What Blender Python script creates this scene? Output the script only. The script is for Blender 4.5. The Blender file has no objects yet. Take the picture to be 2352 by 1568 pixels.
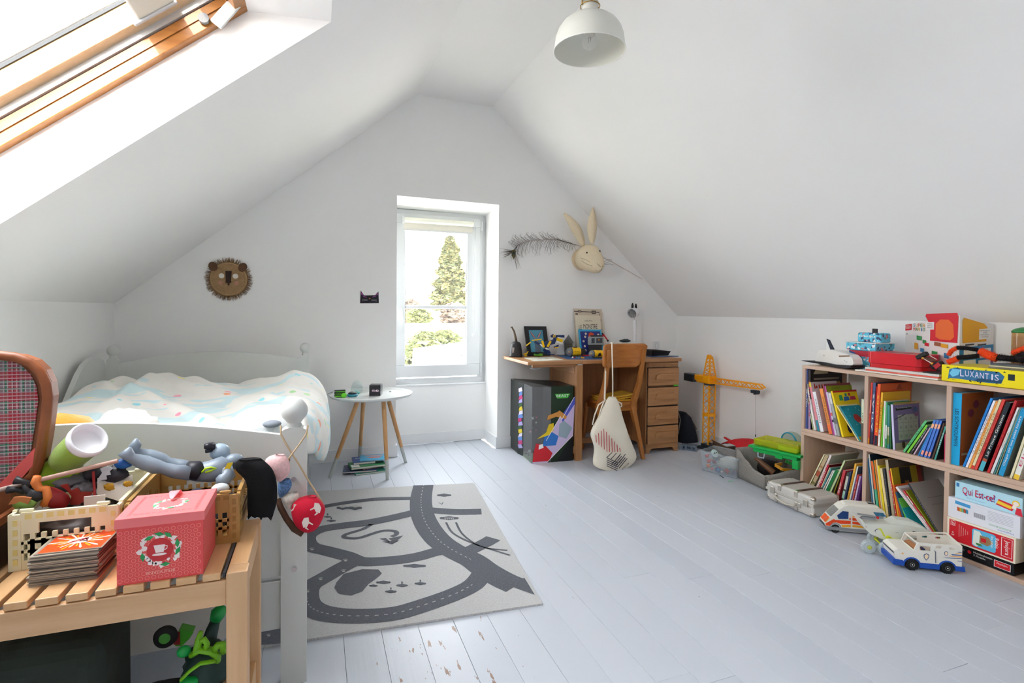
import bpy, bmesh, math, random
from mathutils import Vector, Matrix, Euler, noise
random.seed(7)
S = bpy.context.scene
COL = S.collection
V = Vector
PI = math.pi
R_ = math.radians
# == camera, world, exposure
FPX, CXP, CYP = 1213.65,1176.0,737.61          # focal length and optical centre in pixels of the 2352x1568 frame
YAW, PITCH, ROLL, CAMH = R_(20.27), R_(-1.16), R_(.54),1.2
_f = V((math.sin(YAW)*math.cos(PITCH), math.cos(YAW)*math.cos(PITCH), math.sin(PITCH)))
_r0 = V((math.cos(YAW),-math.sin(YAW),0)); _u0 = _r0.cross(_f)
CR = _r0*math.cos(ROLL) + _u0*math.sin(ROLL)
CU = _u0*math.cos(ROLL) - _r0*math.sin(ROLL)
CF = _f
cam = bpy.data.cameras.new('camera')
camo = bpy.data.objects.new('camera', cam); COL.objects.link(camo)
camo.matrix_world = Matrix(((CR.x, CU.x, -CF.x, 0),(CR.y, CU.y, -CF.y, 0),(CR.z, CU.z, -CF.z, CAMH),(0,0,0,1)))
cam.sensor_fit = 'HORIZONTAL'; cam.sensor_width = 36; cam.lens = FPX/2352*36
cam.shift_x = 0; cam.shift_y = (CYP-784)/2352
cam.clip_start = .02; cam.clip_end = 500
S.camera = camo
S.view_settings.view_transform = 'Standard'
try: S.view_settings.look = 'None'
except Exception: pass
S.view_settings.gamma = 1; S.view_settings.use_curve_mapping = False
S.view_settings.exposure = EXPO = 2.93
S.cycles.use_denoising = True
S.cycles.max_bounces = 14; S.cycles.diffuse_bounces = 9; S.cycles.glossy_bounces = 4
S.cycles.transmission_bounces = 10; S.cycles.transparent_max_bounces = 12
S.cycles.caustics_reflective = False; S.cycles.caustics_refractive = False
S.cycles.sample_clamp_indirect = 6
world = bpy.data.worlds.new('sky'); S.world = world; world.use_nodes = True
_nt = world.node_tree; _bg = _nt.nodes['Background']
_sky = _nt.nodes.new('ShaderNodeTexSky'); _sky.sky_type = 'HOSEK_WILKIE'
_sky.sun_direction = V((-.15,-.95,.25)).normalized(); _sky.turbidity = 4; _sky.ground_albedo = .5
_mx = _nt.nodes.new('ShaderNodeMix'); _mx.data_type = 'RGBA'; _mx.inputs[0].default_value = .8
_nt.links.new(_sky.outputs[0], _mx.inputs[6]); _mx.inputs[7].default_value = (.935,.97,1.0,1)
_nt.links.new(_mx.outputs[2], _bg.inputs[0]); _bg.inputs[1].default_value = 3.4
_sun = bpy.data.lights.new('sun', 'SUN'); _sun.energy = .6; _sun.angle = R_(.6); _sun.color = (1,.93,.8)
_suno = bpy.data.objects.new('sun', _sun); COL.objects.link(_suno)
_suno.rotation_euler = V((.15,.95,-.25)).to_track_quat('-Z', 'Y').to_euler()
def portal(name, loc, rot, sx, sy):          # tells the sampler where the daylight comes in; gives off nothing itself
 l = bpy.data.lights.new(name, 'AREA'); l.shape = 'RECTANGLE'; l.size = sx; l.size_y = sy; l.cycles.is_portal = True
 o = bpy.data.objects.new(name, l); COL.objects.link(o); o.location = loc; o.rotation_euler = rot
# == pixel -> point on a real plane
def ray(px, py): return CR*((px-CXP)/FPX) - CU*((py-CYP)/FPX) + CF
def P(px, py, ax, val):
 r = ray(px, py); c = V((0,0, CAMH)); return c + r*((val-c[ax])/r[ax])
def PX(px, py, x): return P(px, py, 0, x)
def PY(px, py, y): return P(px, py, 1, y)
def PZ(px, py, z): return P(px, py, 2, z)
# == colours and materials
def H(h):
 if not isinstance(h, str): return tuple(h)[:3]
 h = h.lstrip('#'); c = [int(h[i:i+2],16)/255 for i in (0,2,4)]
 return tuple(x/12.92 if x <= .04045 else ((x+.055)/1.055)**2.4 for x in c)
_mats = {}
def mat(name, col, rough=.5, metal=0, var=0, vscale=8, bump=0, bscale=60, trans=0, alpha=1, emit=None, estr=1, coat=0, sheen=0, stretch=None, spec=.5, ior=1.45):
 if name in _mats: return _mats[name]
 m = bpy.data.materials.new(name); m.use_nodes = True; nt = m.node_tree; b = nt.nodes['Principled BSDF']
 c = H(col)
 b.inputs['Base Color'].default_value = (*c, 1); b.inputs['Roughness'].default_value = rough; b.inputs['Metallic'].default_value = metal
 b.inputs['IOR'].default_value = ior
 b.inputs['Specular IOR Level'].default_value = spec
 if trans: b.inputs['Transmission Weight'].default_value = trans
 if alpha < 1: b.inputs['Alpha'].default_value = alpha
 if coat: b.inputs['Coat Weight'].default_value = coat; b.inputs['Coat Roughness'].default_value = .15
 if sheen: b.inputs['Sheen Weight'].default_value = sheen
 if emit: b.inputs['Emission Color'].default_value = (*H(emit),1); b.inputs['Emission Strength'].default_value = estr
 if var or bump:
  tc = nt.nodes.new('ShaderNodeTexCoord'); mp = nt.nodes.new('ShaderNodeMapping'); nt.links.new(tc.outputs['Object'], mp.inputs[0])
  if stretch: mp.inputs['Scale'].default_value = stretch
 if var:
  n = nt.nodes.new('ShaderNodeTexNoise'); n.inputs['Scale'].default_value = vscale; n.inputs['Detail'].default_value = 5
  nt.links.new(mp.outputs[0], n.inputs[0])
  r = nt.nodes.new('ShaderNodeValToRGB'); r.color_ramp.elements[0].position = .3; r.color_ramp.elements[1].position = .7
  r.color_ramp.elements[0].color = (*[x*(1-var) for x in c],1); r.color_ramp.elements[1].color = (*[min(1, x*(1+var)) for x in c],1)
  nt.links.new(n.outputs[0], r.inputs[0]); nt.links.new(r.outputs[0], b.inputs['Base Color'])
 if bump:
  n2 = nt.nodes.new('ShaderNodeTexNoise'); n2.inputs['Scale'].default_value = bscale; n2.inputs['Detail'].default_value = 4
  nt.links.new(mp.outputs[0], n2.inputs[0])
  bp = nt.nodes.new('ShaderNodeBump'); bp.inputs['Strength'].default_value = bump; bp.inputs['Distance'].default_value = .004
  nt.links.new(n2.outputs[0], bp.inputs['Height']); nt.links.new(bp.outputs[0], b.inputs['Normal'])
 _mats[name] = m; return m
def wood(name, a, b_, axis=0, scale=1, rough=.45, ring=3.0, contrast=1.0):
 """two-tone grain running along the given object axis"""
 if name in _mats: return _mats[name]
 m = bpy.data.materials.new(name); m.use_nodes = True; nt = m.node_tree; b = nt.nodes['Principled BSDF']
 tc = nt.nodes.new('ShaderNodeTexCoord'); mp = nt.nodes.new('ShaderNodeMapping'); nt.links.new(tc.outputs['Object'], mp.inputs[0])
 s = [22*scale]*3; s[axis] = 1.6*scale; mp.inputs['Scale'].default_value = s
 n = nt.nodes.new('ShaderNodeTexNoise'); n.inputs['Scale'].default_value = ring; n.inputs['Detail'].default_value = 8; n.inputs['Roughness'].default_value = .65; n.inputs['Distortion'].default_value = .6
 nt.links.new(mp.outputs[0], n.inputs[0])
 r = nt.nodes.new('ShaderNodeValToRGB'); r.color_ramp.elements[0].position = .5-.2/contrast; r.color_ramp.elements[1].position = .5+.2/contrast
 r.color_ramp.elements[0].color = (*H(a),1); r.color_ramp.elements[1].color = (*H(b_),1)
 nt.links.new(n.outputs[0], r.inputs[0]); nt.links.new(r.outputs[0], b.inputs['Base Color'])
 b.inputs['Roughness'].default_value = rough
 bp = nt.nodes.new('ShaderNodeBump'); bp.inputs['Strength'].default_value = .12; bp.inputs['Distance'].default_value = .002
 nt.links.new(n.outputs[0], bp.inputs['Height']); nt.links.new(bp.outputs[0], b.inputs['Normal'])
 _mats[name] = m; return m
def C(hexcol, rough=.55, **k):
 """plain coloured material, one per colour"""
 return mat('colour_%s_%d' % (str(hexcol).lstrip('#'), int(rough*100)), hexcol, rough, **k)
def glassy(name, col=(1,1,1), alpha=.12, rough=.03):
 """thin see-through plastic or glass: mostly clear, with a surface shine"""
 if name in _mats: return _mats[name]
 m = bpy.data.materials.new(name); m.use_nodes = True; nt = m.node_tree
 nt.nodes.remove(nt.nodes['Principled BSDF']); out = nt.nodes['Material Output']
 t = nt.nodes.new('ShaderNodeBsdfTransparent'); t.inputs[0].default_value = (*H(col),1)
 p = nt.nodes.new('ShaderNodeBsdfPrincipled'); p.inputs['Base Color'].default_value = (*H(col),1); p.inputs['Roughness'].default_value = rough
 mx = nt.nodes.new('ShaderNodeMixShader'); mx.inputs[0].default_value = alpha
 nt.links.new(t.outputs[0], mx.inputs[1]); nt.links.new(p.outputs[0], mx.inputs[2]); nt.links.new(mx.outputs[0], out.inputs[0])
 _mats[name] = m; return m
# == mesh builder
_txt = {}
def text_geo(s, shear=0):
 if (s, shear) in _txt: return _txt[(s, shear)]
 cu = bpy.data.curves.new('t', 'FONT'); cu.body = s; cu.align_x = 'CENTER'; cu.align_y = 'CENTER'; cu.resolution_u = 2; cu.shear = shear
 o = bpy.data.objects.new('t', cu); COL.objects.link(o)
 dg = bpy.context.evaluated_depsgraph_get(); me = o.evaluated_get(dg).to_mesh()
 vs = [tuple(v.co) for v in me.vertices]; fs = [tuple(p.vertices) for p in me.polygons]
 o.evaluated_get(dg).to_mesh_clear(); bpy.data.objects.remove(o); bpy.data.curves.remove(cu)
 if vs:
  x0 = min(v[0] for v in vs); x1 = max(v[0] for v in vs); y0 = min(v[1] for v in vs); y1 = max(v[1] for v in vs)
  w = max(1e-6, x1-x0); h = max(1e-6, y1-y0)
  vs = [((v[0]-x0)/w-.5,(v[1]-y0)/h-.5) for v in vs]; asp = w/h
 else: asp = 1
 _txt[(s, shear)] = (vs, fs, asp); return _txt[(s, shear)]
def frame_of(d):
 d = V(d).normalized(); a = V((0,0,1)) if abs(d.z) < .9 else V((1,0,0))
 u = d.cross(a).normalized(); return u, d.cross(u).normalized()
class MB:
 def __init__(s, mi=0): s.v = []; s.f = []; s.m = []; s.sm = []; s.mi = mi; s.smooth = False
 def add(s, vs, fs, mi=None, smooth=None):
  b = len(s.v); s.v += [tuple(v) for v in vs]; mi = s.mi if mi is None else mi; sm = s.smooth if smooth is None else smooth
  for f in fs: s.f.append([i+b for i in f]); s.m.append(mi); s.sm.append(sm)
  return s
 def box(s, c, d, M=None, mi=None):
  x, y, z = d[0]/2, d[1]/2, d[2]/2
  vs = [V((a*x, b*y, e*z)) for a in (-1,1) for b in (-1,1) for e in (-1,1)]
  if M is not None: vs = [M @ v for v in vs]
  return s.add([v+V(c) for v in vs],[(0,1,3,2),(4,6,7,5),(0,4,5,1),(2,3,7,6),(0,2,6,4),(1,5,7,3)], mi, False)
 def bb(s, x0, y0, z0, x1, y1, z1, mi=None):
  return s.box(((x0+x1)/2,(y0+y1)/2,(z0+z1)/2),(abs(x1-x0), abs(y1-y0), abs(z1-z0)), None, mi)
 def beam(s, a, b, w, h, up=(0,0,1), mi=None):
  a, b = V(a), V(b); d = (b-a); L = d.length; d.normalize(); u = V(up); x = d.cross(u)
  if x.length < 1e-4: x = d.cross(V((0,1,0)))
  x.normalize(); z = x.cross(d)
  M = Matrix((x, d, z)).transposed()
  return s.box((a+b)/2,(w, L, h), M, mi)
 def cone(s, a, b, r0, r1=None, n=16, cap=True, mi=None, smooth=True):
  r1 = r0 if r1 is None else r1; a, b = V(a), V(b); u, w = frame_of(b-a); vs = []
  for c, r in ((a, r0),(b, r1)):
   for i in range(n): t = 2*PI*i/n; vs.append(c+u*(r*math.cos(t))+w*(r*math.sin(t)))
  s.add(vs, [(i, i+n, (i+1) % n+n, (i+1) % n) for i in range(n)], mi, smooth)
  if cap:
   s.add(vs, [tuple(range(n)), tuple(reversed(range(n, 2*n)))], mi, False)
  return s
 def tube(s, pts, r, n=8, closed=False, cap=True, mi=None, flat=1.0, up=None):
  pts = [V(p) for p in pts]; N = len(pts); rr = r if isinstance(r, (list, tuple)) else [r]*N; vs = []; pu = None
  for k, p in enumerate(pts):
   d = (pts[(k+1) % N]-pts[k-1]) if closed else (pts[min(k+1, N-1)]-pts[max(k-1,0)])
   if d.length < 1e-9: d = V((0,0,1))
   d.normalize()
   if pu is None: u, w = frame_of(d) if up is None else (V(up).cross(d).normalized(), V(up))
   else:
    u = (pu-d*pu.dot(d))
    u = u.normalized() if u.length > 1e-6 else frame_of(d)[0]
   w = d.cross(u).normalized(); pu = u
   for i in range(n): t = 2*PI*i/n; vs.append(p+u*(rr[k]*math.cos(t))+w*(rr[k]*flat*math.sin(t)))
  fs = []
  for k in range(N if closed else N-1):
   a = k*n; b = ((k+1) % N)*n
   fs += [(a+i, a+(i+1) % n, b+(i+1) % n, b+i) for i in range(n)]
  if cap and not closed: fs += [tuple(reversed(range(n))), tuple(range((N-1)*n, N*n))]
  return s.add(vs, fs, mi, True)
 def lathe(s, prof, n=24, c=(0,0,0), M=None, mi=None, smooth=True, sx=1, sy=1, cap=True):
  vs = []
  for r, z in prof:
   for i in range(n): t = 2*PI*i/n; vs.append(V((r*sx*math.cos(t), r*sy*math.sin(t), z)))
  if M is not None: vs = [M @ v for v in vs]
  vs = [v+V(c) for v in vs]; fs = []
  for k in range(len(prof)-1):
   fs += [(k*n+i, k*n+(i+1) % n, (k+1)*n+(i+1) % n, (k+1)*n+i) for i in range(n)]
  if cap and prof[0][0] > 1e-6: fs.append(tuple(reversed(range(n))))
  if cap and prof[-1][0] > 1e-6: fs.append(tuple(range((len(prof)-1)*n, len(prof)*n)))
  return s.add(vs, fs, mi, smooth)
 def ball(s, c, r, n=14, m=8, M=None, mi=None):
  r = r if isinstance(r, (list, tuple)) else (r, r, r); vs = []; fs = []
  for j in range(m+1):
   ph = PI*j/m
   for i in range(n): t = 2*PI*i/n; vs.append(V((r[0]*math.sin(ph)*math.cos(t), r[1]*math.sin(ph)*math.sin(t),-r[2]*math.cos(ph))))
  if M is not None: vs = [M @ v for v in vs]
  for j in range(m): fs += [(j*n+i, j*n+(i+1) % n, (j+1)*n+(i+1) % n, (j+1)*n+i) for i in range(n)]
  return s.add([v+V(c) for v in vs], fs, mi, True)
 def prism(s, poly, o, u, w, d, mi=None, smooth=False):
  """outline in the plane (u, w) from o, given thickness along the vector d"""
  o, u, w, d = V(o), V(u), V(w), V(d); n = len(poly)
  a = [o+u*p[0]+w*p[1] for p in poly]; b = [p+d for p in a]
  s.add(a+b, [tuple(range(n)), tuple(reversed(range(n, 2*n)))], mi, False)
  return s.add(a+b, [(i, i+n, (i+1) % n+n, (i+1) % n) for i in range(n)], mi, smooth)
 def poly(s, pts, o, u, w, mi=None, lift=0):
  o, u, w = V(o), V(u), V(w); nn = u.cross(w).normalized()*lift
  return s.add([o+u*p[0]+w*p[1]+nn for p in pts],[tuple(range(len(pts)))], mi, False)
 def disc(s, cx, cy, r, o, u, w, mi=None, lift=0, n=18, ry=None, a0=0, a1=2*PI):
  ry = r if ry is None else ry; full = abs(a1-a0-2*PI) < 1e-6
  pts = [(cx+r*math.cos(a0+(a1-a0)*i/n), cy+ry*math.sin(a0+(a1-a0)*i/n)) for i in range(n+(0 if full else 1))]
  return s.poly(pts, o, u, w, mi, lift)
 def strip(s, pts, wd, o, u, w, mi=None, lift=0):
  """ribbon of width wd along 2-D points (printed line)"""
  o, u, w = V(o), V(u), V(w); nn = u.cross(w).normalized()*lift; vs = []; N = len(pts)
  ws = wd if isinstance(wd, (list, tuple)) else [wd]*N
  for k in range(N):
   a = pts[max(k-1,0)]; b = pts[min(k+1, N-1)]; dx, dy = b[0]-a[0], b[1]-a[1]; L = math.hypot(dx, dy) or 1
   nx, ny = -dy/L*ws[k]/2, dx/L*ws[k]/2
   for q in (1,-1): vs.append(o+u*(pts[k][0]+q*nx)+w*(pts[k][1]+q*ny)+nn)
  return s.add(vs, [(2*k, 2*k+1,2*k+3,2*k+2) for k in range(N-1)], mi, False)
 def text(s, t, c, u, w, h, width=None, mi=None, lift=0, shear=0, thick=0):
  """flat lettering centred on c; u is the reading direction, w is up; h cap height"""
  vs, fs, asp = text_geo(t, shear); u, w = V(u).normalized(), V(w).normalized(); nn = u.cross(w).normalized()
  wd = width if width else h*asp
  pts = [V(c)+u*(x*wd)+w*(y*h)+nn*lift for x, y in vs]
  return s.add(pts, fs, mi, False)
 def grid(s, fn, nu, nv, mi=None, smooth=True, close_u=False):
  vs = [fn(i/(nu if close_u else nu-1), j/(nv-1)) for j in range(nv) for i in range(nu)]
  fs = [(j*nu+i, j*nu+(i+1) % nu, (j+1)*nu+(i+1) % nu, (j+1)*nu+i) for j in range(nv-1) for i in range(nu if close_u else nu-1)]
  return s.add(vs, fs, mi, smooth)
 def xf(s, M):
  s.v = [tuple(M @ V(v)) for v in s.v]; return s
def wm(o):
 M = o.matrix_basis.copy()
 return wm(o.parent) @ M if o.parent else M
def mesh_obj(name, mb, mats, parent=None, w=False, bevel=0, seg=2, sub=0, solid=0, disp=None, autosmooth=None):
 me = bpy.data.meshes.new(name); vs = mb.v
 if w and parent is not None:
  I = wm(parent).inverted(); vs = [tuple(I @ V(v)) for v in vs]
 me.from_pydata(vs, [], mb.f)
 if not isinstance(mats, (list, tuple)): mats = [mats]
 for m in mats: me.materials.append(m)
 me.polygons.foreach_set('material_index', [min(i, len(mats)-1) for i in mb.m]); me.polygons.foreach_set('use_smooth', mb.sm)
 me.update()
 o = bpy.data.objects.new(name, me); COL.objects.link(o)
 if parent is not None: o.parent = parent
 if solid:
  q = o.modifiers.new('solid', 'SOLIDIFY'); q.thickness = solid; q.offset = 0
 if bevel:
  q = o.modifiers.new('bevel', 'BEVEL'); q.width = bevel; q.segments = seg; q.limit_method = 'ANGLE'; q.angle_limit = R_(35); q.harden_normals = False
 if sub:
  q = o.modifiers.new('sub', 'SUBSURF'); q.levels = sub; q.render_levels = sub
 return o
def part(name, mb, mats, parent, w=False, label=None, stuff=False, **k):
 o = mesh_obj(name, mb, mats, parent, w, **k)
 if label: o['label'] = label
 if stuff: o['kind'] = 'stuff'
 return o
def tag(o, label=None, cat=None, group=None, kind=None):
 if label: o['label'] = label
 if cat: o['category'] = cat
 if group: o['group'] = group
 if kind: o['kind'] = kind
 return o
def thing(name, label, cat, loc=(0,0,0), rz=0, group=None, rot=None):
 o = bpy.data.objects.new(name, None); COL.objects.link(o); o.location = loc; o.empty_display_size = .05
 o.rotation_euler = rot if rot is not None else (0,0, rz)
 return tag(o, label, cat, group)
def single(name, mb, mats, label, cat, group=None, **k):
 return tag(mesh_obj(name, mb, mats, None, **k), label, cat, group)
def struct(name, mb, mats, parent=None, **k):
 o = mesh_obj(name, mb, mats, parent, **k)
 if parent is None: o['kind'] = 'structure'
 return o
def copy_tree(o, parent=None):
 c = o.copy(); COL.objects.link(c); c.parent = parent
 for ch in list(o.children): copy_tree(ch, c)
 return c
def lerp(a, b, t): return a+(b-a)*t
def wrap(fn, pts): return [fn(p) for p in pts]
X_, Y_, Z_ = V((1,0,0)), V((0,1,0)), V((0,0,1))
# == room shell
XL, XR, YW, YB = -1.304,3.346,4.345,-1.75       # knee walls, gable wall, wall behind the camera
ZL, ZR = 1.224,1.162
APL, APR = (.765,2.952),(1.407,2.94)            # flat strip under the ridge
RX0, RX1, RZ, RY = .605,1.475,2.115,4.69        # window recess
def wallpaint(name, col, bump=.05):
 return mat(name, col, .75, bump=bump, bscale=9, var=.012, vscale=1.5, spec=.25)
M_wall = wallpaint('white_wall_paint', '#efefee')
M_ceil = wallpaint('white_ceiling_paint', '#f0efee')
M_trim = mat('white_trim_paint', '#e6e8ea', .35, bump=.04, bscale=30)
def floor_mat():
 m = bpy.data.materials.new('painted_boards'); m.use_nodes = True; nt = m.node_tree; b = nt.nodes['Principled BSDF']
 N = nt.nodes.new; L = nt.links.new
 tc = N('ShaderNodeTexCoord'); oi = N('ShaderNodeObjectInfo')
 base = N('ShaderNodeMix'); base.data_type = 'RGBA'; L(oi.outputs['Random'], base.inputs[0])
 base.inputs[6].default_value = (*H('#bcc2cc'),1); base.inputs[7].default_value = (*H('#c3c8d1'),1)
 # worn chips showing bare wood: rare, elongated along the board, more of them near the bed
 mp = N('ShaderNodeMapping'); mp.inputs['Scale'].default_value = (38,9,1); L(tc.outputs['Object'], mp.inputs[0])
 n = N('ShaderNodeTexNoise'); n.inputs['Scale'].default_value = 1; n.inputs['Detail'].default_value = 6; n.inputs['Roughness'].default_value = .6; L(mp.outputs[0], n.inputs[0])
 n2 = N('ShaderNodeTexNoise'); n2.inputs['Scale'].default_value = 1.1; n2.inputs['Detail'].default_value = 1; L(tc.outputs['Object'], n2.inputs[0])
 sep = N('ShaderNodeSeparateXYZ'); L(tc.outputs['Object'], sep.inputs[0])
 # distance from the worn spot by the foot of the bed
 vd = N('ShaderNodeVectorMath'); vd.operation = 'DISTANCE'; L(tc.outputs['Object'], vd.inputs[0]); vd.inputs[1].default_value = (.42,1.75,0)
 mr = N('ShaderNodeMapRange'); mr.inputs[1].default_value = .15; mr.inputs[2].default_value = .75; mr.inputs[3].default_value = .125; mr.inputs[4].default_value = 0; L(vd.outputs['Value'], mr.inputs[0])
 a1 = N('ShaderNodeMath'); a1.operation = 'ADD'; L(n.outputs[0], a1.inputs[0]); L(mr.outputs[0], a1.inputs[1])
 a2 = N('ShaderNodeMath'); a2.operation = 'MULTIPLY_ADD'; L(n2.outputs[0], a2.inputs[0]); a2.inputs[1].default_value = .12; L(a1.outputs[0], a2.inputs[2])
 th = N('ShaderNodeMapRange'); th.inputs[1].default_value = .80; th.inputs[2].default_value = .815; L(a2.outputs[0], th.inputs[0])
 # tiny dark specks
 v = N('ShaderNodeTexVoronoi'); v.inputs['Scale'].default_value = 5.5; L(tc.outputs['Object'], v.inputs[0])
 sp = N('ShaderNodeMapRange'); sp.inputs[1].default_value = .018; sp.inputs[2].default_value = .026; sp.inputs[3].default_value = 1; sp.inputs[4].default_value = 0; L(v.outputs['Distance'], sp.inputs[0])
 mx = N('ShaderNodeMix'); mx.data_type = 'RGBA'; L(th.outputs[0], mx.inputs[0]); L(base.outputs[2], mx.inputs[6]); mx.inputs[7].default_value = (*H('#8a6a55'),1)
 mx2 = N('ShaderNodeMix'); mx2.data_type = 'RGBA'; sm = N('ShaderNodeMath'); sm.operation = 'MULTIPLY'; sm.inputs[1].default_value = .55; L(sp.outputs[0], sm.inputs[0])
 L(sm.outputs[0], mx2.inputs[0]); L(mx.outputs[2], mx2.inputs[6]); mx2.inputs[7].default_value = (*H('#6a6058'),1)
 L(mx2.outputs[2], b.inputs['Base Color'])
 b.inputs['Roughness'].default_value = .40; b.inputs['Specular IOR Level'].default_value = .45
 mp3 = N('ShaderNodeMapping'); mp3.inputs['Scale'].default_value = (60,2.5,1); L(tc.outputs['Object'], mp3.inputs[0])
 n3 = N('ShaderNodeTexNoise'); n3.inputs['Scale'].default_value = 1; n3.inputs['Detail'].default_value = 4; L(mp3.outputs[0], n3.inputs[0])
 bp = N('ShaderNodeBump'); bp.inputs['Strength'].default_value = .22; bp.inputs['Distance'].default_value = .0022; L(n3.outputs[0], bp.inputs['Height']); L(bp.outputs[0], b.inputs['Normal'])
 return m
M_floor = floor_mat()
M_gap = mat('dark_floor_gap', '#85827f', .9)
floor = struct('floor', MB().bb(XL-.02, YB-.05,-.08, XR+.02, YW+.4,-.014), M_gap)
bw = .1345; x0 = .9-bw*17; k = 0
rnd = random.Random(3)
while x0 < XR:
 xa, xb = max(x0, XL), min(x0+bw, XR); x0 += bw; k += 1
 if xb-xa < .01: continue
 yend = YW+.36 if (xa > RX0-.07 and xb < RX1+.09) else YW+.0
 cuts = [YB, rnd.uniform(-1,.4), rnd.uniform(1.2,2.6), yend] if k % 2 else [YB, rnd.uniform(.4,1.4), rnd.uniform(2.7,3.6), yend]
 for a, b_ in zip(cuts, cuts[1:]):
  dz = rnd.uniform(-.0006,.0006)
  part('floor_board', MB().bb(xa+.0005, a+.0004,-.03, xb-.0005, b_-.0004, dz), M_floor, floor, bevel=.0008, seg=1)
# gable wall with the deep window recess, extended as plain panels round the opening
def wallmb(polys, y):
 m = MB()
 for p in polys: m.add([(x, y, z) for x, z in p],[tuple(range(len(p)))])
 return m
mb = wallmb([[(XL, 0),(RX0,0),(RX0, RZ+.005),(RX0, APL[1]-(APL[0]-RX0)*(APL[1]-ZL)/(APL[0]-XL)),(XL, ZL)],
 [(RX0, RZ+.005),(RX1, RZ-.002),(RX1, APR[1]-(RX1-APR[0])*(APR[1]-ZR)/(XR-APR[0])), APR, APL, (RX0, APL[1]-(APL[0]-RX0)*(APL[1]-ZL)/(APL[0]-XL))],
 [(RX1,0),(XR, 0),(XR, ZR),(RX1, APR[1]-(RX1-APR[0])*(APR[1]-ZR)/(XR-APR[0])),(RX1, RZ-.002)]], YW)
def q4(m, a, b, c, d): m.add([a, b, c, d],[(0,1,2,3)])
YO = 4.80
q4(mb, (RX0, YW, 0),(RX0, YO, 0),(RX0, YO, RZ),(RX0, YW, RZ+.005))
q4(mb, (RX1, YW, 0),(RX1, YO, 0),(RX1, YO, RZ),(RX1, YW, RZ-.002))
q4(mb, (RX0, YW, RZ+.005),(RX1, YW, RZ-.002),(RX1, YO, 2.075),(RX0, YO, 2.085))
q4(mb, (RX0, RY, 0),(RX1, RY, 0),(RX1, RY, .522),(RX0, RY, .522))
wall_back = struct('wall_back', mb, M_wall)
# the roof's inside slopes, with the skylight wells cut in the left one
SLN = V((-(APL[1]-ZL),0,(APL[0]-XL))).normalized()     # outward normal of the left slope
SLD = V((APL[0]-XL, 0, APL[1]-ZL)).normalized()          # up the left slope
SL0 = V((XL, 0, ZL)); SLL = (V((APL[0],0, APL[1]))-SL0).length
def SLP(s_, y, n=0): return SL0+SLD*s_+SLN*n+V((0, y, 0))
def s_of_x(x): return (x-XL)/SLD.x
WS0, WS1 = s_of_x(-1.12), s_of_x(.051)
wells = [(1.24,2.276),(-1.05,-.27)]  # second well is for the unseen skylight added behind the camera
mb = MB(); ys = [YB]+[v for w in sorted(wells) for v in w]+[YW]
for a, b_ in zip(ys, ys[1:]):
 if (a, b_) in wells:
  q4(mb, SLP(0, a), SLP(0, b_), SLP(WS0, b_), SLP(WS0, a)); q4(mb, SLP(WS1, a), SLP(WS1, b_), SLP(SLL, b_), SLP(SLL, a))
 else: q4(mb, SLP(0, a), SLP(0, b_), SLP(SLL, b_), SLP(SLL, a))
ND = .185
for a, b_ in wells:
 # reveals: level soffit above, plumb-ish apron below, square cheeks
 T0, T1 = SLP(WS1,0), V((-.262,0,2.336)); B0 = SLP(WS0,0); B1 = B0+V((0,0, ND/SLN.z))
 for y in (a, b_): q4(mb, B0+Y_*y, T0+Y_*y, T1+Y_*y, B1+Y_*y)
 q4(mb, T0+Y_*a, T0+Y_*b_, T1+Y_*b_, T1+Y_*a); q4(mb, B0+Y_*a, B0+Y_*b_, B1+Y_*b_, B1+Y_*a)
struct('ceiling_left_slope', mb, M_ceil)
struct('ceiling', MB().add([(APL[0], YB, APL[1]),(APR[0], YB, APR[1]),(APR[0], YW, APR[1]),(APL[0], YW, APL[1])],[(0,1,2,3)]), M_ceil)
struct('ceiling_right_slope', MB().add([(APR[0], YB, APR[1]),(XR, YB, ZR),(XR, YW, ZR),(APR[0], YW, APR[1])],[(0,1,2,3)]), M_ceil)
struct('wall_left', MB().add([(XL, YB, 0),(XL, YW, 0),(XL, YW, ZL),(XL, YB, ZL)],[(0,1,2,3)]), M_wall)
struct('wall_right', MB().add([(XR, YB, 0),(XR, YW, 0),(XR, YW, ZR),(XR, YB, ZR)],[(0,1,2,3)]), M_wall)
struct('wall_front', wallmb([[(XL, 0),(XR, 0),(XR, ZR), APR, APL, (XL, ZL)]], YB), M_wall)
# skirting boards
bh, bt = .098,.013
struct('baseboard_left', MB().bb(XL, YB, 0, XL+bt, YW, bh), M_trim, bevel=.002, seg=1)
struct('baseboard_right', MB().bb(XR-bt, YB, 0, XR, YW, bh), M_trim, bevel=.002, seg=1)
bb_ = struct('baseboard_back', MB().bb(XL+bt, YW-bt, .002, RX0+bt, YW, bh), M_trim, bevel=.002, seg=1)
part('skirting_piece', MB().bb(RX1-bt, YW-bt, .001, XR-bt, YW, bh), M_trim, bb_, bevel=.002, seg=1)
part('skirting_piece', MB().bb(RX1-bt, YW, .001, RX1, RY, bh), M_trim, bb_, bevel=.002, seg=1)
part('skirting_piece', MB().bb(RX0, RY-bt, .003, RX1-bt, RY, bh), M_trim, bb_, bevel=.002, seg=1)
part('skirting_piece', MB().bb(RX0, YW, .001, RX0+bt, RY-bt, bh), M_trim, bb_, bevel=.002, seg=1)
struct('window_sill', MB().bb(RX0, RY-.012,.522, RX1, YO, .536), M_trim, bevel=.004)
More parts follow.
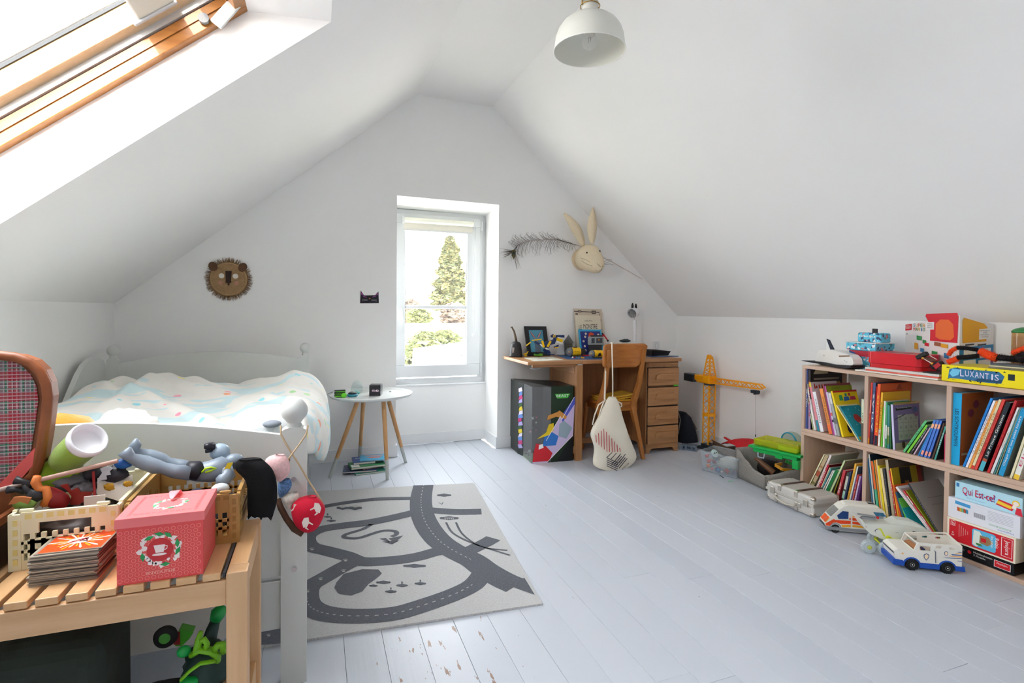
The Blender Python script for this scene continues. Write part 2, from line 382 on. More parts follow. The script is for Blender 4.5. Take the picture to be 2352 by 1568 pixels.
# == gable window: casement with one glazing bar and a blind
M_pvc = mat('white_window_plastic', '#d6d9db', .28)
M_glass = glassy('clear_glass', '#ffffff', .06,.01)
M_grey = mat('grey_rubber_seal', '#77797c', .6)
w1 = MB()
fx0, fx1, fz0, fz1, fy = RX0, RX1-.025,.536,2.085,4.70
def ring(m, x0, x1, z0, z1, wd, y0, y1):
 m.bb(x0, y0, z0, x1, y1, z0+wd); m.bb(x0, y0, z1-wd, x1, y1, z1); m.bb(x0, y0, z0+wd, x0+wd, y1, z1-wd); m.bb(x1-wd, y0, z0+wd, x1, y1, z1-wd)
ring(w1, fx0, fx1, fz0, fz1,.05, fy+.02, fy+.09)
w1.bb(fx1, fy+.03, fz0, RX1, fy+.08, fz1)
window_1 = struct('window_1', w1, M_pvc, bevel=.004)
sx0, sx1, sz0, sz1 = fx0+.025, fx1-.028,.598,2.045
gx0, gx1 = PY(930.5,700, fy).x, PY(1072,700, fy).x; gz0 = PY(1000,837.5, fy).z; gz1 = 1.965
s = MB()
s.bb(sx0, fy, sz0, sx1, fy+.05, gz0); s.bb(sx0, fy, gz1, sx1, fy+.05, sz1); s.bb(sx0, fy, gz0, gx0, fy+.05, gz1); s.bb(gx1, fy, gz0, sx1, fy+.05, gz1)
sash = part('window_sash', s, M_pvc, window_1, bevel=.005)
zb = PY(1000,705, fy).z
part('glazing_bar', MB().bb(gx0, fy+.012, zb-.016, gx1, fy+.042, zb+.014), M_pvc, sash, bevel=.004)
g = MB(); ring(g, gx0-.001, gx1+.001, gz0-.001, gz1+.001,.005, fy+.008, fy+.03); part('glass_seal', g, M_grey, sash)
part('window_pane', MB().bb(gx0, fy+.024, gz0, gx1, fy+.03, gz1), M_glass, sash)
hz = PY(920,715, fy).z
h_ = MB(); hx = PY(919.5,720, fy).x; h_.bb(hx-.014, fy-.012, hz-.03, hx+.014, fy, hz+.04)
h_.tube([(hx, fy-.01, hz+.02),(hx, fy-.045, hz+.02),(hx, fy-.05, hz-.0),(hx+.004, fy-.045, hz-.12)],.009,8, flat=.8)
part('window_handle', h_, M_pvc, sash)
for z in (sz0+.07, sz1-.07):
 part('hinge', MB().cone((sx1+.008, fy-.004, z-.045),(sx1+.008, fy-.004, z+.045),.009, n=10), M_pvc, window_1)
# roller blind rolled up, on the sash
bz = 1.985
bl = thing('roller_blind', 'cream roller blind rolled up at the top of the narrow gable window', 'blind', (0,0,0))
bx0, bx1 = PY(928,505, fy-.03).x, PY(1088,510, fy-.03).x
part('cassette', MB().cone((bx0, fy-.028, bz),(bx1, fy-.028, bz),.024, n=16), mat('cream_blind', '#efefe2', .5), bl)
part('blind_fabric', MB().bb(bx0+.004, fy-.010,1.905, bx1-.004, fy-.008, bz), mat('beige_blind_cloth', '#e4e0d6', .9), bl)
part('bottom_rail', MB().bb(bx0+.002, fy-.016,1.895, bx1-.002, fy-.002,1.91), M_pvc, bl, bevel=.003)
for xx in (bx0-.006, bx1+.004): part('bracket', MB().bb(xx-.008, fy-.052, bz-.03, xx+.008, fy, bz+.03), M_pvc, bl, bevel=.003)
cx_ = bx1-.002; ch = [(cx_, fy-.05, bz-.02),(cx_-.004, fy-.05,1.6),(cx_-.004, fy-.045,1.2),(cx_+.002, fy-.045,.985),(cx_+.018, fy-.045,.99),(cx_+.026, fy-.045,1.05),(cx_+.022, fy-.05,1.5),(cx_+.014, fy-.05, bz-.02)]
part('pull_chain', MB().tube(ch, .0022,5), M_pvc, bl)
part('chain_weight', MB().ball((cx_-.002, fy-.045,.975),(.01,.01,.016),10,6), M_pvc, bl)
# == skylight: pine frame, sash and pane
M_pine = wood('orange_pine', '#8f5a28', '#ab7338', 0,1.0,.35,2.0)
M_pine2 = wood('pale_pine', '#c09a70', '#d0b084', 0,1.0,.35,2.0)
M_alu = mat('grey_aluminium', '#b9bec2', .4, metal=.3)
def slope_beam(m, s0, s1, y0, y1, n0, n1):
 vs = [SLP(s_, y, n) for s_ in (s0, s1) for y in (y0, y1) for n in (n0, n1)]
 return m.add(vs, [(0,1,3,2),(4,6,7,5),(0,4,5,1),(2,3,7,6),(0,2,6,4),(1,5,7,3)])
def skylight(nm, y0, y1, full):
 top = s_of_x(-.262)+ND*0.0; top = (V((-.262,0,2.336))-SL0).dot(SLD); bot = WS0
 def rect(m, a, b, c, d, wd, n0, n1):
  slope_beam(m, a, b, c, c+wd, n0, n1); slope_beam(m, a, b, d-wd, d, n0, n1)
  slope_beam(m, b-wd, b, c+wd, d-wd, n0, n1); slope_beam(m, a, a+wd, c+wd, d-wd, n0, n1); return m
 fr = struct(nm, rect(MB(), bot-.01, top+.012, y0-.012, y1+.012,.05, ND-.006, ND+.062), M_pine, bevel=.003)
 part('frame_groove', rect(MB(), bot+.035, top-.035, y0+.034, y1-.034,.01, ND+.03, ND+.058), M_pine, fr)
 part('metal_rail', rect(MB(), bot+.005, top-.005, y0+.004, y1-.004,.05, ND+.062, ND+.082), M_alu, fr)
 sh = part('sash', rect(MB(), bot+.03, top-.03, y0+.03, y1-.03,.075, ND+.085, ND+.155), M_pine2, fr, bevel=.004)
 part('black_gasket', rect(MB(), bot+.10, top-.10, y0+.10, y1-.10,.012, ND+.15, ND+.162), mat('black_rubber', '#15181c', .5), sh)
 part('inner_frame', rect(MB(), bot+.0, top-.0, y0+.0, y1-.0,.115, ND+.165, ND+.20), mat('white_outer_sash', '#f2efe9', .5), sh)
 part('skylight_pane', slope_beam(MB(), bot+.09, top-.09, y0+.09, y1-.09, ND+.158, ND+.162), M_glass, sh)
 if full:
  c = SLP(top-.075, y1-.085, ND+.06)
  bk = MB(); bk.beam(SLP(top-.005, y1-.05, ND+.02), SLP(top-.13, y1-.05, ND-.015),.016,.045, SLN)
  part('pivot_bracket', bk, mat('light_grey_plastic', '#cfd2d0', .4), fr, bevel=.006)
  sc = MB().cone(SLP(top-.15, y1-.045, ND+.02), SLP(top-.15, y1-.06, ND+.02),.018, n=16); part('bracket_socket', sc, M_grey, fr)
  cs = MB(); slope_beam(cs, top-.34, top-.20, y1-.62, y1-.10, ND+.082, ND+.10);
  part('blind_box', cs, mat('beige_grey_box', '#c9c4b8', .5), fr, bevel=.006)
  e = MB(); slope_beam(e, top-.36, top-.195, y1-.115, y1-.098, ND+.075, ND+.11); part('box_end', e, M_alu, fr, bevel=.004)
 return fr
skylight('window_2', *wells[0], True); skylight('added_skylight', *wells[1], False)  # the latter is out of view, added to let more daylight in
portal('daylight_gable', ((gx0+gx1)/2, fy+.1,(gz0+gz1)/2),(-PI/2,0,0), gx1-gx0+.05, gz1-gz0+.05)
for i, (a, b_) in enumerate(wells):
 c = SLP((WS0+WS1)/2-.12,(a+b_)/2, ND+.22); q = (-SLN).to_track_quat('-Z', 'Y').to_euler()
 portal('daylight_skylight', c, q, 1.5,1.5)
# == what stands outside the gable window
GZ = -5.5
M_grass = mat('pale_ground', '#c9c5b4', .95, var=.15, vscale=.5)
struct('ground', MB().bb(-80,6.0, GZ-.3,150,330, GZ), M_grass)
def foliage(m, fn, n, size, rg, mis=3):
 """small bent leaf sprays scattered by fn() -> point"""
 for _ in range(n):
  c = V(fn()); d = V((rg.gauss(0,1), rg.gauss(0,1), rg.gauss(0,1))).normalized(); u, w = frame_of(d); sz = size*rg.uniform(.6,1.3)
  m.add([c-u*sz, c-w*sz*.5+d*sz*.25, c+u*sz, c+w*sz*.5+d*sz*.2],[(0,1,2,3)], rg.randrange(mis))
 return m
M_gr = [mat('leaf_%d' % i, c, .8) for i, c in enumerate(('#4e4e2a', '#3a4024', '#625c38'))]
M_gr2 = [mat('leaf_b%d' % i, c, .8) for i, c in enumerate(('#565c30', '#454d2a', '#6c6c42'))]
M_br = [mat('leaf_c%d' % i, c, .8) for i, c in enumerate(('#645648', '#564840', '#6e6256'))]
M_bark = mat('bark', '#8a6a50', .9)
def tree(nm, label, px, ytop, ybot, halfw, Y, mats, n, size, prof, grp=None, seed=1, cat='tree'):
 rg = random.Random(seed); a = PY(px, ytop, Y); b = PY(px, ybot, Y); w = halfw*(Y*1.04)/FPX
 t = thing(nm, label, cat, (b.x, Y, GZ),0, grp)
 zt, zb = a.z-GZ, b.z-GZ
 m = MB()
 def pt():
  h = rg.random(); r = w*prof(h)*math.sqrt(rg.uniform(.25,1)); an = rg.uniform(0,2*PI)
  k = 1+.28*noise.noise(V((an*1.3, h*7, seed)))+.2*math.sin(h*40+an*2)
  return (r*k*math.cos(an), r*k*math.sin(an), zb+(zt-zb)*h)
 foliage(m, pt, n, size, rg); part('foliage', m, mats, t, stuff=True)
 part('trunk', MB().cone((0,0,0),(0,0, zb+(zt-zb)*.9), w*.12+.05,.04,8), M_bark, t)
tree('conifer', 'tall pointed evergreen tree seen through the gable window', 1033,543,712,42,34, M_gr, 9000,.17, lambda h: max(.05,(1-h)**.55*(1 if h > .05 else .8)), seed=4)
hz = [('bushy_tree', 'yellow green bushy tree below the glazing bar, left of the evergreen', 962,712,742,22,27.5, M_gr2,1400),
 ('bare_tree', 'brown bare tree behind the glazing bar, under the evergreen', 1042,700,745,24,28, M_br, 1400),
 ('bare_tree', 'brown leafless tree at the foot of the pale apartment block', 945,690,740,18,30, M_br, 900),
 ('garden_tree', 'sunlit yellow green garden tree low in the window, left', 975,765,850,36,15, M_gr2,2200),
 ('garden_tree', 'green garden tree low in the window, in the middle', 1022,762,835,34,17, M_gr2,1800)]
for i, (nm, lb, px, a, b_, hw, Y, ms, n) in enumerate(hz):
 tree(nm, lb, px, a, b_, hw, Y, ms, n, .010*Y, lambda h: math.sqrt(max(.02, math.sin(PI*min(1, h*.9+.08)))), 'trees outside the gable window', seed=20+i)
# apartment block
Yb = 150; M_render = mat('pale_render', '#e8e2da', .9); M_dk = mat('far_window_glass', '#4a4e55', .4); M_shut = mat('pale_shutter', '#c9b8a8', .8)
p0, p1 = PY(905,608, Yb), PY(1003,608, Yb)
bd = thing('apartment_building', 'pale five storey apartment block beyond the evergreen, seen through the gable window', 'building', ((p0.x+p1.x)/2, Yb, GZ))
hw = (p1.x-p0.x)/2; ht = p0.z-GZ
part('wall', MB().bb(-hw, 0,0, hw, 9, ht), M_render, bd)
part('roof', MB().bb(-hw-.3,-.3, ht, hw+.3,9.3, ht+.35), mat('pale_roof', '#d8d4d0', .8), bd)
part('chimney', MB().bb(-2.0,2, ht+.35,.4,3, ht+3), M_render, bd)
for r in range(5):
 zc = PY(960,629+r*21, Yb).z-GZ
 for px, w_, kind in ((934,.7,0),(957,1.1,1),(980,.7,0)):
  x = PY(px, 640, Yb).x-(p0.x+p1.x)/2
  f = part('window', MB().bb(x-w_, -.06, zc-1, x+w_, .02, zc+1), M_shut, bd); part('pane', MB().bb(x-w_+.12,-.09, zc-.9, x+w_-.12,-.05, zc+.9), M_dk, f)
  if kind: b_ = part('balcony', MB().bb(x-w_-.4,-1.2, zc-1.3, x+w_+.4,0, zc-1.15), M_render, bd); part('railing', MB().bb(x-w_-.4,-1.2, zc-1.15, x+w_+.4,-1.12, zc-.4), mat('rust_railing', '#b98f78', .7), b_)
# low white house roofs and the near lean-to roof with its dark panel
h1 = thing('house', 'low white house with a pale roof behind the garden trees', 'house', (PY(1010,760,21).x, 20, GZ))
zt = PY(1010,745,20).z-GZ
part('wall', MB().bb(-2.2,0,0,2.6,4, zt-.9), M_render, h1)
part('roof', MB().prism([(-.3,-.9),(4.3,-.9),(2,0)],(-2.5,-.2, zt),(0,1,0),(0,0,1),(5.4,0,0)), mat('pale_tiles', '#e2d6cf', .8), h1)
r0 = PY(1040,815,9)
sh = thing('shed', 'low shed roof with a dark slate strip and a thin post', 'shed', (r0.x, 9, GZ)); zz = r0.z-GZ
part('wall', MB().bb(-.6,0,0,1.2,1.5, zz-.4), M_render, sh)
part('roof', MB().add([(-.75,-.2, zz-.22),(1.3,-.2, zz-.02),(1.3,1.7, zz+.2),(-.4,1.7, zz+.0),(-.75,-.2, zz-.27),(1.3,-.2, zz-.07),(1.3,1.7, zz+.15),(-.4,1.7, zz-.05)],[(0,1,2,3),(7,6,5,4),(0,4,5,1),(1,5,6,2),(2,6,7,3),(3,7,4,0)]), mat('light_roof_sheet', '#d9d6d8', .5), sh)
part('slate_strip', MB().add([(-.25,.2, zz-.13),(.55,.5, zz+.02),(.6,.9, zz+.065),(-.15,.6, zz-.055)],[(0,1,2,3)]), mat('dark_slate', '#5a5a6a', .6), sh)
part('post', MB().bb(.28,.3,0,.34,.36, zz+.5), mat('brown_post', '#8a6458', .7), sh)
# == helpers for soft and odd shapes
def soft_rows(m, rows, y0, thick, nu=12, mi=None, power=.5, back=True, wob=0, seed=0):
 """cushion-like body between left and right pixel edges on the plane y=y0, bulging towards -y and +y"""
 vs = []; n = nu*2
 for k, r in enumerate(rows):
  a, b = PY(r[0], r[2], y0), PY(r[1], r[2], y0); th = thick*(r[3] if len(r) > 3 else 1)
  for i in range(n):
   t = 2*PI*i/n; u = .5-.5*math.cos(t); d = -math.copysign(abs(math.sin(t))**power, math.sin(t))*th
   if d > 0 and not back: d *= .1
   p = a.lerp(b, u)+V((0, d, 0))
   if wob: p += V((0, wob*noise.noise(p*22+V((seed, 0,0))),0))
   vs.append(p)
 fs = []
 for k in range(len(rows)-1): fs += [(k*n+i, k*n+(i+1) % n, (k+1)*n+(i+1) % n, (k+1)*n+i) for i in range(n)]
 fs += [tuple(range(n)), tuple(reversed(range((len(rows)-1)*n, len(rows)*n)))]
 return m.add(vs, fs, mi, True)
def blob(m, c, r, seed=0, amp=.15, fr=3, n=18, k=12, mi=None, M=None):
 r = r if isinstance(r, (list, tuple)) else (r, r, r); vs = []; fs = []
 for j in range(k+1):
  ph = PI*j/k
  for i in range(n):
   t = 2*PI*i/n; d = V((math.sin(ph)*math.cos(t), math.sin(ph)*math.sin(t),-math.cos(ph)))
   q = 1+amp*noise.noise(d*fr+V((seed*3.1, seed, 0))); v = V((d.x*r[0], d.y*r[1], d.z*r[2]))*q
   vs.append((M @ v if M is not None else v)+V(c))
 for j in range(k): fs += [(j*n+i, j*n+(i+1) % n, (j+1)*n+(i+1) % n, (j+1)*n+i) for i in range(n)]
 return m.add(vs, fs, mi, True)
def spike_row(m, pts, h, up, mi=None, w=.006):
 """row of small triangular fins along a path"""
 pts = [V(p) for p in pts]
 for a, b in zip(pts, pts[1:]):
  d = (b-a).normalized(); s_ = d.cross(V(up)).normalized()*w; c = (a+b)/2+V(up)*h
  m.add([a+s_, a-s_, b-s_, b+s_, c],[(0,1,4),(1,2,4),(2,3,4),(3,0,4),(3,2,1,0)], mi, False)
# == bed
M_bed = mat('grey_white_bed_paint', '#cdd0cd', .4, bump=.03, bscale=20)
YF, YH = 1.80,3.97         # near posts (front face) and head posts
bx_r = (-.106,-.029); bx_l = (-1.285,-1.208)
bed = thing('bed', 'grey white painted wooden child bed with round finials on its posts, against the left wall', 'bed', (-.66,2.9,0))
def post(x0, x1, y0, y1, z1, ballr):
 m = MB(); n = 8; prof = []
 xm = (x0+x1)/2
 pl = [(x0,0),(x1,0),(x1, z1-.012)]+[(xm+(x1-xm)*math.cos(PI*i/n), z1-.012+.016*math.sin(PI*i/n)) for i in range(n+1)]+[(x0, z1-.012)]
 pl = [(x0,0),(x1,0)]+[(xm+(x1-xm)*math.cos(PI*i/n), z1-.014+.016*math.sin(PI*i/n)) for i in range(n+1)]
 m.prism(pl, (0, y0,0),(1,0,0),(0,0,1),(0, y1-y0,0)); o = part('post', m, M_bed, bed, w=1, bevel=.004)
 b = MB(); c = (xm, (y0+y1)/2, z1)
 b.lathe([(.018,-.004),(.024,.004),(.02,.012),(ballr*.55,.016)]+[(ballr*math.sin(a),.012+ballr-ballr*math.cos(a)) for a in [R_(v) for v in (40,60,80,100,120,140,160,172)]]+[(0,.012+2*ballr)],24, c)
 part('finial', b, M_bed, bed, w=1); return o
post(*bx_r, YF, YF+.05,.822,.042); post(*bx_l, YF, YF+.05,.822,.042)
post(-.104,-.05, YH, YH+.05,.875,.036); post(-1.235,-1.175, YH, YH+.05,.875,.036)
def arch(x0, x1, z0, ze, zm, n=20): return [(x0, z0),(x1, z0)]+[(lerp(x1, x0, i/n), ze+(zm-ze)*math.sin(PI*i/n)) for i in range(n+1)]
part('footboard', MB().prism(arch(bx_l[1], bx_r[0],.35,.80,.868),(0, YF+.014,0),(1,0,0),(0,0,1),(0,.022,0)), M_bed, bed, w=1, bevel=.003)
part('foot_rail', MB().bb(bx_l[1], YF+.012,.18, bx_r[0], YF+.032,.335), M_bed, bed, w=1, bevel=.003)
part('headboard', MB().prism(arch(-1.175,-.104,.3,.845,.908),(0, YH+.014,0),(1,0,0),(0,0,1),(0,.022,0)), M_bed, bed, w=1, bevel=.003)
part('side_rail', MB().bb(-.075, YF+.05,.27,-.052, YH, .43), M_bed, bed, w=1, bevel=.003)
part('side_rail', MB().bb(-1.26, YF+.05,.27,-1.237, YH, .43), M_bed, bed, w=1, bevel=.003)
# curved guard board along the wall at the head end
gp = [(YH, .43),(YH, .835),(3.93,.87),(3.86,.893),(3.79,.90),(3.72,.893),(3.65,.868),(3.58,.825),(3.50,.755),(3.42,.685),(3.3,.60),(3.15,.53),(2.95,.49),(2.7,.475),(2.7,.43)]
part('guard_board', MB().prism(gp, (-1.262,0,0),(0,1,0),(0,0,1),(.026,0,0)), M_bed, bed, w=1, bevel=.004)
for x, z in ((-.068,.66),(-.0665,.37)):
 part('bolt', MB().cone((x, YF+.001, z),(x, YF-.004, z),.0075, n=14), mat('nickel', '#b9aeb0', .3, metal=.8), bed, w=1)
M_white_cloth = mat('white_sheet', '#e6e6e4', .9)
mt = single('mattress', MB().bb(-1.2, YF+.06,.40,-.115, YH-.02,.55), M_white_cloth, 'white mattress lying in the grey white bed under the duvet', 'mattress', bevel=.03, seg=3)
def duvet_mat():
 m = bpy.data.materials.new('duvet_print'); m.use_nodes = True; nt = m.node_tree; b = nt.nodes['Principled BSDF']; N = nt.nodes.new; L = nt.links.new
 tc = N('ShaderNodeTexCoord'); mp = N('ShaderNodeMapping'); mp.inputs['Scale'].default_value = (1.7,5.2,5.2); L(tc.outputs['Object'], mp.inputs[0])
 n = N('ShaderNodeTexNoise'); n.inputs['Scale'].default_value = 1.3; n.inputs['Detail'].default_value = 2; L(mp.outputs[0], n.inputs[0])
 st = N('ShaderNodeMapRange'); st.inputs[1].default_value = .535; st.inputs[2].default_value = .55; L(n.outputs[0], st.inputs[0])
 mx = N('ShaderNodeMix'); mx.data_type = 'RGBA'; L(st.outputs[0], mx.inputs[0]); mx.inputs[6].default_value = (*H('#e0ded8'),1); mx.inputs[7].default_value = (*H('#c3d9dc'),1)
 v = N('ShaderNodeTexVoronoi'); v.inputs['Scale'].default_value = 13; mp2 = N('ShaderNodeMapping'); mp2.inputs['Scale'].default_value = (1,.8,.8); L(tc.outputs['Object'], mp2.inputs[0]); L(mp2.outputs[0], v.inputs[0])
 dr = N('ShaderNodeMapRange'); dr.inputs[1].default_value = .23; dr.inputs[2].default_value = .25; dr.inputs[3].default_value = 1; dr.inputs[4].default_value = 0; L(v.outputs['Distance'], dr.inputs[0])
 sep = N('ShaderNodeSeparateColor'); L(v.outputs['Color'], sep.inputs[0])
 cr = N('ShaderNodeValToRGB'); cr.color_ramp.interpolation = 'CONSTANT'; es = cr.color_ramp.elements
 cols = ['#f29bb0', '#f4a27c', '#a9d89a', '#f3e37e', '#8fd3dc', '#e0ded8', '#e0ded8']
 es[0].color = (*H(cols[0]),1); es[1].position = .15; es[1].color = (*H(cols[1]),1)
 for i, c in enumerate(cols[2:]): e = es.new(.30+.14*i); e.color = (*H(c),1)
 L(sep.outputs[0], cr.inputs[0])
 keep = N('ShaderNodeMath'); keep.operation = 'GREATER_THAN'; L(sep.outputs[1], keep.inputs[0]); keep.inputs[1].default_value = .2
 ml = N('ShaderNodeMath'); ml.operation = 'MULTIPLY'; L(dr.outputs[0], ml.inputs[0]); L(keep.outputs[0], ml.inputs[1])
 inv = N('ShaderNodeMath'); inv.operation = 'SUBTRACT'; inv.inputs[0].default_value = 1; L(st.outputs[0], inv.inputs[1])
 ml2 = N('ShaderNodeMath'); ml2.operation = 'MULTIPLY'; L(ml.outputs[0], ml2.inputs[0]); L(inv.outputs[0], ml2.inputs[1])
 mx2 = N('ShaderNodeMix'); mx2.data_type = 'RGBA'; L(ml2.outputs[0], mx2.inputs[0]); L(mx.outputs[2], mx2.inputs[6]); L(cr.outputs[0], mx2.inputs[7])
 L(mx2.outputs[2], b.inputs['Base Color']); b.inputs['Roughness'].default_value = .9; b.inputs['Sheen Weight'].default_value = .15
 return m
crest = [(-1.2,.70),(-1.129,.765),(-1.03,.80),(-.95,.775),(-.897,.83),(-.83,.80),(-.721,.765),(-.55,.745),(-.42,.742),(-.30,.76),(-.199,.79),(-.13,.815),(-.06,.79),(-.01,.70),(.02,.60)]
def crest_z(x):
 if x <= crest[0][0]: return crest[0][1]
 for (a, za),(b, zb) in zip(crest, crest[1:]):
  if x <= b: return lerp(za, zb, (x-a)/(b-a))
 return crest[-1][1]
def duv(u, v):
 x = lerp(-1.225,.05, u); y = lerp(1.93,3.85, v); dr = 0
 base = .665+.03*math.sin(x*5+1)
 if v < .84: t = (v/.84)**1.5; z = lerp(base, crest_z(x), t)
 else: z = lerp(crest_z(x),.62,((v-.84)/.16)**1.3)
 z += .030*noise.noise(V((x*4.2, y*3.0,0)))*(1-.4*v)+.016*noise.noise(V((x*9, y*8,3)))
 q = noise.noise(V((x*2.2+y*1.6, y*.9,7))); z += .035*max(0,1-abs(q)*9)
 if x > -.08:           # falls over the open side
  g_ = max(0, min(1,(y-2.35)/.5)); t = min(1,(x+.08)/.13); z -= (.02+(.07+.13*g_)*t)*t; x = -.08+(.025+.085*g_)*math.sin(t*PI/2)+.012*g_*noise.noise(V((y*8,0,5)))+.05*g_*math.sin(PI*t)
 if u < .05: z -= .1*(1-u/.05)
 if v < .06: z -= .08*(1-v/.06)
 return V((x, y, max(z, .575 if x < -.1 else .40)))
m = MB().grid(duv, 90,90)
single('duvet', m, duvet_mat(), 'rumpled white duvet with pale blue waves and coloured drops spread on the bed', 'duvet', solid=.02, sub=1)
# soft toys behind the footboard
yp = YF+.13
M_fleece = lambda n, c: mat(n, c, .95, bump=.5, bscale=240, sheen=.4, var=.06, vscale=90)
def dome(px, py_top, pxw, deep, zbase, y):
 a = PY(px, py_top, y); w = PY(px+pxw, py_top, y).x-a.x; zc = zbase; return a, w
p = PY(150,952, yp)
single('orange_cushion', blob(MB(),(p.x-.02, yp+.02, p.z-.075),(.10,.08,.075),3,.12,2), M_fleece('orange_fleece', '#f08a24'), 'bright orange plush toy lying on the bed just behind the footboard', 'soft toy')
p = PY(278,945, yp+.03)
sh = thing('plush_sheep', 'white fluffy plush sheep with round eyes and pink mouth peeking over the footboard', 'soft toy', (p.x, yp+.06, p.z-.1))
part('head', blob(MB(),(0,0,0),(.105,.085,.1),5,.2,5,26,18), M_fleece('cream_fleece', '#efece4'), sh)
for sx in (-1,1):
 e = part('eye', MB().ball((.008+sx*.031,-.088,.066),(.024,.016,.022),14,8), C('#f7f7f5', .2), sh)
 part('pupil', MB().ball((.008+sx*.031+.002,-.1035,.064),(.008,.004,.008),12,6), C('#1c2340', .15), e)
part('mouth', MB().ball((.012,-.096,.040),(.055,.022,.017),16,8), M_fleece('pink_fleece', '#ee6f84'), sh)
part('green_arm', MB().ball((-.085,-.08,.022),(.055,.03,.034),16,8), M_fleece('green_fleece', '#6cc24a'), sh)
p = PY(600,938, yp)
pw = thing('spotted_pillow', 'white pillow with a grey oval spot leaning behind the footboard near the post', 'pillow', (p.x+.0, yp+.05, p.z-.09))
part('body', blob(MB(),(0,0,0),(.125,.085,.085),9,.1,2,24,14), mat('white_blue_fleece', '#e4e9ea', .95, bump=.5, bscale=200), pw)
o = MB(); [o.ball((.035,-.082,.043),(.029,.02,.012),16,8)]; part('grey_spot', o, C('#8b929c', .9), pw)
# == slatted birch bench at the foot of the bed
BZ = .60
M_birch = wood('birch_side', '#c39b70', '#d6b088', 0,.8,.42,1.6); M_birchy = wood('birch_slat', '#cc9f6e', '#dcb384', 1,.8,.4,1.6); M_birchz = wood('birch_leg', '#c39b70', '#d3ac82', 2,.8,.42,1.6)
c0 = PZ(*(515,1332), BZ-.016); xr = PZ(562,1318, BZ).x+.004; yf = c0.y-.004; yb = 1.655; xl = xr-.80
bench = thing('slatted_bench', 'pale birch bench with a slatted top standing at the foot of the bed', 'bench', ((xl+xr)/2,(yf+yb)/2,0))
pw = .044
for x in (xl, xr-pw):
 for y in (yf, yb-pw): part('leg', MB().bb(x, y, 0, x+pw, y+pw, BZ), M_birchz, bench, w=1, bevel=.003)
part('front_rail', MB().bb(xl+pw, yf+.006, BZ-.075, xr-pw, yf+.026, BZ-.018), M_birch, bench, w=1, bevel=.002)
part('back_rail', MB().bb(xl+pw, yb-.026, BZ-.075, xr-pw, yb-.006, BZ-.018), M_birch, bench, w=1, bevel=.002)
for x in (xl+.004, xr-pw): part('end_rail', MB().bb(x, yf+pw, BZ-.06, x+pw-.004, yb-pw, BZ), M_birchy, bench, w=1, bevel=.003)
gaps = [PZ(px, py, BZ).x for px, py in ((57,1392),(128,1383),(197,1374),(264,1363),(329.5,1352),(391,1342),(452.5,1334))]
gaps.append(xr-pw-.006); pitch = gaps[1]-gaps[0]
xs = [gaps[0]-pitch*i for i in range(7,0,-1)]+gaps
xs = [x for x in xs if x > xl+pw]
for a, b in zip(xs, xs[1:]):
 part('slat', MB().bb(a+.006, yf+.008, BZ-.016, b-.006, yb-.008, BZ), M_birchy, bench, w=1, bevel=.002)
part('rubber_strip', MB().bb(xr-pw-.008, yf+.01, BZ-.012, xr-pw-.002, yb-.04, BZ-.002), C('#3b3c40', .7), bench, w=1)
part('front_shelf_rail', MB().bb(xl+pw, yf+.01,.13, xr-pw, yf+.028,.16), M_birch, bench, w=1, bevel=.002)
part('back_shelf_rail', MB().bb(xl+pw, yb-.028,.13, xr-pw, yb-.01,.16), M_birch, bench, w=1, bevel=.002)
for x in (xl+.01, xr-pw+.004): part('shelf_end_rail', MB().bb(x, yf+pw, .13, x+.03, yb-pw, .215), M_birchy, bench, w=1, bevel=.002)
for i in range(13):
 xa = xl+pw+.004+i*(xr-xl-2*pw-.008)/13; part('lower_slat', MB().bb(xa+.005, yf+.028,.145, xa+(xr-xl-2*pw)/13-.005, yb-.028,.158), M_birchy, bench, w=1)
# ---- pink gift box
a = PZ(269,1345, BZ); b = PZ(466.5,1319, BZ); W = b.x-a.x; D = W*.93; yq = (a.y+b.y)/2
HB = PY(266,1180, yq).z-BZ-.012; zl = PY(267,1215, yq).z-BZ
gb = thing('gift_box', 'coral pink lidded gift box with a flower wreath and teacup print on the bench', 'box', (a.x, yq, BZ))
M_pk = mat('coral_paper', '#e04f50', .6); M_pkl = mat('coral_lid_lit', '#ee7a7c', .6)  # lid paler than the body: skylight falling on its top put into the colour
part('body', MB().bb(0,0,0, W, D, zl+.01), M_pk, gb, bevel=.001)
lid = part('lid', MB().bb(-.003,-.003, zl, W+.003, D+.003, HB), M_pkl, gb, bevel=.001)
pr = MB(); R1 = .0042
for r in range(12):
 for c in range(14):
  for base, u, n_ in (((0,-.0002,0), X_, W),((W+.0002,0,0), Y_, D)):
   cx, cz = (c+.5+(r % 2)*.5)*W/13.2,.004+(r+.5)*zl/12
   if cx > n_-.006 or cz > zl-.004: continue
   pts = [(cx+R1*math.cos(t), cz+R1*math.sin(t)) for t in [2*PI*i/8 for i in range(9)]]; pr.strip(pts, .0011, base, u, Z_, 0)
part('ring_pattern', pr, C('#f08a80', .6), gb)
dec = MB(); cx, cz = W*.49, zl*.55
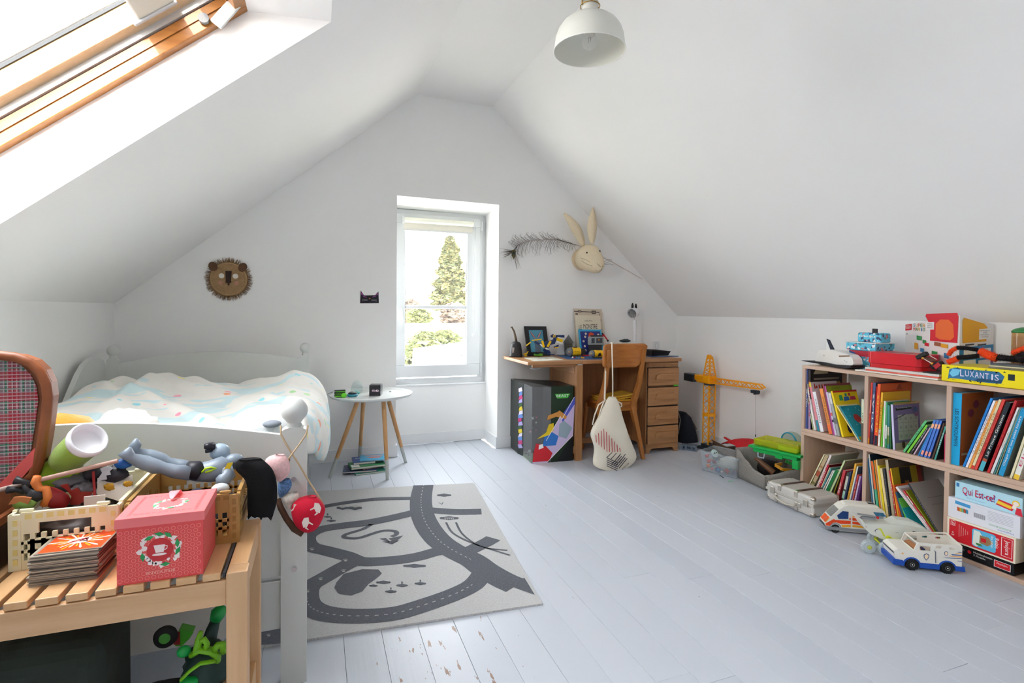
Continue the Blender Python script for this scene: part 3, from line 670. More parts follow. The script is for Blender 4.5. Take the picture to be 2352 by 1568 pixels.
def wreath(m, o, u, w, cx, cz, R, lf, rg, k=1):
 for i in range(26):
  t = 2*PI*i/26; rr = R*rg.uniform(.85,1.15); c = (cx+rr*math.cos(t), cz+rr*math.sin(t)*k); s_ = R*rg.uniform(.13,.26); an = rg.uniform(0, PI)
  m.poly([(c[0]+s_*math.cos(an+q)*e, c[1]+s_*math.sin(an+q)*e*k) for q, e in ((0,1),(1.2,.6),(2.2,.9),(PI, .8),(4.2,.9),(5.2,.5))], o, u, w, 0,.0003)
 for t in lf:
  c = (cx+R*1.05*math.cos(t), cz+R*1.05*math.sin(t)*k); s_ = R*.32; an = t+1.3
  m.poly([(c[0]+s_*math.cos(an), c[1]+s_*math.sin(an)*k),(c[0]+s_*.45*math.cos(an+1.5), c[1]+s_*.45*math.sin(an+1.5)*k),(c[0]-s_*math.cos(an), c[1]-s_*math.sin(an)*k),(c[0]-s_*.45*math.cos(an+1.5), c[1]-s_*.45*math.sin(an+1.5)*k)], o, u, w, 1,.0006)
rg = random.Random(5); wreath(dec, (0,-.0003,0), X_, Z_, cx, cz, .033,(2.2,1.1,.3,5.0,3.5,-.2,1.6), rg)
dec.disc(cx, cz, .025,(0,-.0004,0), X_, Z_, 2,.0003, ry=.026)
dec.poly([(cx-.012, cz+.011),(cx+.010, cz+.011),(cx+.007, cz-.006),(cx-.008, cz-.006)],(0,-.0005,0), X_, Z_, 0,.0006)
dec.disc(cx-.001, cz-.010,.014,(0,-.0005,0), X_, Z_, 0,.0006, ry=.0028); dec.strip([(cx+.009, cz+.008),(cx+.014, cz+.007),(cx+.013, cz+.001),(cx+.008, cz-.001)],.0016,(0,-.0005,0), X_, Z_, 0,.0006)
dec.text('ENVOUTHÉ', (W*.5,-.0006, zl*.16), X_, Z_, .0085, W*.33,3,0)
part('printed_wreath', dec, [C('#f3e2e0', .6), C('#2e9b57', .6), C('#c22f35', .6), C('#f0b6a8', .5)], gb)
dt = MB(); wreath(dt, (-0,0, HB+.0002), X_, Y_, W*.52, D*.47,.030,(2.6,3.4,4.9,.1), rg)
for i in range(44):
 t = i/44*4; sdx = t % 1; k = int(t); e = .018
 pp = [(e+sdx*(W-2*e), e),(W-e, e+sdx*(D-2*e)),(W-e-sdx*(W-2*e), D-e),(e, D-e-sdx*(D-2*e))][k]
 dt.strip([(pp[0]+.0032*math.cos(q), pp[1]+.0032*math.sin(q)) for q in [2*PI*j/6 for j in range(7)]],.0012,(0,0, HB+.0003), X_, Y_, 2)
part('lid_print', dt, [C('#f6dcd8', .6), C('#58b57c', .6), C('#dd5a5c', .6)], lid)
rb = [(W*.5, D*.98, HB+.001),(W*.5, D*.85, HB+.018),(W*.505, D*.68, HB+.016),(W*.51, D*.55, HB+.004)]
rm = MB(); rm.grid(lambda u, v: V(rb[0])*(1-v)**3+V(rb[1])*3*v*(1-v)**2+V(rb[2])*3*v*v*(1-v)+V(rb[3])*v**3+V(((u-.5)*.021*(1-v**5*.9),0,0)),5,12)
part('ribbon_loop', rm, C('#f5a0a8', .35), lid, solid=.0008)
# ---- pile of playing cards: each card sits a little askew
a = PZ(61.5,1353, BZ); b = PZ(220,1335, BZ); cw = b.x-a.x; ncard = 30; hz_ = PY(58,1281, a.y).z-BZ
cards = [C('#a79c8e', .6), C('#8d8478', .6), C('#b9ad9c', .6), C('#6b625a', .6)]
rg = random.Random(11)
for i in range(ncard):
 z = i*hz_/ncard; dx, dy = rg.uniform(-.004,.004)+i*.0001, rg.uniform(-.004,.004)
 t = thing('playing_card', 'worn trading card under the top one in the pile in front of the cream crate', 'card', (a.x+cw/2+dx, a.y+.062+dy, BZ+z), rg.uniform(-.04,.04)-.03, 'trading cards in the pile on the bench') if i < ncard-1 else \
  thing('playing_card', 'topmost trading card of the pile, orange and white starburst face', 'card', (a.x+cw/2+.008, a.y+.066, BZ+z),-.03)
 part('card', MB().bb(-cw/2,-.055,0, cw/2,.055, hz_/ncard*.82), cards[i % 4], t)
 if i == ncard-1:
  f = MB(); z1 = hz_/ncard*.83
  f.poly([(-cw/2+.004,-.051),(cw/2-.004,-.051),(cw/2-.004,.051),(-cw/2+.004,.051)],(0,0, z1), X_, Y_, 0)
  for j in range(26):
   an = 2*PI*j/26+rg.uniform(-.06,.06); r = rg.uniform(.035,.062); e = .05
   f.poly([(0,0),(max(-cw/2+.005, min(cw/2-.005, r*math.cos(an-e))), max(-.05, min(.05, r*.85*math.sin(an-e)))),(max(-cw/2+.005, min(cw/2-.005,1.1*r*math.cos(an))), max(-.05, min(.05,.95*r*math.sin(an)))),(max(-cw/2+.005, min(cw/2-.005, r*math.cos(an+e))), max(-.05, min(.05, r*.85*math.sin(an+e))))],(0,0, z1), X_, Y_, 1+(j % 2),.0003+.00002*j)
  f.disc(0,0,.022,(0,0, z1), X_, Y_, 2,.0010, ry=.018)
  for j in range(7): f.strip([(rg.uniform(-.018,.018), rg.uniform(-.012,.012)) for _ in range(3)],.003,(0,0, z1), X_, Y_, 3+(j % 2),.0013+.0001*j)
  part('starburst_print', f, [C('#e8541e', .35), C('#f7b531', .35), C('#fdf4e2', .35), C('#c2303a', .35), C('#4a3340', .35)], t)
# ---- folding plastic crates
def crate(nm, label, x0, y0, x1, y1, z0, h, M1, M2):
 t = thing(nm, label, 'crate', (x0, y0, z0)); w, d = x1-x0, y1-y0; th = .006
 part('base', MB().bb(0,0,.0, w, d, .006), M1, t)
 for k, (o, u, L, n_) in enumerate((((0,0), X_, w, Y_),((w, 0), Y_, d, -X_),((w, d),-X_, w, -Y_),((0, d),-Y_, d, X_))):
  m = MB(); O = V((o[0], o[1],0))
  def wall(a, b, za, zb, t0=0, t1=th): m.prism([(a, za),(b, za),(b, zb),(a, zb)], O+n_*t0, u, Z_, n_*(t1-t0))
  wall(0,.022,0, h-.004,-.002); wall(L-.022, L, 0, h-.004,-.002)            # corner posts
  wall(.022, L-.022,.006, h*.16); wall(.022, L-.022, h*.86, h, -.003)          # lower band and rim
  hl = L*.5-.042; hs, he = L/2-.05*min(1, L/.2), L/2+.05*min(1, L/.2)
  wall(.022, hs, h*.62, h*.86); wall(he, L-.022, h*.62, h*.86)
  wall(hs, he, h*.80, h*.86)
  # lattice of slanted holes between the bands
  nb = max(4, int((L-.044)/.0195)); stp = (L-.044)/nb
  for i in range(nb+1):
   x = .022+i*stp; wall(max(.022, x-.0045), min(L-.022, x+.0045), h*.16, h*.62)
  for q in (.16+.46/3*1,.16+.46/3*2): wall(.022, L-.022, h*q-.0035, h*q+.0035)
  wall(hs-.02, he+.02, h*.17, h*.52)
  part('side', m, M1, t)
  rb = MB()
  for i in range(int((L-.03)/.02)):
   x = .03+i*.02; rb.prism([(x, h*.86+.003),(x+.013, h*.86+.003),(x+.013, h-.004),(x, h-.004)], O-n_*.0034, u, Z_, n_*.0012)
  for q in (0.008, L-.014):
   for j in range(5): rb.prism([(q, h*(.1+.17*j)),(q+.008, h*(.1+.17*j)),(q+.008, h*(.2+.17*j)),(q, h*(.2+.17*j))], O-n_*.0034, u, Z_, n_*.0014)
  part('rib', rb, M2, t)
 for x, y in ((.018,.0),(w-.018-.026,0),(.018, d-.008),(w-.044, d-.008)): part('stacking_lug', MB().bb(x, y, h, x+.026, y+.008, h+.007), M1, t, bevel=.002)
 return t
ca = PZ(21,1313, BZ); cxr = PY(272,1160, ca.y).x; ch_ = PY(20,1180, ca.y).z-BZ
CR1 = (ca.x, ca.y, cxr, ca.y+.285)
crate('folding_crate', 'cream plastic folding crate full of toy dragons on the bench', CR1[0], CR1[1], CR1[2], CR1[3], BZ, ch_, mat('cream_plastic', '#ece5c4', .45), mat('yellow_cream_plastic', '#e6d488', .4))
g0 = PZ(548,1245, BZ)
CR2 = (CR1[2]+.012, CR1[1]+.004, g0.x, CR1[3])
crate('folding_crate', 'mustard brown plastic folding crate behind the pink box, holding a grey figure', CR2[0], CR2[1], CR2[2], CR2[3], BZ, ch_-.004, mat('mustard_plastic', '#b0884e', .4), mat('mustard_plastic_rib', '#9c733c', .4))
# == wooden desk with a folding leaf
M_oak = wood('oak_desk_x', '#9a6a42', '#b98a5e', 0,1.1,.4,2); M_oakz = wood('oak_desk_z', '#93643d', '#b58558', 2,1.1,.42,2); M_oaky = wood('oak_desk_y', '#9a6a42', '#b98a5e', 1,1.1,.4,2)
M_dark = mat('desk_shadow_gap', '#33231a', .8)
DT = .805; d0, d1 = 3.745,4.315
fl = PZ(1207.5,830.6, DT); xj = PZ(1325.5,826, DT).x; xe = PZ(1571,823, DT).x
desk = thing('desk', 'old brown oak pedestal desk with four drawers under the rabbit head', 'desk', (2.3,4.03,0))
part('folding_leaf', MB().bb(fl.x, d0, DT-.024, xj-.002, d1, DT), M_oak, desk, w=1, bevel=.003)
part('desk_top', MB().bb(xj, d0, DT-.026, xe, d1, DT), M_oak, desk, w=1, bevel=.003)
part('leaf_support', MB().bb(fl.x+.05, d0+.03, DT-.046, xj-.02, d0+.052, DT-.024), M_oak, desk, w=1, bevel=.002)
part('hinge', MB().bb(xj-.04, d0+.004, DT-.034, xj+.0, d0+.02, DT-.026), M_alu, desk, w=1)
part('support_hook', MB().tube([(fl.x+.035, d0+.035, DT-.05),(fl.x+.07, d0+.03, DT-.058),(fl.x+.11, d0+.03, DT-.056),(fl.x+.12, d0+.03, DT-.048)],.003,6), M_alu, desk, w=1)
yf_ = 3.765; xp0 = PY(1325,860, yf_).x; xp1 = PY(1339,860, yf_).x
side = part('side_panel', MB().bb(xp0+.004, yf_+.02,0, xp1-.004,4.29, DT-.026), M_oakz, desk, w=1, bevel=.002)
part('front_post', MB().bb(xp0, yf_, 0, xp1, yf_+.035, DT-.026), M_oakz, desk, w=1, bevel=.002)
part('rear_post', MB().bb(xp0,4.25,0, xp1,4.29, DT-.026), M_oakz, desk, w=1, bevel=.002)
part('side_frame_rail', MB().bb(xp0-.006, yf_+.035, DT-.11, xp0+.006,4.25, DT-.055), M_oaky, desk, w=1, bevel=.002)
part('side_frame_rail', MB().bb(xp0-.006, yf_+.035,.05, xp0+.006,4.25,.11), M_oaky, desk, w=1, bevel=.002)
xd0 = PY(1486,900, yf_).x; xd1 = PY(1558.6,900, yf_).x+.002
part('back_panel', MB().bb(xp1,4.24,.10, xd0,4.255, DT-.026), M_oakz, desk, w=1)
part('foot_rail', MB().bb(xp1,4.0,.07, xd0,4.03,.115), M_oak, desk, w=1, bevel=.002)
ped = MB().bb(xd0, yf_+.014,.07, xd1,4.29, DT-.026)
ped_o = part('pedestal', ped, M_oakz, desk, w=1, bevel=.002)
# plinth with a curved cut-out
n = 10; pl = [(xd0,0),(xd0+.035,0)]+[(xd0+.035+.03*(1-math.cos(t)),.04*math.sin(t)) for t in [PI/2*i/n for i in range(1, n+1)]]
pl += [(xd1-.035-.03*(1-math.cos(t)),.04*math.sin(t)) for t in [PI/2*i/n for i in range(n, 0,-1)]]+[(xd1-.035,0),(xd1,0),(xd1,.082),(xd0,.082)]
part('plinth', MB().prism(pl, (0, yf_+.004,0), X_, Z_, (0,.02,0)), M_oak, desk, w=1, bevel=.002)
part('plinth_side', MB().bb(xd1-.012, yf_+.024,0, xd1+.002,4.29,.082), M_oaky, desk, w=1)
part('pull_out_slide', MB().bb(xd0+.012, yf_+.004, DT-.052, xd1-.004,4.2, DT-.036), M_oak, desk, w=1, bevel=.002)
def cz(py): return PY(1523, py, yf_-.004).z
dr = [(615,765),(782,935),(948,1100),(1112,1262)]
for i, (a, b) in enumerate(dr):
 z1, z0 = cz(680+a/3.734), cz(680+b/3.734); x0, x1 = xd0+.012, xd1-.004
 part('recess_line', MB().bb(x0-.004, yf_+.008, z0-.006, x1+.002, yf_+.0145, z1+.005), M_dark, desk, w=1)
 f = part('drawer', MB().bb(x0, yf_-.006, z0, x1, yf_+.016, z1), M_oak, desk, w=1, bevel=.003)
 w = x1-x0; h = (z1-z0); hx0, hx1 = x0+w*.22, x1-w*.12; hz0, hz1 = z0+h*.34, z0+h*.68; r = min(.035,(hz1-hz0)*.9)
 pp = [(hx0, hz0),(hx1, hz0)]+[(hx1-r*.6+r*.6*math.cos(t), hz1-r+r*math.sin(t)) for t in [PI/2*j/6 for j in range(7)]]+[(hx0+r-r*math.cos(t), hz1-r+r*math.sin(t)) for t in [PI/2*j/6 for j in range(6,-1,-1)]]
 part('drawer_pull', MB().prism(pp, (0, yf_-.006,0), X_, Z_, (0,-.014,0)), M_oak, f, w=1, bevel=.005)
g = cz(680+770/3.734)
single('green_toy_bit', MB().bb(xd1-.058, yf_-.02, g-.004, xd1-.022, yf_+.004, g+.008), C('#5fb83a', .4), 'small bright green toy strip stuck above the second desk drawer', 'toy', bevel=.003)
# == desk chair
M_ch = wood('chair_wood_x', '#9c5a24', '#b87434', 0,1.0,.33,2.0); M_chz = wood('chair_wood_z', '#a5652f', '#bd7d40', 2,1.0,.33,2.0)
yc = 3.60
chair = thing('wooden_chair', 'brown wooden chair with a curved back rest pushed under the desk', 'chair', (2.26,3.8,0))
tl, tr = PY(1384,790, yc), PY(1487,789, yc); bl_, br = PY(1384,846, yc), PY(1471,846, yc)
def roundpoly(w, h, r, n=6):
 pts = []
 for cx, cy, a in ((w-r, h-r, 0),(r, h-r, PI/2),(r, r, PI),(w-r, r, 3*PI/2)):
  pts += [(cx+r*math.cos(a+PI/2*i/n), cy+r*math.sin(a+PI/2*i/n)) for i in range(n+1)]
 return pts
# curved panel: outline rows with rounded corners
m = MB(); rows = 12; cols = 16; vs = []; r = .035; W0 = tr.x-tl.x; Hh = tl.z-bl_.z
for j in range(rows+1):
 v = j/rows; dz = v*Hh; ins = 0
 q = min(dz, Hh-dz)
 if q < r: ins = r-math.sqrt(max(0, r*r-(r-q)**2))
 xa, xb = lerp(tl.x, bl_.x, v)+ins, lerp(tr.x, br.x, v)-ins
 for i in range(cols+1):
  u = i/cols; x = lerp(xa, xb, u); uu = (x-tl.x)/W0
  vs.append(V((x, yc-.02+.05*math.sin(PI*max(0, min(1, uu)))+.012*v, tl.z-dz)))
m.add(vs, [(j*(cols+1)+i, j*(cols+1)+i+1,(j+1)*(cols+1)+i+1,(j+1)*(cols+1)+i) for j in range(rows) for i in range(cols)],0, True)
part('backrest', m, M_ch, chair, w=1, solid=.014)
# rear legs run from the floor, past the seat, up to the back rest
def leg(pts, w, d):
 m = MB(); vs = []
 for k, (x, y, z) in enumerate(pts):
  ww = w[k]/2; vs += [V((x-ww, y-d[k]/2, z)), V((x+ww, y-d[k]/2, z)), V((x+ww, y+d[k]/2, z)), V((x-ww, y+d[k]/2, z))]
 fs = [(k*4+i, k*4+(i+1) % 4,(k+1)*4+(i+1) % 4,(k+1)*4+i) for k in range(len(pts)-1) for i in range(4)]+[(3,2,1,0), tuple(range(len(vs)-4, len(vs)))]
 return m.add(vs, fs, 0, False)
f1 = PZ(1477,1054,0)
sz = .44
lr = [(f1.x, f1.y, 0),(f1.x-.012, f1.y+.06,.2),(f1.x-.045, f1.y+.10, sz-.02),(f1.x-.02, f1.y+.04,.62),(PY(1478,800, yc-.03).x, yc-.045, tl.z-.045)]
part('rear_leg', leg(lr, (.032,.036,.044,.036,.030),(.03,.036,.05,.036,.022)), M_chz, chair, w=1, bevel=.006)
dx = PY(1398,800, yc).x-PY(1478,800, yc).x
ll = [(x+dx*(.98 if z < .5 else 1), y, z) for x, y, z in lr]
part('rear_leg', leg(ll, (.032,.036,.044,.036,.030),(.03,.036,.05,.036,.022)), M_chz, chair, w=1, bevel=.006)
xc = (lr[0][0]+ll[0][0])/2; ysf = f1.y+.42
for sx in (-1,1): part('front_leg', MB().cone((xc+sx*.17, ysf+.02,0),(xc+sx*.155, ysf-.03, sz-.02),.014,.02,12), M_chz, chair, w=1)
st = MB(); st.prism([(xc+.185*math.cos(t)*(1-.06*math.sin(t)), f1.y+.265+.205*math.sin(t)) for t in [2*PI*i/36 for i in range(36)]],(0,0, sz), X_, Y_, (0,0,.02), smooth=True)
part('seat', st, M_ch, chair, w=1, bevel=.004)
part('seat_rail', MB().bb(xc-.155, f1.y+.09, sz-.055, xc+.155, f1.y+.11, sz-.002).bb(xc-.15, ysf-.04, sz-.055, xc+.15, ysf-.02, sz-.002).bb(xc-.16, f1.y+.11, sz-.055, xc-.142, ysf-.04, sz-.002).bb(xc+.142, f1.y+.11, sz-.055, xc+.16, ysf-.04, sz-.002), M_ch, chair, w=1, bevel=.002)
# folded yellow cloth on the seat
def yel(u, v, k):
 return V((lerp(xc-.16, xc+.135, u)+.02*noise.noise(V((v*4, k, 0))), lerp(f1.y+.11, f1.y+.30, v), sz+.022+k*.012+.006*noise.noise(V((u*5, v*5, k)))+.010*u*u*k))
yl = thing('folded_cloth', 'folded mustard yellow cloth lying on the chair seat', 'cloth', (xc, f1.y+.2, sz+.02))
for k in range(3): part('fold', MB().grid(lambda u, v: yel(u, v, k+.4),14,10), mat('mustard_cloth', '#c99a2e', .9, bump=.2, bscale=120), yl, w=1, solid=.0105)
# == canvas bag hanging from the chair
yb_ = 3.50
def CB(x, y): return (1130+x/3.734,680+y/3.734)
rows_c = [(1005,1060,862),(985,1075,890),(965,1092,930),(940,1106,980),(905,1122,1050),(868,1143,1120),(838,1168,1190),(868,1192,1250),(880,1222,1310),(872,1246,1375),(864,1215,1430),(872,1160,1465),(960,1120,1490),(1040,1095,1503)]
rows = [(*[CB(a, y)[0], CB(b, y)[0]], CB(a, y)[1],.35+.65*min(1, i/5)*(1 if i < 11 else (14-i)/3.2)) for i, (a, b, y) in enumerate(rows_c)]
bag = thing('canvas_bag', 'cream drawstring canvas bag with red and black stripe print hanging on the chair', 'bag', (PY(1400,1000, yb_).x, yb_, .03))
part('bag_body', soft_rows(MB(), rows, yb_, .05,12, power=.7, wob=.012), mat('cream_canvas', '#e4dccb', .95, bump=.25, bscale=160), bag, w=1, sub=1)
def bsurf(cx, cy):       # front surface of the bag under a crop point
 for (a, b, y),(a2, b2, y2) in zip(rows_c, rows_c[1:]):
  if y <= cy <= y2 or (a, b, y) == rows_c[-2]:
   t = (cy-y)/(y2-y); l, r_ = lerp(a, a2, t), lerp(b, b2, t); break
 u = max(.02, min(.98,(cx-l)/(r_-l))); q = 2*math.sqrt(u*(1-u))
 return PY(*CB(cx, cy), yb_-.05*q**.7-.012)
def bstrip(m, pts, wd, mi):
 vs = [];
 for k, (x, y) in enumerate(pts):
  a = pts[max(0, k-1)]; b = pts[min(len(pts)-1, k+1)]; d = V((b[0]-a[0], b[1]-a[1])).normalized(); nx, ny = -d.y*wd/2, d.x*wd/2
  vs += [bsurf(x+nx, y+ny), bsurf(x-nx, y-ny)]
 m.add(vs, [(2*k, 2*k+1,2*k+3,2*k+2) for k in range(len(pts)-1)], mi, False)
m = MB()
for i in range(10):
 t = i/9; a = (950-62*(1-t)+t*0+t*150*0,0); x0 = lerp(893,1098, t);
 top = lerp(1190,1135, min(1, t*3)) if t < .33 else lerp(1135,1300,(t-.33)/.67); bot = lerp(1255,1335, min(1, t*2.2))
 bstrip(m, [(x0+5*(q-.5), lerp(top, bot, q)) for q in [j/5 for j in range(6)]],6,0)
for i in range(4): y0 = 1345+i*1; bstrip(m, [(lerp(1030+i*38,1000+i*36-18, q), lerp(1340+i*5,1385+i*14, q)) for q in (0,.5,1)],6,1)
for i in range(5): bstrip(m, [(985+q*(95),1385+i*17+q*(45)) for q in (0,.33,.66,1)],6,1)
for i in range(5): bstrip(m, [(1160-i*16-q*70,1390-i*6+q*(85-i*2)) for q in (0,.33,.66,1)],6,1)
part('stripe_print', m, [C('#b8343a', .8), C('#2a2c3c', .8)], bag, w=1)
t0 = bsurf(1112,1480); m = MB(); m.text('armor-lux', bsurf(1140,1455)+V((0,-.004,0)),(.75,-.05,.62),(-.6,0,.78),.02,.075,0,0,.2)
part('printed_name', m, C('#2f3038', .8), bag, w=1)
M_cord = mat('cotton_cord', '#e6dccb', .9, bump=.3, bscale=300)
sy = yc-.075
def cw(x, y, dy=0): p = PY(*CB(x, y), sy+dy); return p
m = MB(); m.tube([cw(1028,398,.03), cw(1030,500), cw(1034,620), cw(1036,740), cw(1036,850), cw(1022,880,.01)],.0065,8, flat=.5)
m.tube([cw(1028,398,.03), cw(1022,396,.10), cw(972,500,.12), cw(974,640,.10), cw(970,780,.03), cw(966,880,.0), cw(985,900,0)],.0065,8, flat=.5)
m.tube([cw(975,890), cw(915,930,-.02), cw(880,1020,-.03), cw(862,1100,-.03), cw(890,1112,-.02), cw(915,1040,-.03), cw(940,950,-.03), cw(972,880,-.01)],.005,7)
m.tube([cw(1070,900), cw(1110,920,-.01), cw(1112,945,-.01), cw(1092,952,0)],.006,7)
part('cord', m, M_cord, bag, w=1)
# == toy box with a clear window, on the floor by the desk
t_ = [PZ(1189,1041,0), PZ(1201,1047,0), PZ(1221,1064.5,0), PZ(1326.5,1061,0)]
fr_ = t_[2]; fe = V((xp0-.015, t_[2].y-.02,0)); ux = (fe-fr_).normalized(); bk_ = V((-ux.y, ux.x, 0))
zt_ = PY(1222,889, fr_.y).z; Dp = .30
p4 = [t_[0], t_[1], fr_, fe, fe+bk_*Dp, t_[0]+bk_*(Dp-.06)]
box = thing('toy_box', 'tall black toy packaging box with clear window and bright art under the desk leaf', 'box', tuple((fr_+fe)/2))
M_blk = mat('black_card', '#16181a', .35);
bx = MB(); def_ = p4
bx.add([p for p in p4]+[p+Z_*zt_ for p in p4],[(0,1,7,6),(3,4,10,9),(4,5,11,10),(5,0,6,11),(0,1,2,3,4,5)])
part('carton', bx, mat('printed_card_dark', '#1b2320', .35), box, w=1, solid=.003)
wf = .46   # window takes the left part of the front
fm = fr_.lerp(fe, wf)
cw_ = MB(); cw_.add([t_[1], fr_, fm, t_[1]+Z_*zt_, fr_+Z_*zt_, fm+Z_*zt_],[(0,1,4,3),(1,2,5,4)])
M_film = glassy('clear_film', '#cfd2d6', .22,.05)
part('clear_window', cw_, M_film, box, w=1)
tp = MB(); q_ = [fm+Z_*zt_, fe+Z_*zt_, fe+bk_*Dp+Z_*zt_, t_[0]+bk_*(Dp-.06)+Z_*zt_]; tp.add(q_, [(0,1,2,3)]); part('top_panel', tp, M_blk, box, w=1)
tq = MB(); q_ = [t_[0]+Z_*zt_, t_[1]+Z_*zt_, fr_+Z_*zt_, fm+Z_*zt_, t_[0]+bk_*(Dp-.06)+Z_*zt_]; tq.add(q_, [(0,1,2,3,4)]); part('clear_top', tq, M_film, box, w=1)
W_ = (fe-fr_).length; ar = MB(); O = fr_-bk_*.002
ar.poly([(W_*wf, zt_*.02),(W_, .0),(W_, zt_),(W_*wf, zt_)], O, ux, Z_, 0)
ar.poly([(0,0),(W_, 0),(W_, zt_*.36),(W_*.62, zt_*.0+.01)], O, ux, Z_, 1,.0004)
ar.poly([(W_*.0,.0),(W_*.36,0),(W_*1.0, zt_*.34),(W_*1.04, zt_*.83),(W_*.66, zt_*.58),(W_*.34, zt_*.28)], O, ux, Z_, 2,.0006)
ar.poly([(W_*.70, zt_*.60),(W_*1.04, zt_*.86),(W_*1.04, zt_*.76),(W_*.74, zt_*.52)], O, ux, Z_, 3,.0009)
ar.poly([(W_*.02, zt_*.02),(W_*.42, zt_*.02),(W_*.50, zt_*.12),(W_*.30, zt_*.24),(W_*.10, zt_*.26),(W_*.04, zt_*.14)], O, ux, Z_, 4,.0012)
ar.poly([(W_*.26, zt_*.22),(W_*.58, zt_*.22),(W_*.64, zt_*.34),(W_*.48, zt_*.40),(W_*.30, zt_*.36)], O, ux, Z_, 5,.0014)
ar.poly([(W_*.12, zt_*.32),(W_*.34, zt_*.40),(W_*.40, zt_*.50),(W_*.52, zt_*.52),(W_*.52, zt_*.42),(W_*.40, zt_*.36)], O, ux, Z_, 6,.0016)
ar.poly([(W_*.64, zt_*.34),(W_*.84, zt_*.30),(W_*.98, zt_*.44),(W_*.78, zt_*.54),(W_*.66, zt_*.50)], O, ux, Z_, 7,.0018)
ar.poly([(W_*.36, zt_*.56),(W_*.58, zt_*.60),(W_*.82, zt_*.56),(W_*.84, zt_*.60),(W_*.66, zt_*.68),(W_*.60, zt_*.66),(W_*.38, zt_*.62)], O, ux, Z_, 8,.0020)
ar.poly([(W_*.16, zt_*.18),(W_*.28, zt_*.20),(W_*.26, zt_*.25),(W_*.17, zt_*.24)], O, ux, Z_, 9,.0024)
ar.poly([(W_*.54, zt_*.90),(W_*.92, zt_*.90),(W_*.86, zt_*.84),(W_*.60, zt_*.84)], O, ux, Z_, 10,.0010)
ar.strip([(W_*.0, zt_*.01),(W_*.36, zt_*.0)],.003, O, ux, Z_, 9,.0016)
for a_, b2 in (((.36,0),(1.0,.34)),((.34,.29),(.68,.60)),((.68,.60),(.72,.56)),((.72,.56),(1.02,.85))): ar.strip([(W_*a_[0], zt_*a_[1]),(W_*b2[0], zt_*b2[1])],.004, O, ux, Z_, 9,.0026)
ar.text('BEAST', O+ux*(W_*.73)+Z_*(zt_*.875)-bk_*.004, ux, Z_, .020, W_*.30,9)
part('printed_art', ar, [C(c, .4) for c in ('#152b16', '#101114', '#c9b8dc', '#4a57c0', '#c8202c', '#2b6fc0', '#e3c21c', '#93a6b4', '#c98a3e', '#f2f2f0', '#3fae3a')], box, w=1)
sd = MB(); us = (t_[1]-t_[0]); L_ = us.length; us.normalize(); O2 = t_[0]-us.cross(Z_)*-.0-V((.002,.0025,0)); rg = random.Random(2)
sd.poly([(0,0),(L_, 0),(L_, zt_*.96),(0, zt_*.99)], O2, us, Z_, 0)
for i in range(16):
 z = zt_*(.08+.052*i); sd.poly([(L_*rg.uniform(0,.2), z),(L_*rg.uniform(.7,1), z+.02),(L_*rg.uniform(.6,1), z+.05),(L_*rg.uniform(0,.3), z+.03)], O2, us, Z_, 1+i % 6,.0004+.0001*i)
part('printed_side', sd, [C(c, .45) for c in ('#1b2320', '#a7a3d6', '#c03a74', '#5a86c8', '#d9d2e6', '#d8c22c', '#35583a')], box, w=1)
inn = MB(); c_ = (t_[1]+fm)/2+bk_*.09
inn.add([t_[1]+bk_*.20, fm+bk_*.20, fm+bk_*.20+Z_*zt_, t_[1]+bk_*.20+Z_*zt_],[(0,1,2,3)],0)
inn.add([fm+bk_*.01, fm+bk_*.2, fm+bk_*.2+Z_*zt_*.98, fm+bk_*.01+Z_*zt_*.98],[(0,1,2,3)],0)
inn.add([t_[1]+bk_*.01, fr_+bk_*.01, fm+bk_*.01, fm+bk_*.12+Z_*.02, t_[1]+bk_*.12+Z_*.02],[(0,1,2,3,4)],1)
for i in range(22):
 p = c_+ux*rg.uniform(-.05,.05)+bk_*rg.uniform(-.02,.05)+Z_*rg.choice([rg.uniform(.01,.07), rg.uniform(zt_*.3, zt_*.55)]); inn.ball(p, rg.uniform(.006,.014),8,5, mi=rg.choice([2,3,4]))
part('insert', inn, [mat('brown_insert', '#3b322e', .5), C('#8fa07e', .6), C('#d8d8d2', .5), C('#b84a6a', .5), C('#33302f', .5)], box, w=1)
# floor socket on the wall behind it
so = MB().bb(1.60, YW-.010,.30,1.68, YW, .38);
so_ = single('wall_socket', so, M_trim, 'white wall socket half hidden behind the toy box', 'socket', bevel=.004)
# == side table
TC = V((.378,4.02,.565))
tb = thing('tray_table', 'round white tray table with four splayed beech legs dipped in grey', 'table', (TC.x, TC.y, 0))
M_tray = mat('white_tray_lacquer', '#dfe3e1', .22)
R3 = .297
part('tray', MB().lathe([(0,.0),(R3*.88,.0),(R3*.96,.006),(R3,.018),(R3+.003,.017),(R3+.002,.012),(R3*.97,-.002),(R3*.88,-.010),(0,-.010)],64,(0,0, TC.z)), M_tray, tb)
M_beech = wood('beech_leg', '#bd8a55', '#d3a470', 2,1,.45,1.8); M_dip = mat('grey_dipped_leg', '#b3b8b3', .5)
feet = [PZ(757,1096,0), PZ(890,1101.5,0), PZ(932,1062,0), PZ(824,1057,0)]; feet[3] = V((.318,4.318,0))
tops = [(-.10,-.07),(.075,-.135),(.125,.035),(-.045,.11)]
for f, t in zip(feet, tops):
 a = V((f.x-TC.x, f.y-TC.y, .012)); b = V((t[0], t[1], TC.z-.028)); a.z = 0
 l = part('leg', MB().cone(a+(b-a)*.25, b, .0135,.0165,16), M_beech, tb); part('dipped_end', MB().cone(a, a+(b-a)*.252,.0115,.0137,16), M_dip, l)
 part('mount', MB().box((b.x, b.y, TC.z-.019),(.06,.05,.018)), M_dip, tb, bevel=.003)
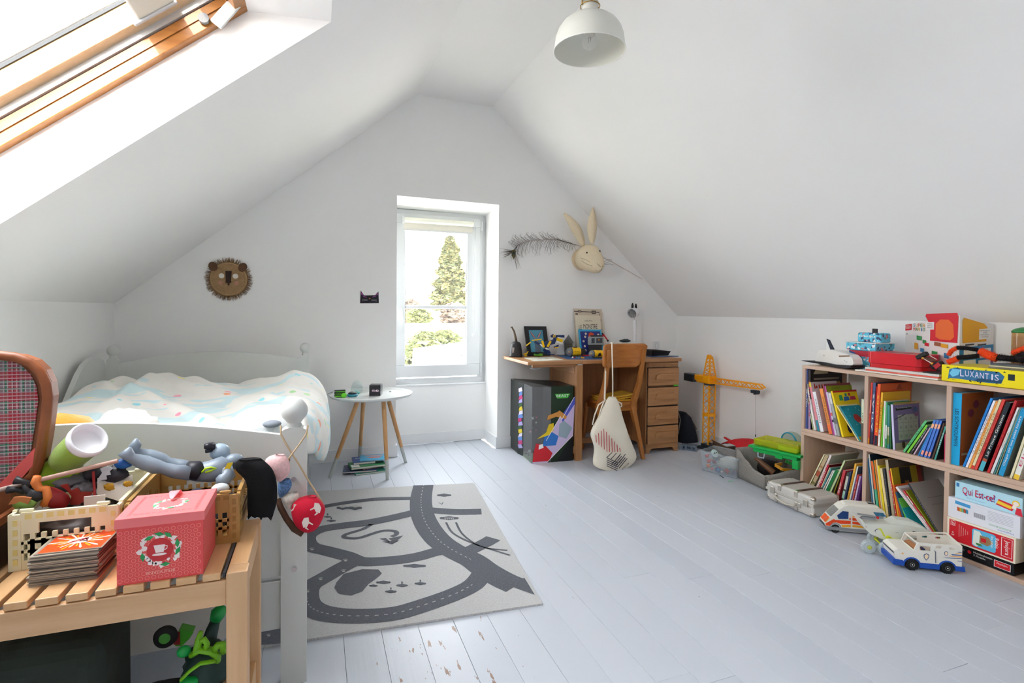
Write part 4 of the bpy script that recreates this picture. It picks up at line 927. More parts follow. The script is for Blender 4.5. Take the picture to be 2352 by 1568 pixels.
# on the tray
ZT = TC.z+.0005
ck = PZ(861,909, ZT); s_ = .082
cb = thing('cube_clock', 'black cube alarm clock showing 15:42 on the tray table', 'clock', (ck.x+.012, ck.y+.045, ZT), R_(-17))
part('body', MB().bb(-s_/2,-s_/2,0, s_/2, s_/2, s_*.96), mat('black_clock_case', '#17171f', .5), cb, bevel=.002)
part('digits', MB().text('15:42', (.004,-s_/2-.0004, s_*.46), X_, Z_, .014,.046), mat('clock_digits', '#8b8088', .5, emit='#c9b0c0', estr=.25), cb)
# green striped toy figure
gp_ = PZ(782,913, ZT); gt = thing('green_stacked_toy', 'neon green and black striped toy on the left of the tray', 'toy', (gp_.x, gp_.y+.01, ZT),.1)
M_neon = C('#6ad12a', .4)
part('body', MB().bb(-.038,-.014,0,.03,.014,.022).bb(-.034,-.012,.03,.034,.012,.050).ball((.022,-.004,.016),.022,12,8), M_neon, gt, bevel=.003)
z_ = MB()
for i, z in enumerate((-.002,.010,.022,.032,.044)): z_.bb(-.041,-.0155, z+.004,.033 if i else .02,.0155, z+.009)
part('black_stripes', z_, C('#15171a', .5), gt)
# watch-like disc toy
wt = PZ(810,911, ZT); w_ = thing('toy_disc', 'teal and black disc toy with a silver top on the tray', 'toy', (wt.x, wt.y+.02, ZT))
part('base', MB().lathe([(0,0),(.030,0),(.040,.008),(.036,.018),(.0,.024)],24), C('#2a7f95', .35), w_)
part('ring', MB().lathe([(.03,.017),(.032,.024),(.024,.030),(.016,.028)],24), C('#22262e', .4), w_)
part('silver_top', MB().lathe([(0,.022),(.017,.024),(.015,.036),(.0,.038)],6), mat('silver_plastic', '#9aa09c', .3, metal=.6), w_)
gc = PZ(815,899, ZT); gl = thing('glass_cup', 'clear glass behind the clock on the tray table', 'glass', (gc.x+.01,4.13, ZT))
part('bowl', MB().lathe([(.024,.0),(.045,.02),(.043,.05),(.03,.085),(.016,.092),(.015,.09),(.028,.083),(.041,.05),(.043,.021),(.023,.002)],28), glassy('thin_glass', '#f4f8f8', .12,.02), gl)
tc_ = thing('teal_toy_piece', 'pale turquoise toy piece in front of the glass on the tray', 'toy', (gc.x-.005,4.06, ZT)); part('body', MB().ball((0,0,.014),(.032,.016,.014),14,8), glassy('turquoise_plastic', '#8fd6d0', .6,.2), tc_)
single('black_chip', MB().bb(-.008,-.004,0,.008,.004,.004).xf(Matrix.Translation(PZ(896,900, ZT))), C('#17181a', .4), 'tiny black chip lying on the right of the tray', 'toy')
single('thin_cable', MB().tube([PZ(772,901, ZT)+V((0,.0,.012)), PZ(755,903, ZT+.02), PZ(738,914,.58), V((.06,3.8,.53)), V((.005,3.72,.42)), V((-.01,3.7,.25))],.0018,5), C('#55585c', .5), 'thin dark cable running from the tray down beside the bed', 'cable')
# books on the floor under the table
def flat_book(nm, lb, x, y, z, w, d, h, rz, col, grp, text=None, tcol='#f2f2ee', art=None):
 t = thing(nm, lb, 'book', (x, y, z), rz, grp)
 cv = MB(); e = .0016; cv.bb(-w/2,-d/2,0, w/2, d/2, e); cv.bb(-w/2,-d/2, h-e, w/2, d/2, h); cv.bb(-w/2,-d/2, e, -w/2+e, d/2, h-e)
 part('cover', cv, C(col, .4), t); part('page_block', MB().bb(-w/2+e, -d/2+.003, e, w/2-.003, d/2-.003, h-e), C('#e6e1d6', .8), t)
 if art or text:
  m = MB()
  if art:
   for k, (p, c) in enumerate(art): m.poly([(a*w, b*d) for a, b in p],(0,0, h+.0002), X_, Y_, 1+k, .0002*k)
  if text: m.text(text, (0, d*.2, h+.001), X_, Y_, .018, w*.7,0)
  part('cover_print', m, [C(tcol, .4)]+[C(c, .4) for _, c in (art or [])], t)
 return t
bc = PZ(835,1085,0); G = 'books on the floor under the tray table'
flat_book('picture_book', 'lowest book under the tray table, teal with a green corner', bc.x+.04, bc.y+.03,0,.22,.16,.012,.12, '#2f8c78', G)
flat_book('picture_book', 'dark navy book with white page edge, second from the bottom under the tray table', bc.x-.02, bc.y+.05,.0125,.24,.17,.012,-.1, '#2b3b5e', G)
flat_book('picture_book', 'dark red cover book sticking out right of the pile under the tray table', bc.x+.07, bc.y+.09,.025,.20,.17,.008,.25, '#8a2a35', G)
flat_book('picture_book', 'green covered book with a white label in the middle of the pile on the floor', bc.x+.03, bc.y+.06,.0335,.25,.15,.016,.10, '#2f7d4a', G, 'LIVRE', art=[([(-.48,-.45),(-.25,-.45),(-.25,.0),(-.48,.0)], '#dcdcd6')])
flat_book('picture_book', 'thick blue book with white pages, left and second from the top of the floor pile', bc.x+.01, bc.y+.12,.050,.16,.16,.017,.02, '#2c4a86', G, 'DOC')
flat_book('picture_book', 'light blue picture book with a red fish, on top of the floor pile', bc.x+.085, bc.y+.12,.0675,.20,.16,.007,-.12, '#3a9cc4', G, art=[([(-.3,0),(-.1,.12),(.2,.1),(.3,.0),(.2,-.1),(-.1,-.12)], '#c9604e'),([(-.35,.25),(.35,.25),(.35,.36),(-.35,.36)], '#d98a6a')])
# == two long shelf units, one stacked on the other
SX = 2.95; ZS = (0,.437,.866); TH = .021
M_sh = wood('shelf_oak_y', '#c3a48e', '#d2b49e', 1,1.2,.5,1.5); M_shz = wood('shelf_oak_z', '#bfa18c', '#cfb29d', 2,1.2,.5,1.5)
ys_ = [2.552,2.127,1.705,1.374,.98]
for k, (nm, lb) in enumerate((('low_shelf', 'lower unit of the pale oak bookshelf, standing on the floor along the right wall'),('low_shelf', 'upper unit of the pale oak bookshelf, stacked on the lower one'))):
 z0, z1 = ZS[k], ZS[k+1]; t = thing(nm, lb, 'bookshelf', ((SX+3.33)/2,1.76, z0))
 part('bottom_board', MB().bb(SX, ys_[-1], z0,3.325, ys_[0], z0+TH), M_sh, t, w=1, bevel=.0015)
 part('top_board', MB().bb(SX, ys_[-1], z1-TH, 3.325, ys_[0], z1-.0008), M_sh, t, w=1, bevel=.0015)
 for i, y in enumerate(ys_):
  if i == 0: part('side_panel', MB().bb(SX, y-.023, z0+TH, 3.325, y, z1-TH), M_shz, t, w=1, bevel=.0015)
  elif i == len(ys_)-1: part('side_panel', MB().bb(SX, y, z0+TH, 3.325, y+.023, z1-TH), M_shz, t, w=1, bevel=.0015)
  else: part('divider', MB().bb(SX+.001, y-.011, z0+TH, 3.325, y+.011, z1-TH), M_shz, t, w=1, bevel=.0015)
M_page = mat('page_edges', '#e9e2d2', .85, var=.05, vscale=150, stretch=(1,60,1))
BX = SX+.012
def book(sub, sc, off, a, b, w, base, col, label, grp, depth=None, face=None, title=None, tcol='#f4f2ea', down=False, bands=(), art=None, nm='book', th_=.62, xs=BX, tfrac=.6):
 def pp(q): return (off[0]+q[0]/sc, off[1]+q[1]/sc)
 A, B = PX(*pp(a), xs), PX(*pp(b), xs); up = (B-A); up.x = 0
 A = A+up*((base-A.z)/up.z); up = B-A; Hh = up.length; up.normalize()
 A2 = PX(*pp((b[0]+w, b[1])), xs); T = abs(A2.y-B.y)*abs(up.z)*.94
 tdir = V((0,-up.z, up.y))
 lift = max(0,-tdir.z*T); A = A+V((0,0, lift))
 D = depth or min(.30, max(.13, Hh*.74)); e = min(.0022, T*.16)
 t = thing(nm, label, 'book', A, 0, grp); t.matrix_basis = Matrix((( 1,0,0, A.x),(0,-tdir.y, up.y, A.y),(0,-tdir.z, up.z, A.z),(0,0,0,1)))
 # local: x into the shelf, y towards the left neighbour, z up along the spine
 cv = MB(); cv.bb(0,-T, 0, e, 0, Hh, 0); cv.bb(e, -e, 0, D, 0, Hh, 0); cv.bb(e, -T, 0, D, -T+e, Hh, 1)
 cf = C(face, .4) if face else C(col, .42)
 part('cover', cv, [C(col, .42), cf], t); part('page_block', MB().bb(e, -T+e, .0025, D-.004,-e, Hh-.003), M_page, t)
 m = MB(); mats = [];
 def mi(c):
  if c not in mats: mats.append(c)
  return mats.index(c)
 for z0, z1, c in bands: m.poly([(-T, Hh*z0),(0, Hh*z0),(0, Hh*z1),(-T, Hh*z1)],(-.0004,0,0), Y_, Z_, mi(c))
 if title:
  L = Hh*tfrac; hh = min(T*.55,.016)
  m.text(title, (-.0012,-T/2, Hh*.52),-Z_ if down else Z_, -Y_ if down else Y_, hh, L, mi(tcol))
 if art:
  for k, (pts, c) in enumerate(art): m.poly([(x*D, z*Hh) for x, z in pts],(0,-T-.0003-.0002*k, 0), X_, Z_, mi(c))
 if m.f: part('cover_print', m, [C(c, .45) for c in mats], t)
 t['T'] = T
 return t
def circ(cx, cy, rx, ry, n=14): return [(cx+rx*math.cos(2*PI*i/n), cy+ry*math.sin(2*PI*i/n)) for i in range(n)]
rg = random.Random(4)
zb1, zb0 = .437+TH+.0005, TH+.0005
S1 = (8.25,(1840,840)); G = 'books in the top left shelf compartment'
def B1(a, b, w, c, l, **k): return book(None, *S1, a, b, w, zb1, c, l, G, **k)
B1((85,1195),(85,60),40, '#5563a3', 'tall violet blue spine standing against the left side of the top left compartment', title='PRUNE', tfrac=.3)
B1((138,1205),(138,75),42, '#2a2325', 'tall black minerals book with coloured stones on its cover, behind the leaning books', face='#241f20', title='ROCHES', tcol='#c04040', bands=((0,.45, '#a98fb0'),),
 art=[([(.1,.83),(.9,.83),(.9,.86),(.1,.86)], '#8a8070')]+[(circ(.2+.17*i, .76,.07,.035,7), c) for i, c in enumerate(('#3f9a84', '#b0523c', '#9aa3ac', '#6f7f98', '#a07a44'))]+[([(.08,.93),(.55,.93),(.5,1),(.15,1)], '#b5a888')])
B1((230,1235),(100,560),14, '#cdd3a2', 'thin pale green booklet leaning between white spines, far left compartment')
B1((255,1250),(95,340),34, '#ecebe6', 'narrow white spine leaning left beside the black minerals book')
B1((318,1270),(142,312),44, '#e58f98', 'pink spined book with a teal foot and a white cover with red letters', face='#cfc4c6', bands=((0,.22, '#2a8f9c'),(.9,1, '#e6cf3a')), art=[([(.1,.86),(.14,.86),(.14,.97),(.1,.97)], '#b83428'),([(.14,.86),(.22,.88),(.22,.92),(.16,.92)], '#b83428'),([(.27,.86),(.32,.86),(.32,.94),(.27,.94)], '#b83428'),([(.38,.86),(.46,.86),(.44,.94),(.38,.94)], '#b83428')])
B1((375,1275),(217,495),62, '#efeef0', 'thick white spine with a pale lilac cover left of the orange book', face='#c9b6bd', title='histoires', tcol='#8a7f88')
B1((530,1285),(347,435),66, '#f2984a', 'bright orange spine reading CLEOPATRE in the top left compartment', title='CLEOPATRE et autres', tcol='#5a3a28', bands=((0,.2, '#f4763a'),), face='#f2984a')
B1((590,1300),(405,345),22, '#8c4a54', 'tall dull red book rising behind the green cover', face='#8c4a54')
B1((612,1305),(440,385),30, '#b5489a', 'book with a magenta spine and an olive green front cover', face='#8c9a24', art=[([(.2,.94),(.55,.94),(.55,.955),(.2,.955)], '#6a761c')])
B1((648,1340),(470,500),38, '#cdc6d6', 'white and lilac patterned spine left of the grey one', bands=((.3,.36, '#3f3a4a'),(.45,.52, '#d46a5a')))
B1((694,1345),(515,520),48, '#a9abab', 'pale grey spine just left of the yellow comic', bands=((.28,.42, '#6f7474'),(.75,1, '#d8d6d4')))
B1((778,1360),(560,480),36, '#f1d31d', 'bright yellow comic with a red top band and coloured title letters', face='#f1d31d', th_=.7,
 art=[([(0,.96),(1,.96),(1,1),(0,1)], '#b8242a'),([(.2,.78),(.36,.78),(.34,.9),(.22,.9)], '#3a9a5a'),([(.38,.76),(.62,.78),(.6,.86),(.4,.86)], '#2f68b4'),([(.64,.78),(.9,.78),(.86,.86),(.66,.86)], '#b8324e'),(circ(.5,.9,.05,.035), '#2f9a8c'),(circ(.64,.905,.05,.035), '#c8423a'),(circ(.33,.18,.1,.12,9), '#2a2550'),([(.45,.07),(.9,.07),(.8,.2),(.5,.18)], '#c8502a'),([(.5,.01),(.8,.01),(.8,.045),(.5,.045)], '#b89a18')])
B1((1075,1415),(662,750),22, '#eddfa6', 'thin cream booklet steeply leaning on the blue sea book')
B1((1105,1420),(722,775),26, '#2a8fa3', 'teal blue cover with a red balloon and bubbles, steeply leaning', face='#1c8ba0',
 art=[(circ(.5,.62,.17,.13), '#a83030'),(circ(.55,.48,.1,.05), '#c98f84'),([(.62,.0),(1,.0),(1,.36),(.75,.40),(.6,.3)], '#b98a4a'),([(.0,.0),(.62,.0),(.6,.12),(.0,.12)], '#b8a428')]+[(circ(x, z, .025,.02,8), '#8fc8cc') for x, z in ((.3,.9),(.8,.85),(.2,.7),(.85,.66),(.28,.45),(.7,.92))])
B1((1142,1432),(1142,625),50, '#d5dcc0', 'pale green spine reading DAY beside the first divider', title='TODAY', tcol='#55603f', bands=((0,.44, '#6a5648'),), tfrac=.35)
S2 = (6.819,(1980,850)); G = 'books in the top middle shelf compartment'
def B2(a, b, w, c, l, **k): return book(None, *S2, a, b, w, zb1, c, l, G, **k)
B2((88,1165),(143,195),24, '#e34a3e', 'tall thin red spine with an orange foot beside the first divider', bands=((0,.09, '#f0a02c'),(.5,.72, '#f08a84')))
B2((122,1165),(176,195),42, '#4a5780', 'tall slate blue checked spine second from the first divider', face='#3b4f68', title='ATLAS', bands=((0,.2, '#2a3044'),(.55,.56, '#2a3044'),(.65,.66, '#2a3044'),(.75,.76, '#2a3044'),(.85,.86, '#2a3044')))
B2((178,1170),(222,255),10, '#cf1f2b', 'very thin bright red spine left of the orange album')
B2((188,1172),(245,213),50, '#ec5a28', 'big orange album with a dark title panel A TOUS LES ETAGES', face='#d9602c', title='ETAGES', tcol='#f2c030', bands=((0,.16, '#1f2436'),),
 art=[([(.28,.70),(.95,.73),(.95,.86),(.28,.86)], '#1c2c40'),([(.5,.9),(.7,.9),(.62,.99),(.58,.99)], '#a84a24')])
B2((246,1190),(300,345),32, '#edb42e', 'yellow orange spine with a white lower half, top middle compartment', title='ENIGMES', tcol='#7a4a1c', bands=((.0,.32, '#e8e4dc'),))
B2((292,1205),(330,575),22, '#74cc3e', 'narrow leaf green spine right of the yellow orange one')
B2((325,1215),(345,482),26, '#e7e5dd', 'white spine with light page edge on top, between green spines', face='#d9d4c8')
B2((360,1222),(376,500),22, '#47a06a', 'green and white narrow spine near the purple notebook', bands=((.2,.5, '#e8ece0'),))
B2((395,1230),(400,545),30, '#3f8a8c', 'teal spine with small animal pictures near the purple notebook', bands=((.1,.3, '#6a8a3a'),(.3,.5, '#c8c0a8')))
B2((440,1240),(428,560),16, '#2c6b3a', 'thin dark green spine pressed against the purple notebook')
nb_ = B2((485,1255),(448,535),34, '#cdc7e6', 'purple spiral sketch pad with a grid of pencil drawings on its cover', face='#7d6a9c', th_=.8, nm='sketch_pad', depth=.215,
 art=[([(.10,.86),(.70,.88),(.70,.94),(.10,.92)], '#1d1a20'),([(.16,.20),(.92,.20),(.92,.76),(.16,.76)], '#b9b6ac')]+[([(.16,.20+.19*i),(.92,.20+.19*i),(.92,.205+.19*i),(.16,.205+.19*i)], '#6a6470') for i in (1,2)]+[([(.16+.19*i, .2),(.165+.19*i, .2),(.165+.19*i, .76),(.16+.19*i, .76)], '#6a6470') for i in (1,2,3)]+[(circ(.25+.19*i, .29+.19*j, .05,.04,8), '#a09c94') for i in range(4) for j in range(3)]+[([(.02,.66),(.42,.76),(.42,.78),(.02,.68)], '#3a3540'),(circ(.82,.86,.09,.06), '#4f6090'),(circ(.84,.75,.08,.05), '#8a5a84'),([(.0,.0),(1,.0),(1,.15),(.0,.15)], '#b0a08a'),(circ(.3,.1,.06,.08), '#4a2c24'),(circ(.5,.11,.05,.06), '#c0504a')])
Hn = (PX(1980+448/6.819,850+535/6.819, BX)-PX(1980+485/6.819,850+1255/6.819, BX)).length
coil = MB()
for i in range(20): coil.tube([(.012+.0102*i, -.013-.007*math.cos(t), Hn-.001+.006*math.sin(t)) for t in [2*PI*j/8 for j in range(8)]],.0011,5, closed=True)
part('wire_spiral', coil, mat('gold_wire', '#c9a24a', .3, metal=.8), nb_)
mt_ = MB(); mt_.text('Sketchdrawing book', (.085,-nb_['T']-.004, Hn*.905),(1,0,.03), Z_, .009,.12); part('pad_title', mt_, C('#f0ecf0', .5), nb_)
for a, b, w, c, l, kw in (((634,1287),(985,800),44, '#5fbf7a', 'light green paperback leaning right, leftmost of the leaning row', dict(face='#2f6a3c', title='Roald', tcol='#2a6a4a')),
 ((693,1303),(1003,865),40, '#7ecd3a', 'vivid lime green paperback leaning right', dict(face='#4a7a2a')),
 ((745,1315),(1030,882),38, '#2b2e30', 'black spined paperback with white lettering leaning right', dict(title='le journal de bord', tfrac=.8)),
 ((795,1330),(1060,900),22, '#cfb0be', 'pale pink thin paperback leaning right beside the black one', dict(face='#b09aa4')),
 ((870,1342),(1085,900),24, '#2a86c6', 'thin bright blue paperback leaning left of the three matching blue ones', dict()),
 ((905,1352),(1122,782),42, '#4f80d4', 'cornflower blue paperback with salmon labels, left of three alike', dict(bands=((.05,.16, '#f09a84'),(.78,.9, '#f0b088')))),
 ((965,1375),(1172,785),40, '#4f80d4', 'cornflower blue paperback with salmon labels, middle of three alike', dict(bands=((.05,.16, '#f09a84'),(.78,.9, '#f0b088')))),
 ((1020,1382),(1222,790),36, '#4a78cc', 'cornflower blue paperback with salmon labels, right of three alike', dict(bands=((.05,.16, '#f09a84'),(.78,.9, '#f0b088')), face='#3a4a8a')),
 ((1085,1392),(1272,830),26, '#58402f', 'dark brown paperback right of the three blue ones', dict()),
 ((1132,1384),(1296,880),30, '#45958a', 'sea green paperback leaning near the second divider', dict(title='contes', face='#0f1a1a'))):
 B2(a, b, w, c, l, **kw)
B2((1284,1445),(1292,1000),16, '#c22a5a', 'narrow crimson booklet upright against the second divider')
S3 = (6.819,(2170,880)); G = 'books in the top right shelf compartment'
def B3(a, b, w, c, l, **k): return book(None, *S3, a, b, w, zb1, c, l, G, **k)
B3((95,1285),(138,145),140, '#16a4d8', 'thick cyan volume reading LES SCHTROUMPFS on its spine, with an orange cover', face='#b85c1e', title='LES SCHTROUMPFS', tcol='#17324a', down=True, tfrac=.52, depth=.25,
 art=[(circ(.3,.72,.1,.06,7), '#8a3038'),(circ(.45,.84,.1,.06,7), '#8a3038'),([(.05,.14),(.25,.14),(.25,.17),(.05,.17)], '#d8b088')])
for a, b, w, c, l, kw in (((280,1300),(718,235),40, '#1b7dcc', 'slim royal blue album leaning right, first of the leaning row', {}),
 ((325,1315),(762,275),40, '#ecebf1', 'white album spine with small dark letters, second of the leaning row', dict(title='LE LIVRE DES GRANDES', tcol='#4a4a58')),
 ((368,1325),(805,285),38, '#f2a44e', 'light orange album spine leaning between the white and cream ones', dict(title='Histoires a lire le soir', tcol='#7a4a22')),
 ((412,1335),(850,258),44, '#e7d6a9', 'cream album spine with a red foot, leaning right', dict(title='LE ROMAN DE', tcol='#7a6440', bands=((0,.05, '#d83a34'),))),
 ((462,1345),(905,258),50, '#dc463e', 'coral red album spine leaning right of the cream one', dict(title='LES PETITS CONTES', tcol='#8a2420')),
 ((528,1370),(965,300),80, '#1c2a32', 'thick dark green and black volume with a cyan foot, leaning right', dict(title='Le Prince Gouzou', bands=((0,.14, '#4fb4c4'),(.14,.18, '#b0543a')), face='#14161c')),
 ((672,1365),(1095,272),46, '#c2282d', 'dark red album spine leaning beside the black volume', dict(title='LES TROIS', tcol='#8a1a1c')),
 ((724,1385),(1135,385),44, '#dedede', 'whitish spine reading ZAZA between the red and grey green ones', dict(title='ZAZA', tcol='#b89a6a', tfrac=.25)),
 ((775,1405),(1160,400),20, '#4b8b8e', 'narrow teal spine leaning right of the whitish one', {}),
 ((798,1430),(1180,400),18, '#8c9172', 'narrow grey green spine left of the thick blue story book', {}),
 ((825,1475),(1196,400),92, '#1f93c6', 'thick blue book reading Chaque soir une petite histoire on its spine', dict(title='Chaque soir une petite histoire', tfrac=.74, face='#6a7472', bands=((.0,.0, '#ffffff'),))),
 ((1015,1478),(1330,560),42, '#e5dcb6', 'cream spine leaning right of the thick blue story book', {}),
 ((1072,1500),(1390,560),95, '#e8e8dc', 'white spine with a yellow foot and pink letters, rightmost in view', dict(title='Elmer', tcol='#c84a74', bands=((0,.08, '#f0c83a'),)))):
 B3(a, b, w, c, l, **kw)
S4 = (10.456,(1840,1010)); G = 'books in the lower left shelf compartment'
def B4(a, b, w, c, l, **k): return book(None, *S4, a, b, w, zb0, c, l, G, **k)
for a, b, w, c, l, kw in (((215,1020),(545,350),28, '#e7e0b2', 'cream edged tall album leaning right, leftmost above the suitcase', dict(face='#3a3a30')),
 ((262,1040),(590,372),88, '#bfa985', 'thick tan album with a floral pattern on its spine, above the suitcase', dict(bands=((.5,.62, '#b0543a'),(.7,.74, '#a8784a'),(.3,.36, '#7a7a48')), face='#8a8468')),
 ((385,1080),(690,372),50, '#eadad6', 'thick white album with salmon letters leaning above the suitcase', dict(title='max et lili', tcol='#e88a70', face='#aaa498')),
 ((438,1090),(635,592),44, '#c8283e', 'crimson paperback with white letters leaning above the suitcase', dict(title='LES TROIS', face='#7a1a2a')),
 ((492,1100),(680,670),20, '#edc9a2', 'thin peach spine beside the crimson paperback', {}),
 ((520,1100),(708,675),26, '#5fa0a6', 'thin grey teal spine beside the peach one', {}),
 ((560,1110),(750,740),22, '#ead9d0', 'thin blush white spine between teal and mint ones', {}),
 ((592,1150),(785,738),28, '#d9e7de', 'thin mint white spine left of the green book', {}),
 ((632,1160),(835,722),74, '#1d7c3e', 'broad emerald green spine in the lower left compartment', dict(face='#d8d0b0')),
 ((712,1195),(1028,502),40, '#c5daa2', 'tall pale green spine standing above the green book', dict(face='#8f8a78')),
 ((795,1230),(955,780),24, '#4a4722', 'thin black and yellow spine right of the pale green one', dict(bands=((.2,.9, '#8a7f20'),))),
 ((870,1260),(1015,730),64, '#c8434c', 'brick red spine with white letters in the lower left compartment', dict(title='ZEP', tfrac=.3)),
 ((975,1400),(1110,780),58, '#46504a', 'black and white patterned spine right of the brick red one', dict(bands=((.3,.5, '#9fc8b4'),(.55,.9, '#c8c8b8')))),
 ((1055,1300),(1180,760),30, '#39456a', 'narrow navy spine left of the amber one', {}),
 ((1098,1450),(1292,570),42, '#efb43e', 'tall amber spine with brown letters in the lower left compartment', dict(title='mes histoires', tcol='#6a4a1a')),
 ((1152,1450),(1342,640),34, '#dadfce', 'pale sage spine right of the amber one', dict(face='#3f5068')),
 ((1200,1440),(1328,850),14, '#6b5b9c', 'very thin violet spine left of the small red one', {}),
 ((1222,1440),(1352,832),38, '#bb3c36', 'small red spine with white letters near the first divider below', dict(title='J aime lire')),
 ((1275,1450),(1402,868),40, '#c2a2ce', 'small lilac spine near the first divider below', dict(title='contes')),
 ((1330,1455),(1448,880),46, '#5c2b6c', 'small dark purple spine pressed against the first divider below', {})):
 B4(a, b, w, c, l, **kw)
S5 = (7.465,(1980,1030)); G = 'books in the lower middle shelf compartment'
def B5(a, b, w, c, l, **k): return book(None, *S5, a, b, w, zb0, c, l, G, **k)
for a, b, w, c, l, kw in (((168,920),(86,165),16, '#2f7299', 'thin steel blue spine leaning on the left of the lower middle compartment', {}),
 ((195,930),(106,97),26, '#cbccc6', 'tall pale grey spine with a dark blue cover, second from the left below', dict(face='#1e2f40')),
 ((237,940),(150,210),42, '#52b08c', 'spine with a red and orange top and green foot, third from the left below', dict(bands=((.55,1, '#e0662c'),))),
 ((292,960),(203,200),26, '#dc831e', 'plain orange spine, fourth from the left below', {}),
 ((325,980),(235,188),22, '#ead09a', 'tall cream spine with a tan cover, right of the orange one', dict(face='#b09468')),
 ((352,985),(262,290),34, '#efd72a', 'lemon yellow spine in the lower middle compartment', dict(face='#cdb92a')),
 ((405,1060),(303,335),42, '#eed79d', 'straw coloured spine between the yellow and black ones', {}),
 ((452,1120),(352,340),36, '#3e3f40', 'black spine with grey scribbled letters', dict(title='le journal', tcol='#8a8f8c')),
 ((510,1130),(396,190),50, '#b6a88c', 'worn beige spine of a tall old book', dict(face='#5a4f46')),
 ((572,1150),(452,370),22, '#dc463c', 'red spine with white letters beside the worn beige one', dict(title='LE LOUP')),
 ((612,1180),(478,338),22, '#f1b232', 'amber edged album with a black panel on a mustard cover', dict(face='#a8901c', depth=.24, art=[([(.25,0),(.62,0),(.62,1),(.25,1)], '#282322'),([(.84,0),(1,0),(1,1),(.84,1)], '#8a3028'),([(.38,.72),(.52,.72),(.52,.78),(.38,.78)], '#8a6a3a')])),
 ((650,1200),(520,620),30, '#ea6a2e', 'orange spine in front of the mustard cover', {}),
 ((700,1210),(562,740),34, '#30607a', 'dark teal blue spine right of the orange one', {}),
 ((760,1240),(612,850),20, '#6fc34c', 'thin green spine half hidden behind the white slanted one', {}),
 ((800,1250),(650,960),16, '#20a2aa', 'thin cyan spine half hidden behind the white slanted one', {})):
 B5(a, b, w, c, l, **kw)
for a, b, w, c, l, kw in (((1130,1400),(572,665),62, '#eae6e8', 'thick white spine with red letters slanting across the lower middle compartment', dict(title='livre autour du spectacle', tcol='#d0405a', tfrac=.7)),
 ((1205,1440),(650,690),16, '#b9a29c', 'thin dull pink spine under the white slanted book', {}),
 ((1240,1475),(700,722),22, '#e24c52', 'coral red spine slanting between white and olive ones', dict(bands=((.45,.55, '#f2e6e2'),(.75,.9, '#f2e6e2')))),
 ((1275,1480),(745,720),22, '#8d921f', 'olive yellow spine slanting beside the navy one', {}),
 ((1318,1490),(780,600),36, '#1f252f', 'navy black spined album with a grey cover, slanting against the second divider', dict(face='#96918c', title='documents', tcol='#9aa0a8', depth=.24, art=[([(.3,.74),(.8,.74),(.8,.75),(.3,.75)], '#7a7672'),([(.66,.24),(.82,.30),(.76,.12),(.9,.2),(.86,.02),(.7,.08)], '#3a3a3c')])),):
 t = B5(a, b, w, c, l, **kw)
 if 'navy black' in l: m = MB(); m.text("J'AI PAS SOMMEIL", (.125,-t['T']-.004,.215), X_, Z_, .011,.12); part('cover_title', m, C('#6a6662', .6), t)
# == game boxes in the lower right compartment
def gamebox(nm, lb, x, yl, yr, z0, z1, depth, side, topc, cat='box', bev=.0015):
 t = thing(nm, lb, cat, (x, (yl+yr)/2, z0))
 part('carton', MB().bb(x, yr, z0, x+depth, yl, z1), C(side, .4), t, w=1, bevel=bev)
 return t
SC6 = lambda X, Y: (2170+X/5.808,1080+Y/5.808)
yr_ = 1.408
def zof(X, Y, x): return PX(*SC6(X, Y), x).z
def yof(X, Y, x): return PX(*SC6(X, Y), x).y
x6 = 2.955
zz = [TH+.001]; z_bt = zof(600,1165, x6); z_rt = zof(52,600, x6-.012); z_wt = zof(55,338, x6);
z_b = zof(960,1335, x6)-.0; z_b = max(.075, min(.11, z_b))
za = TH+.001; zb_ = za+.062; zc_ = zof(50,600, x6); zd_ = zof(55,338, x6); ze_ = zof(108,122, x6+.01)
t = gamebox('game_box', 'black model kit box with a red panel, lowest in the lower right compartment', x6,1.672, yr_+.02, za, zb_, .33, '#141416', None)
m = MB(); u = -Y_; O = V((x6-.0006,1.672, za)); L6 = 1.672-yr_-.02
m.poly([(0,.0),(.018,0),(.018,.03),(0,.03)], O, u, Z_, 1); m.disc(.07,.035,.008, O, u, Z_, 2); m.disc(.045,.035,.006, O, u, Z_, 3)
m.poly([(L6-.075,.012),(L6-.012,.012),(L6-.012,.044),(L6-.075,.044)], O, u, Z_, 0,.0002); m.poly([(L6-.073,.014),(L6-.014,.014),(L6-.014,.042),(L6-.073,.042)], O, u, Z_, 2,.0004)
m.text('Marklin', O+u*(L6-.044)+Z_*.032, u, Z_, .009,.04,0,.0008); m.text('Multibaukasten', O+u*.125+Z_*.042, u, Z_, .009,.075,0,.0008); m.text('5 Modelle', O+u*.112+Z_*.028, u, Z_, .009,.048,0,.0008)
part('box_print', m, [C('#f2f0ee', .4), C('#8a7a84', .5), C('#d81f2a', .4), C('#5a5a60', .5)], t, w=1)
t = gamebox('game_box', 'red wooden toy box with a chalet picture and vertical lettering', x6-.018,1.703-.013, yr_-.012+.02, zb_+.001, zc_, .32, '#efe4cc', None)
m = MB(); O = V((x6-.0186,1.688, zb_+.001)); h = zc_-zb_; L6 = 1.688-yr_-.009
m.poly([(.008,.008),(L6-.006,.008),(L6-.006, h-.008),(.008, h-.008)], O, u, Z_, 0)
rp = [(.105+a, b) for a, b in roundpoly(.095, h*.72,.012)]; m.poly([(a, b+h*.14) for a, b in rp], O, u, Z_, 1,.0003)
m.poly([(.108, h*.2),(.125, h*.16),(.14, h*.3),(.15, h*.6),(.135, h*.8),(.112, h*.8)], O, u, Z_, 2,.0005)
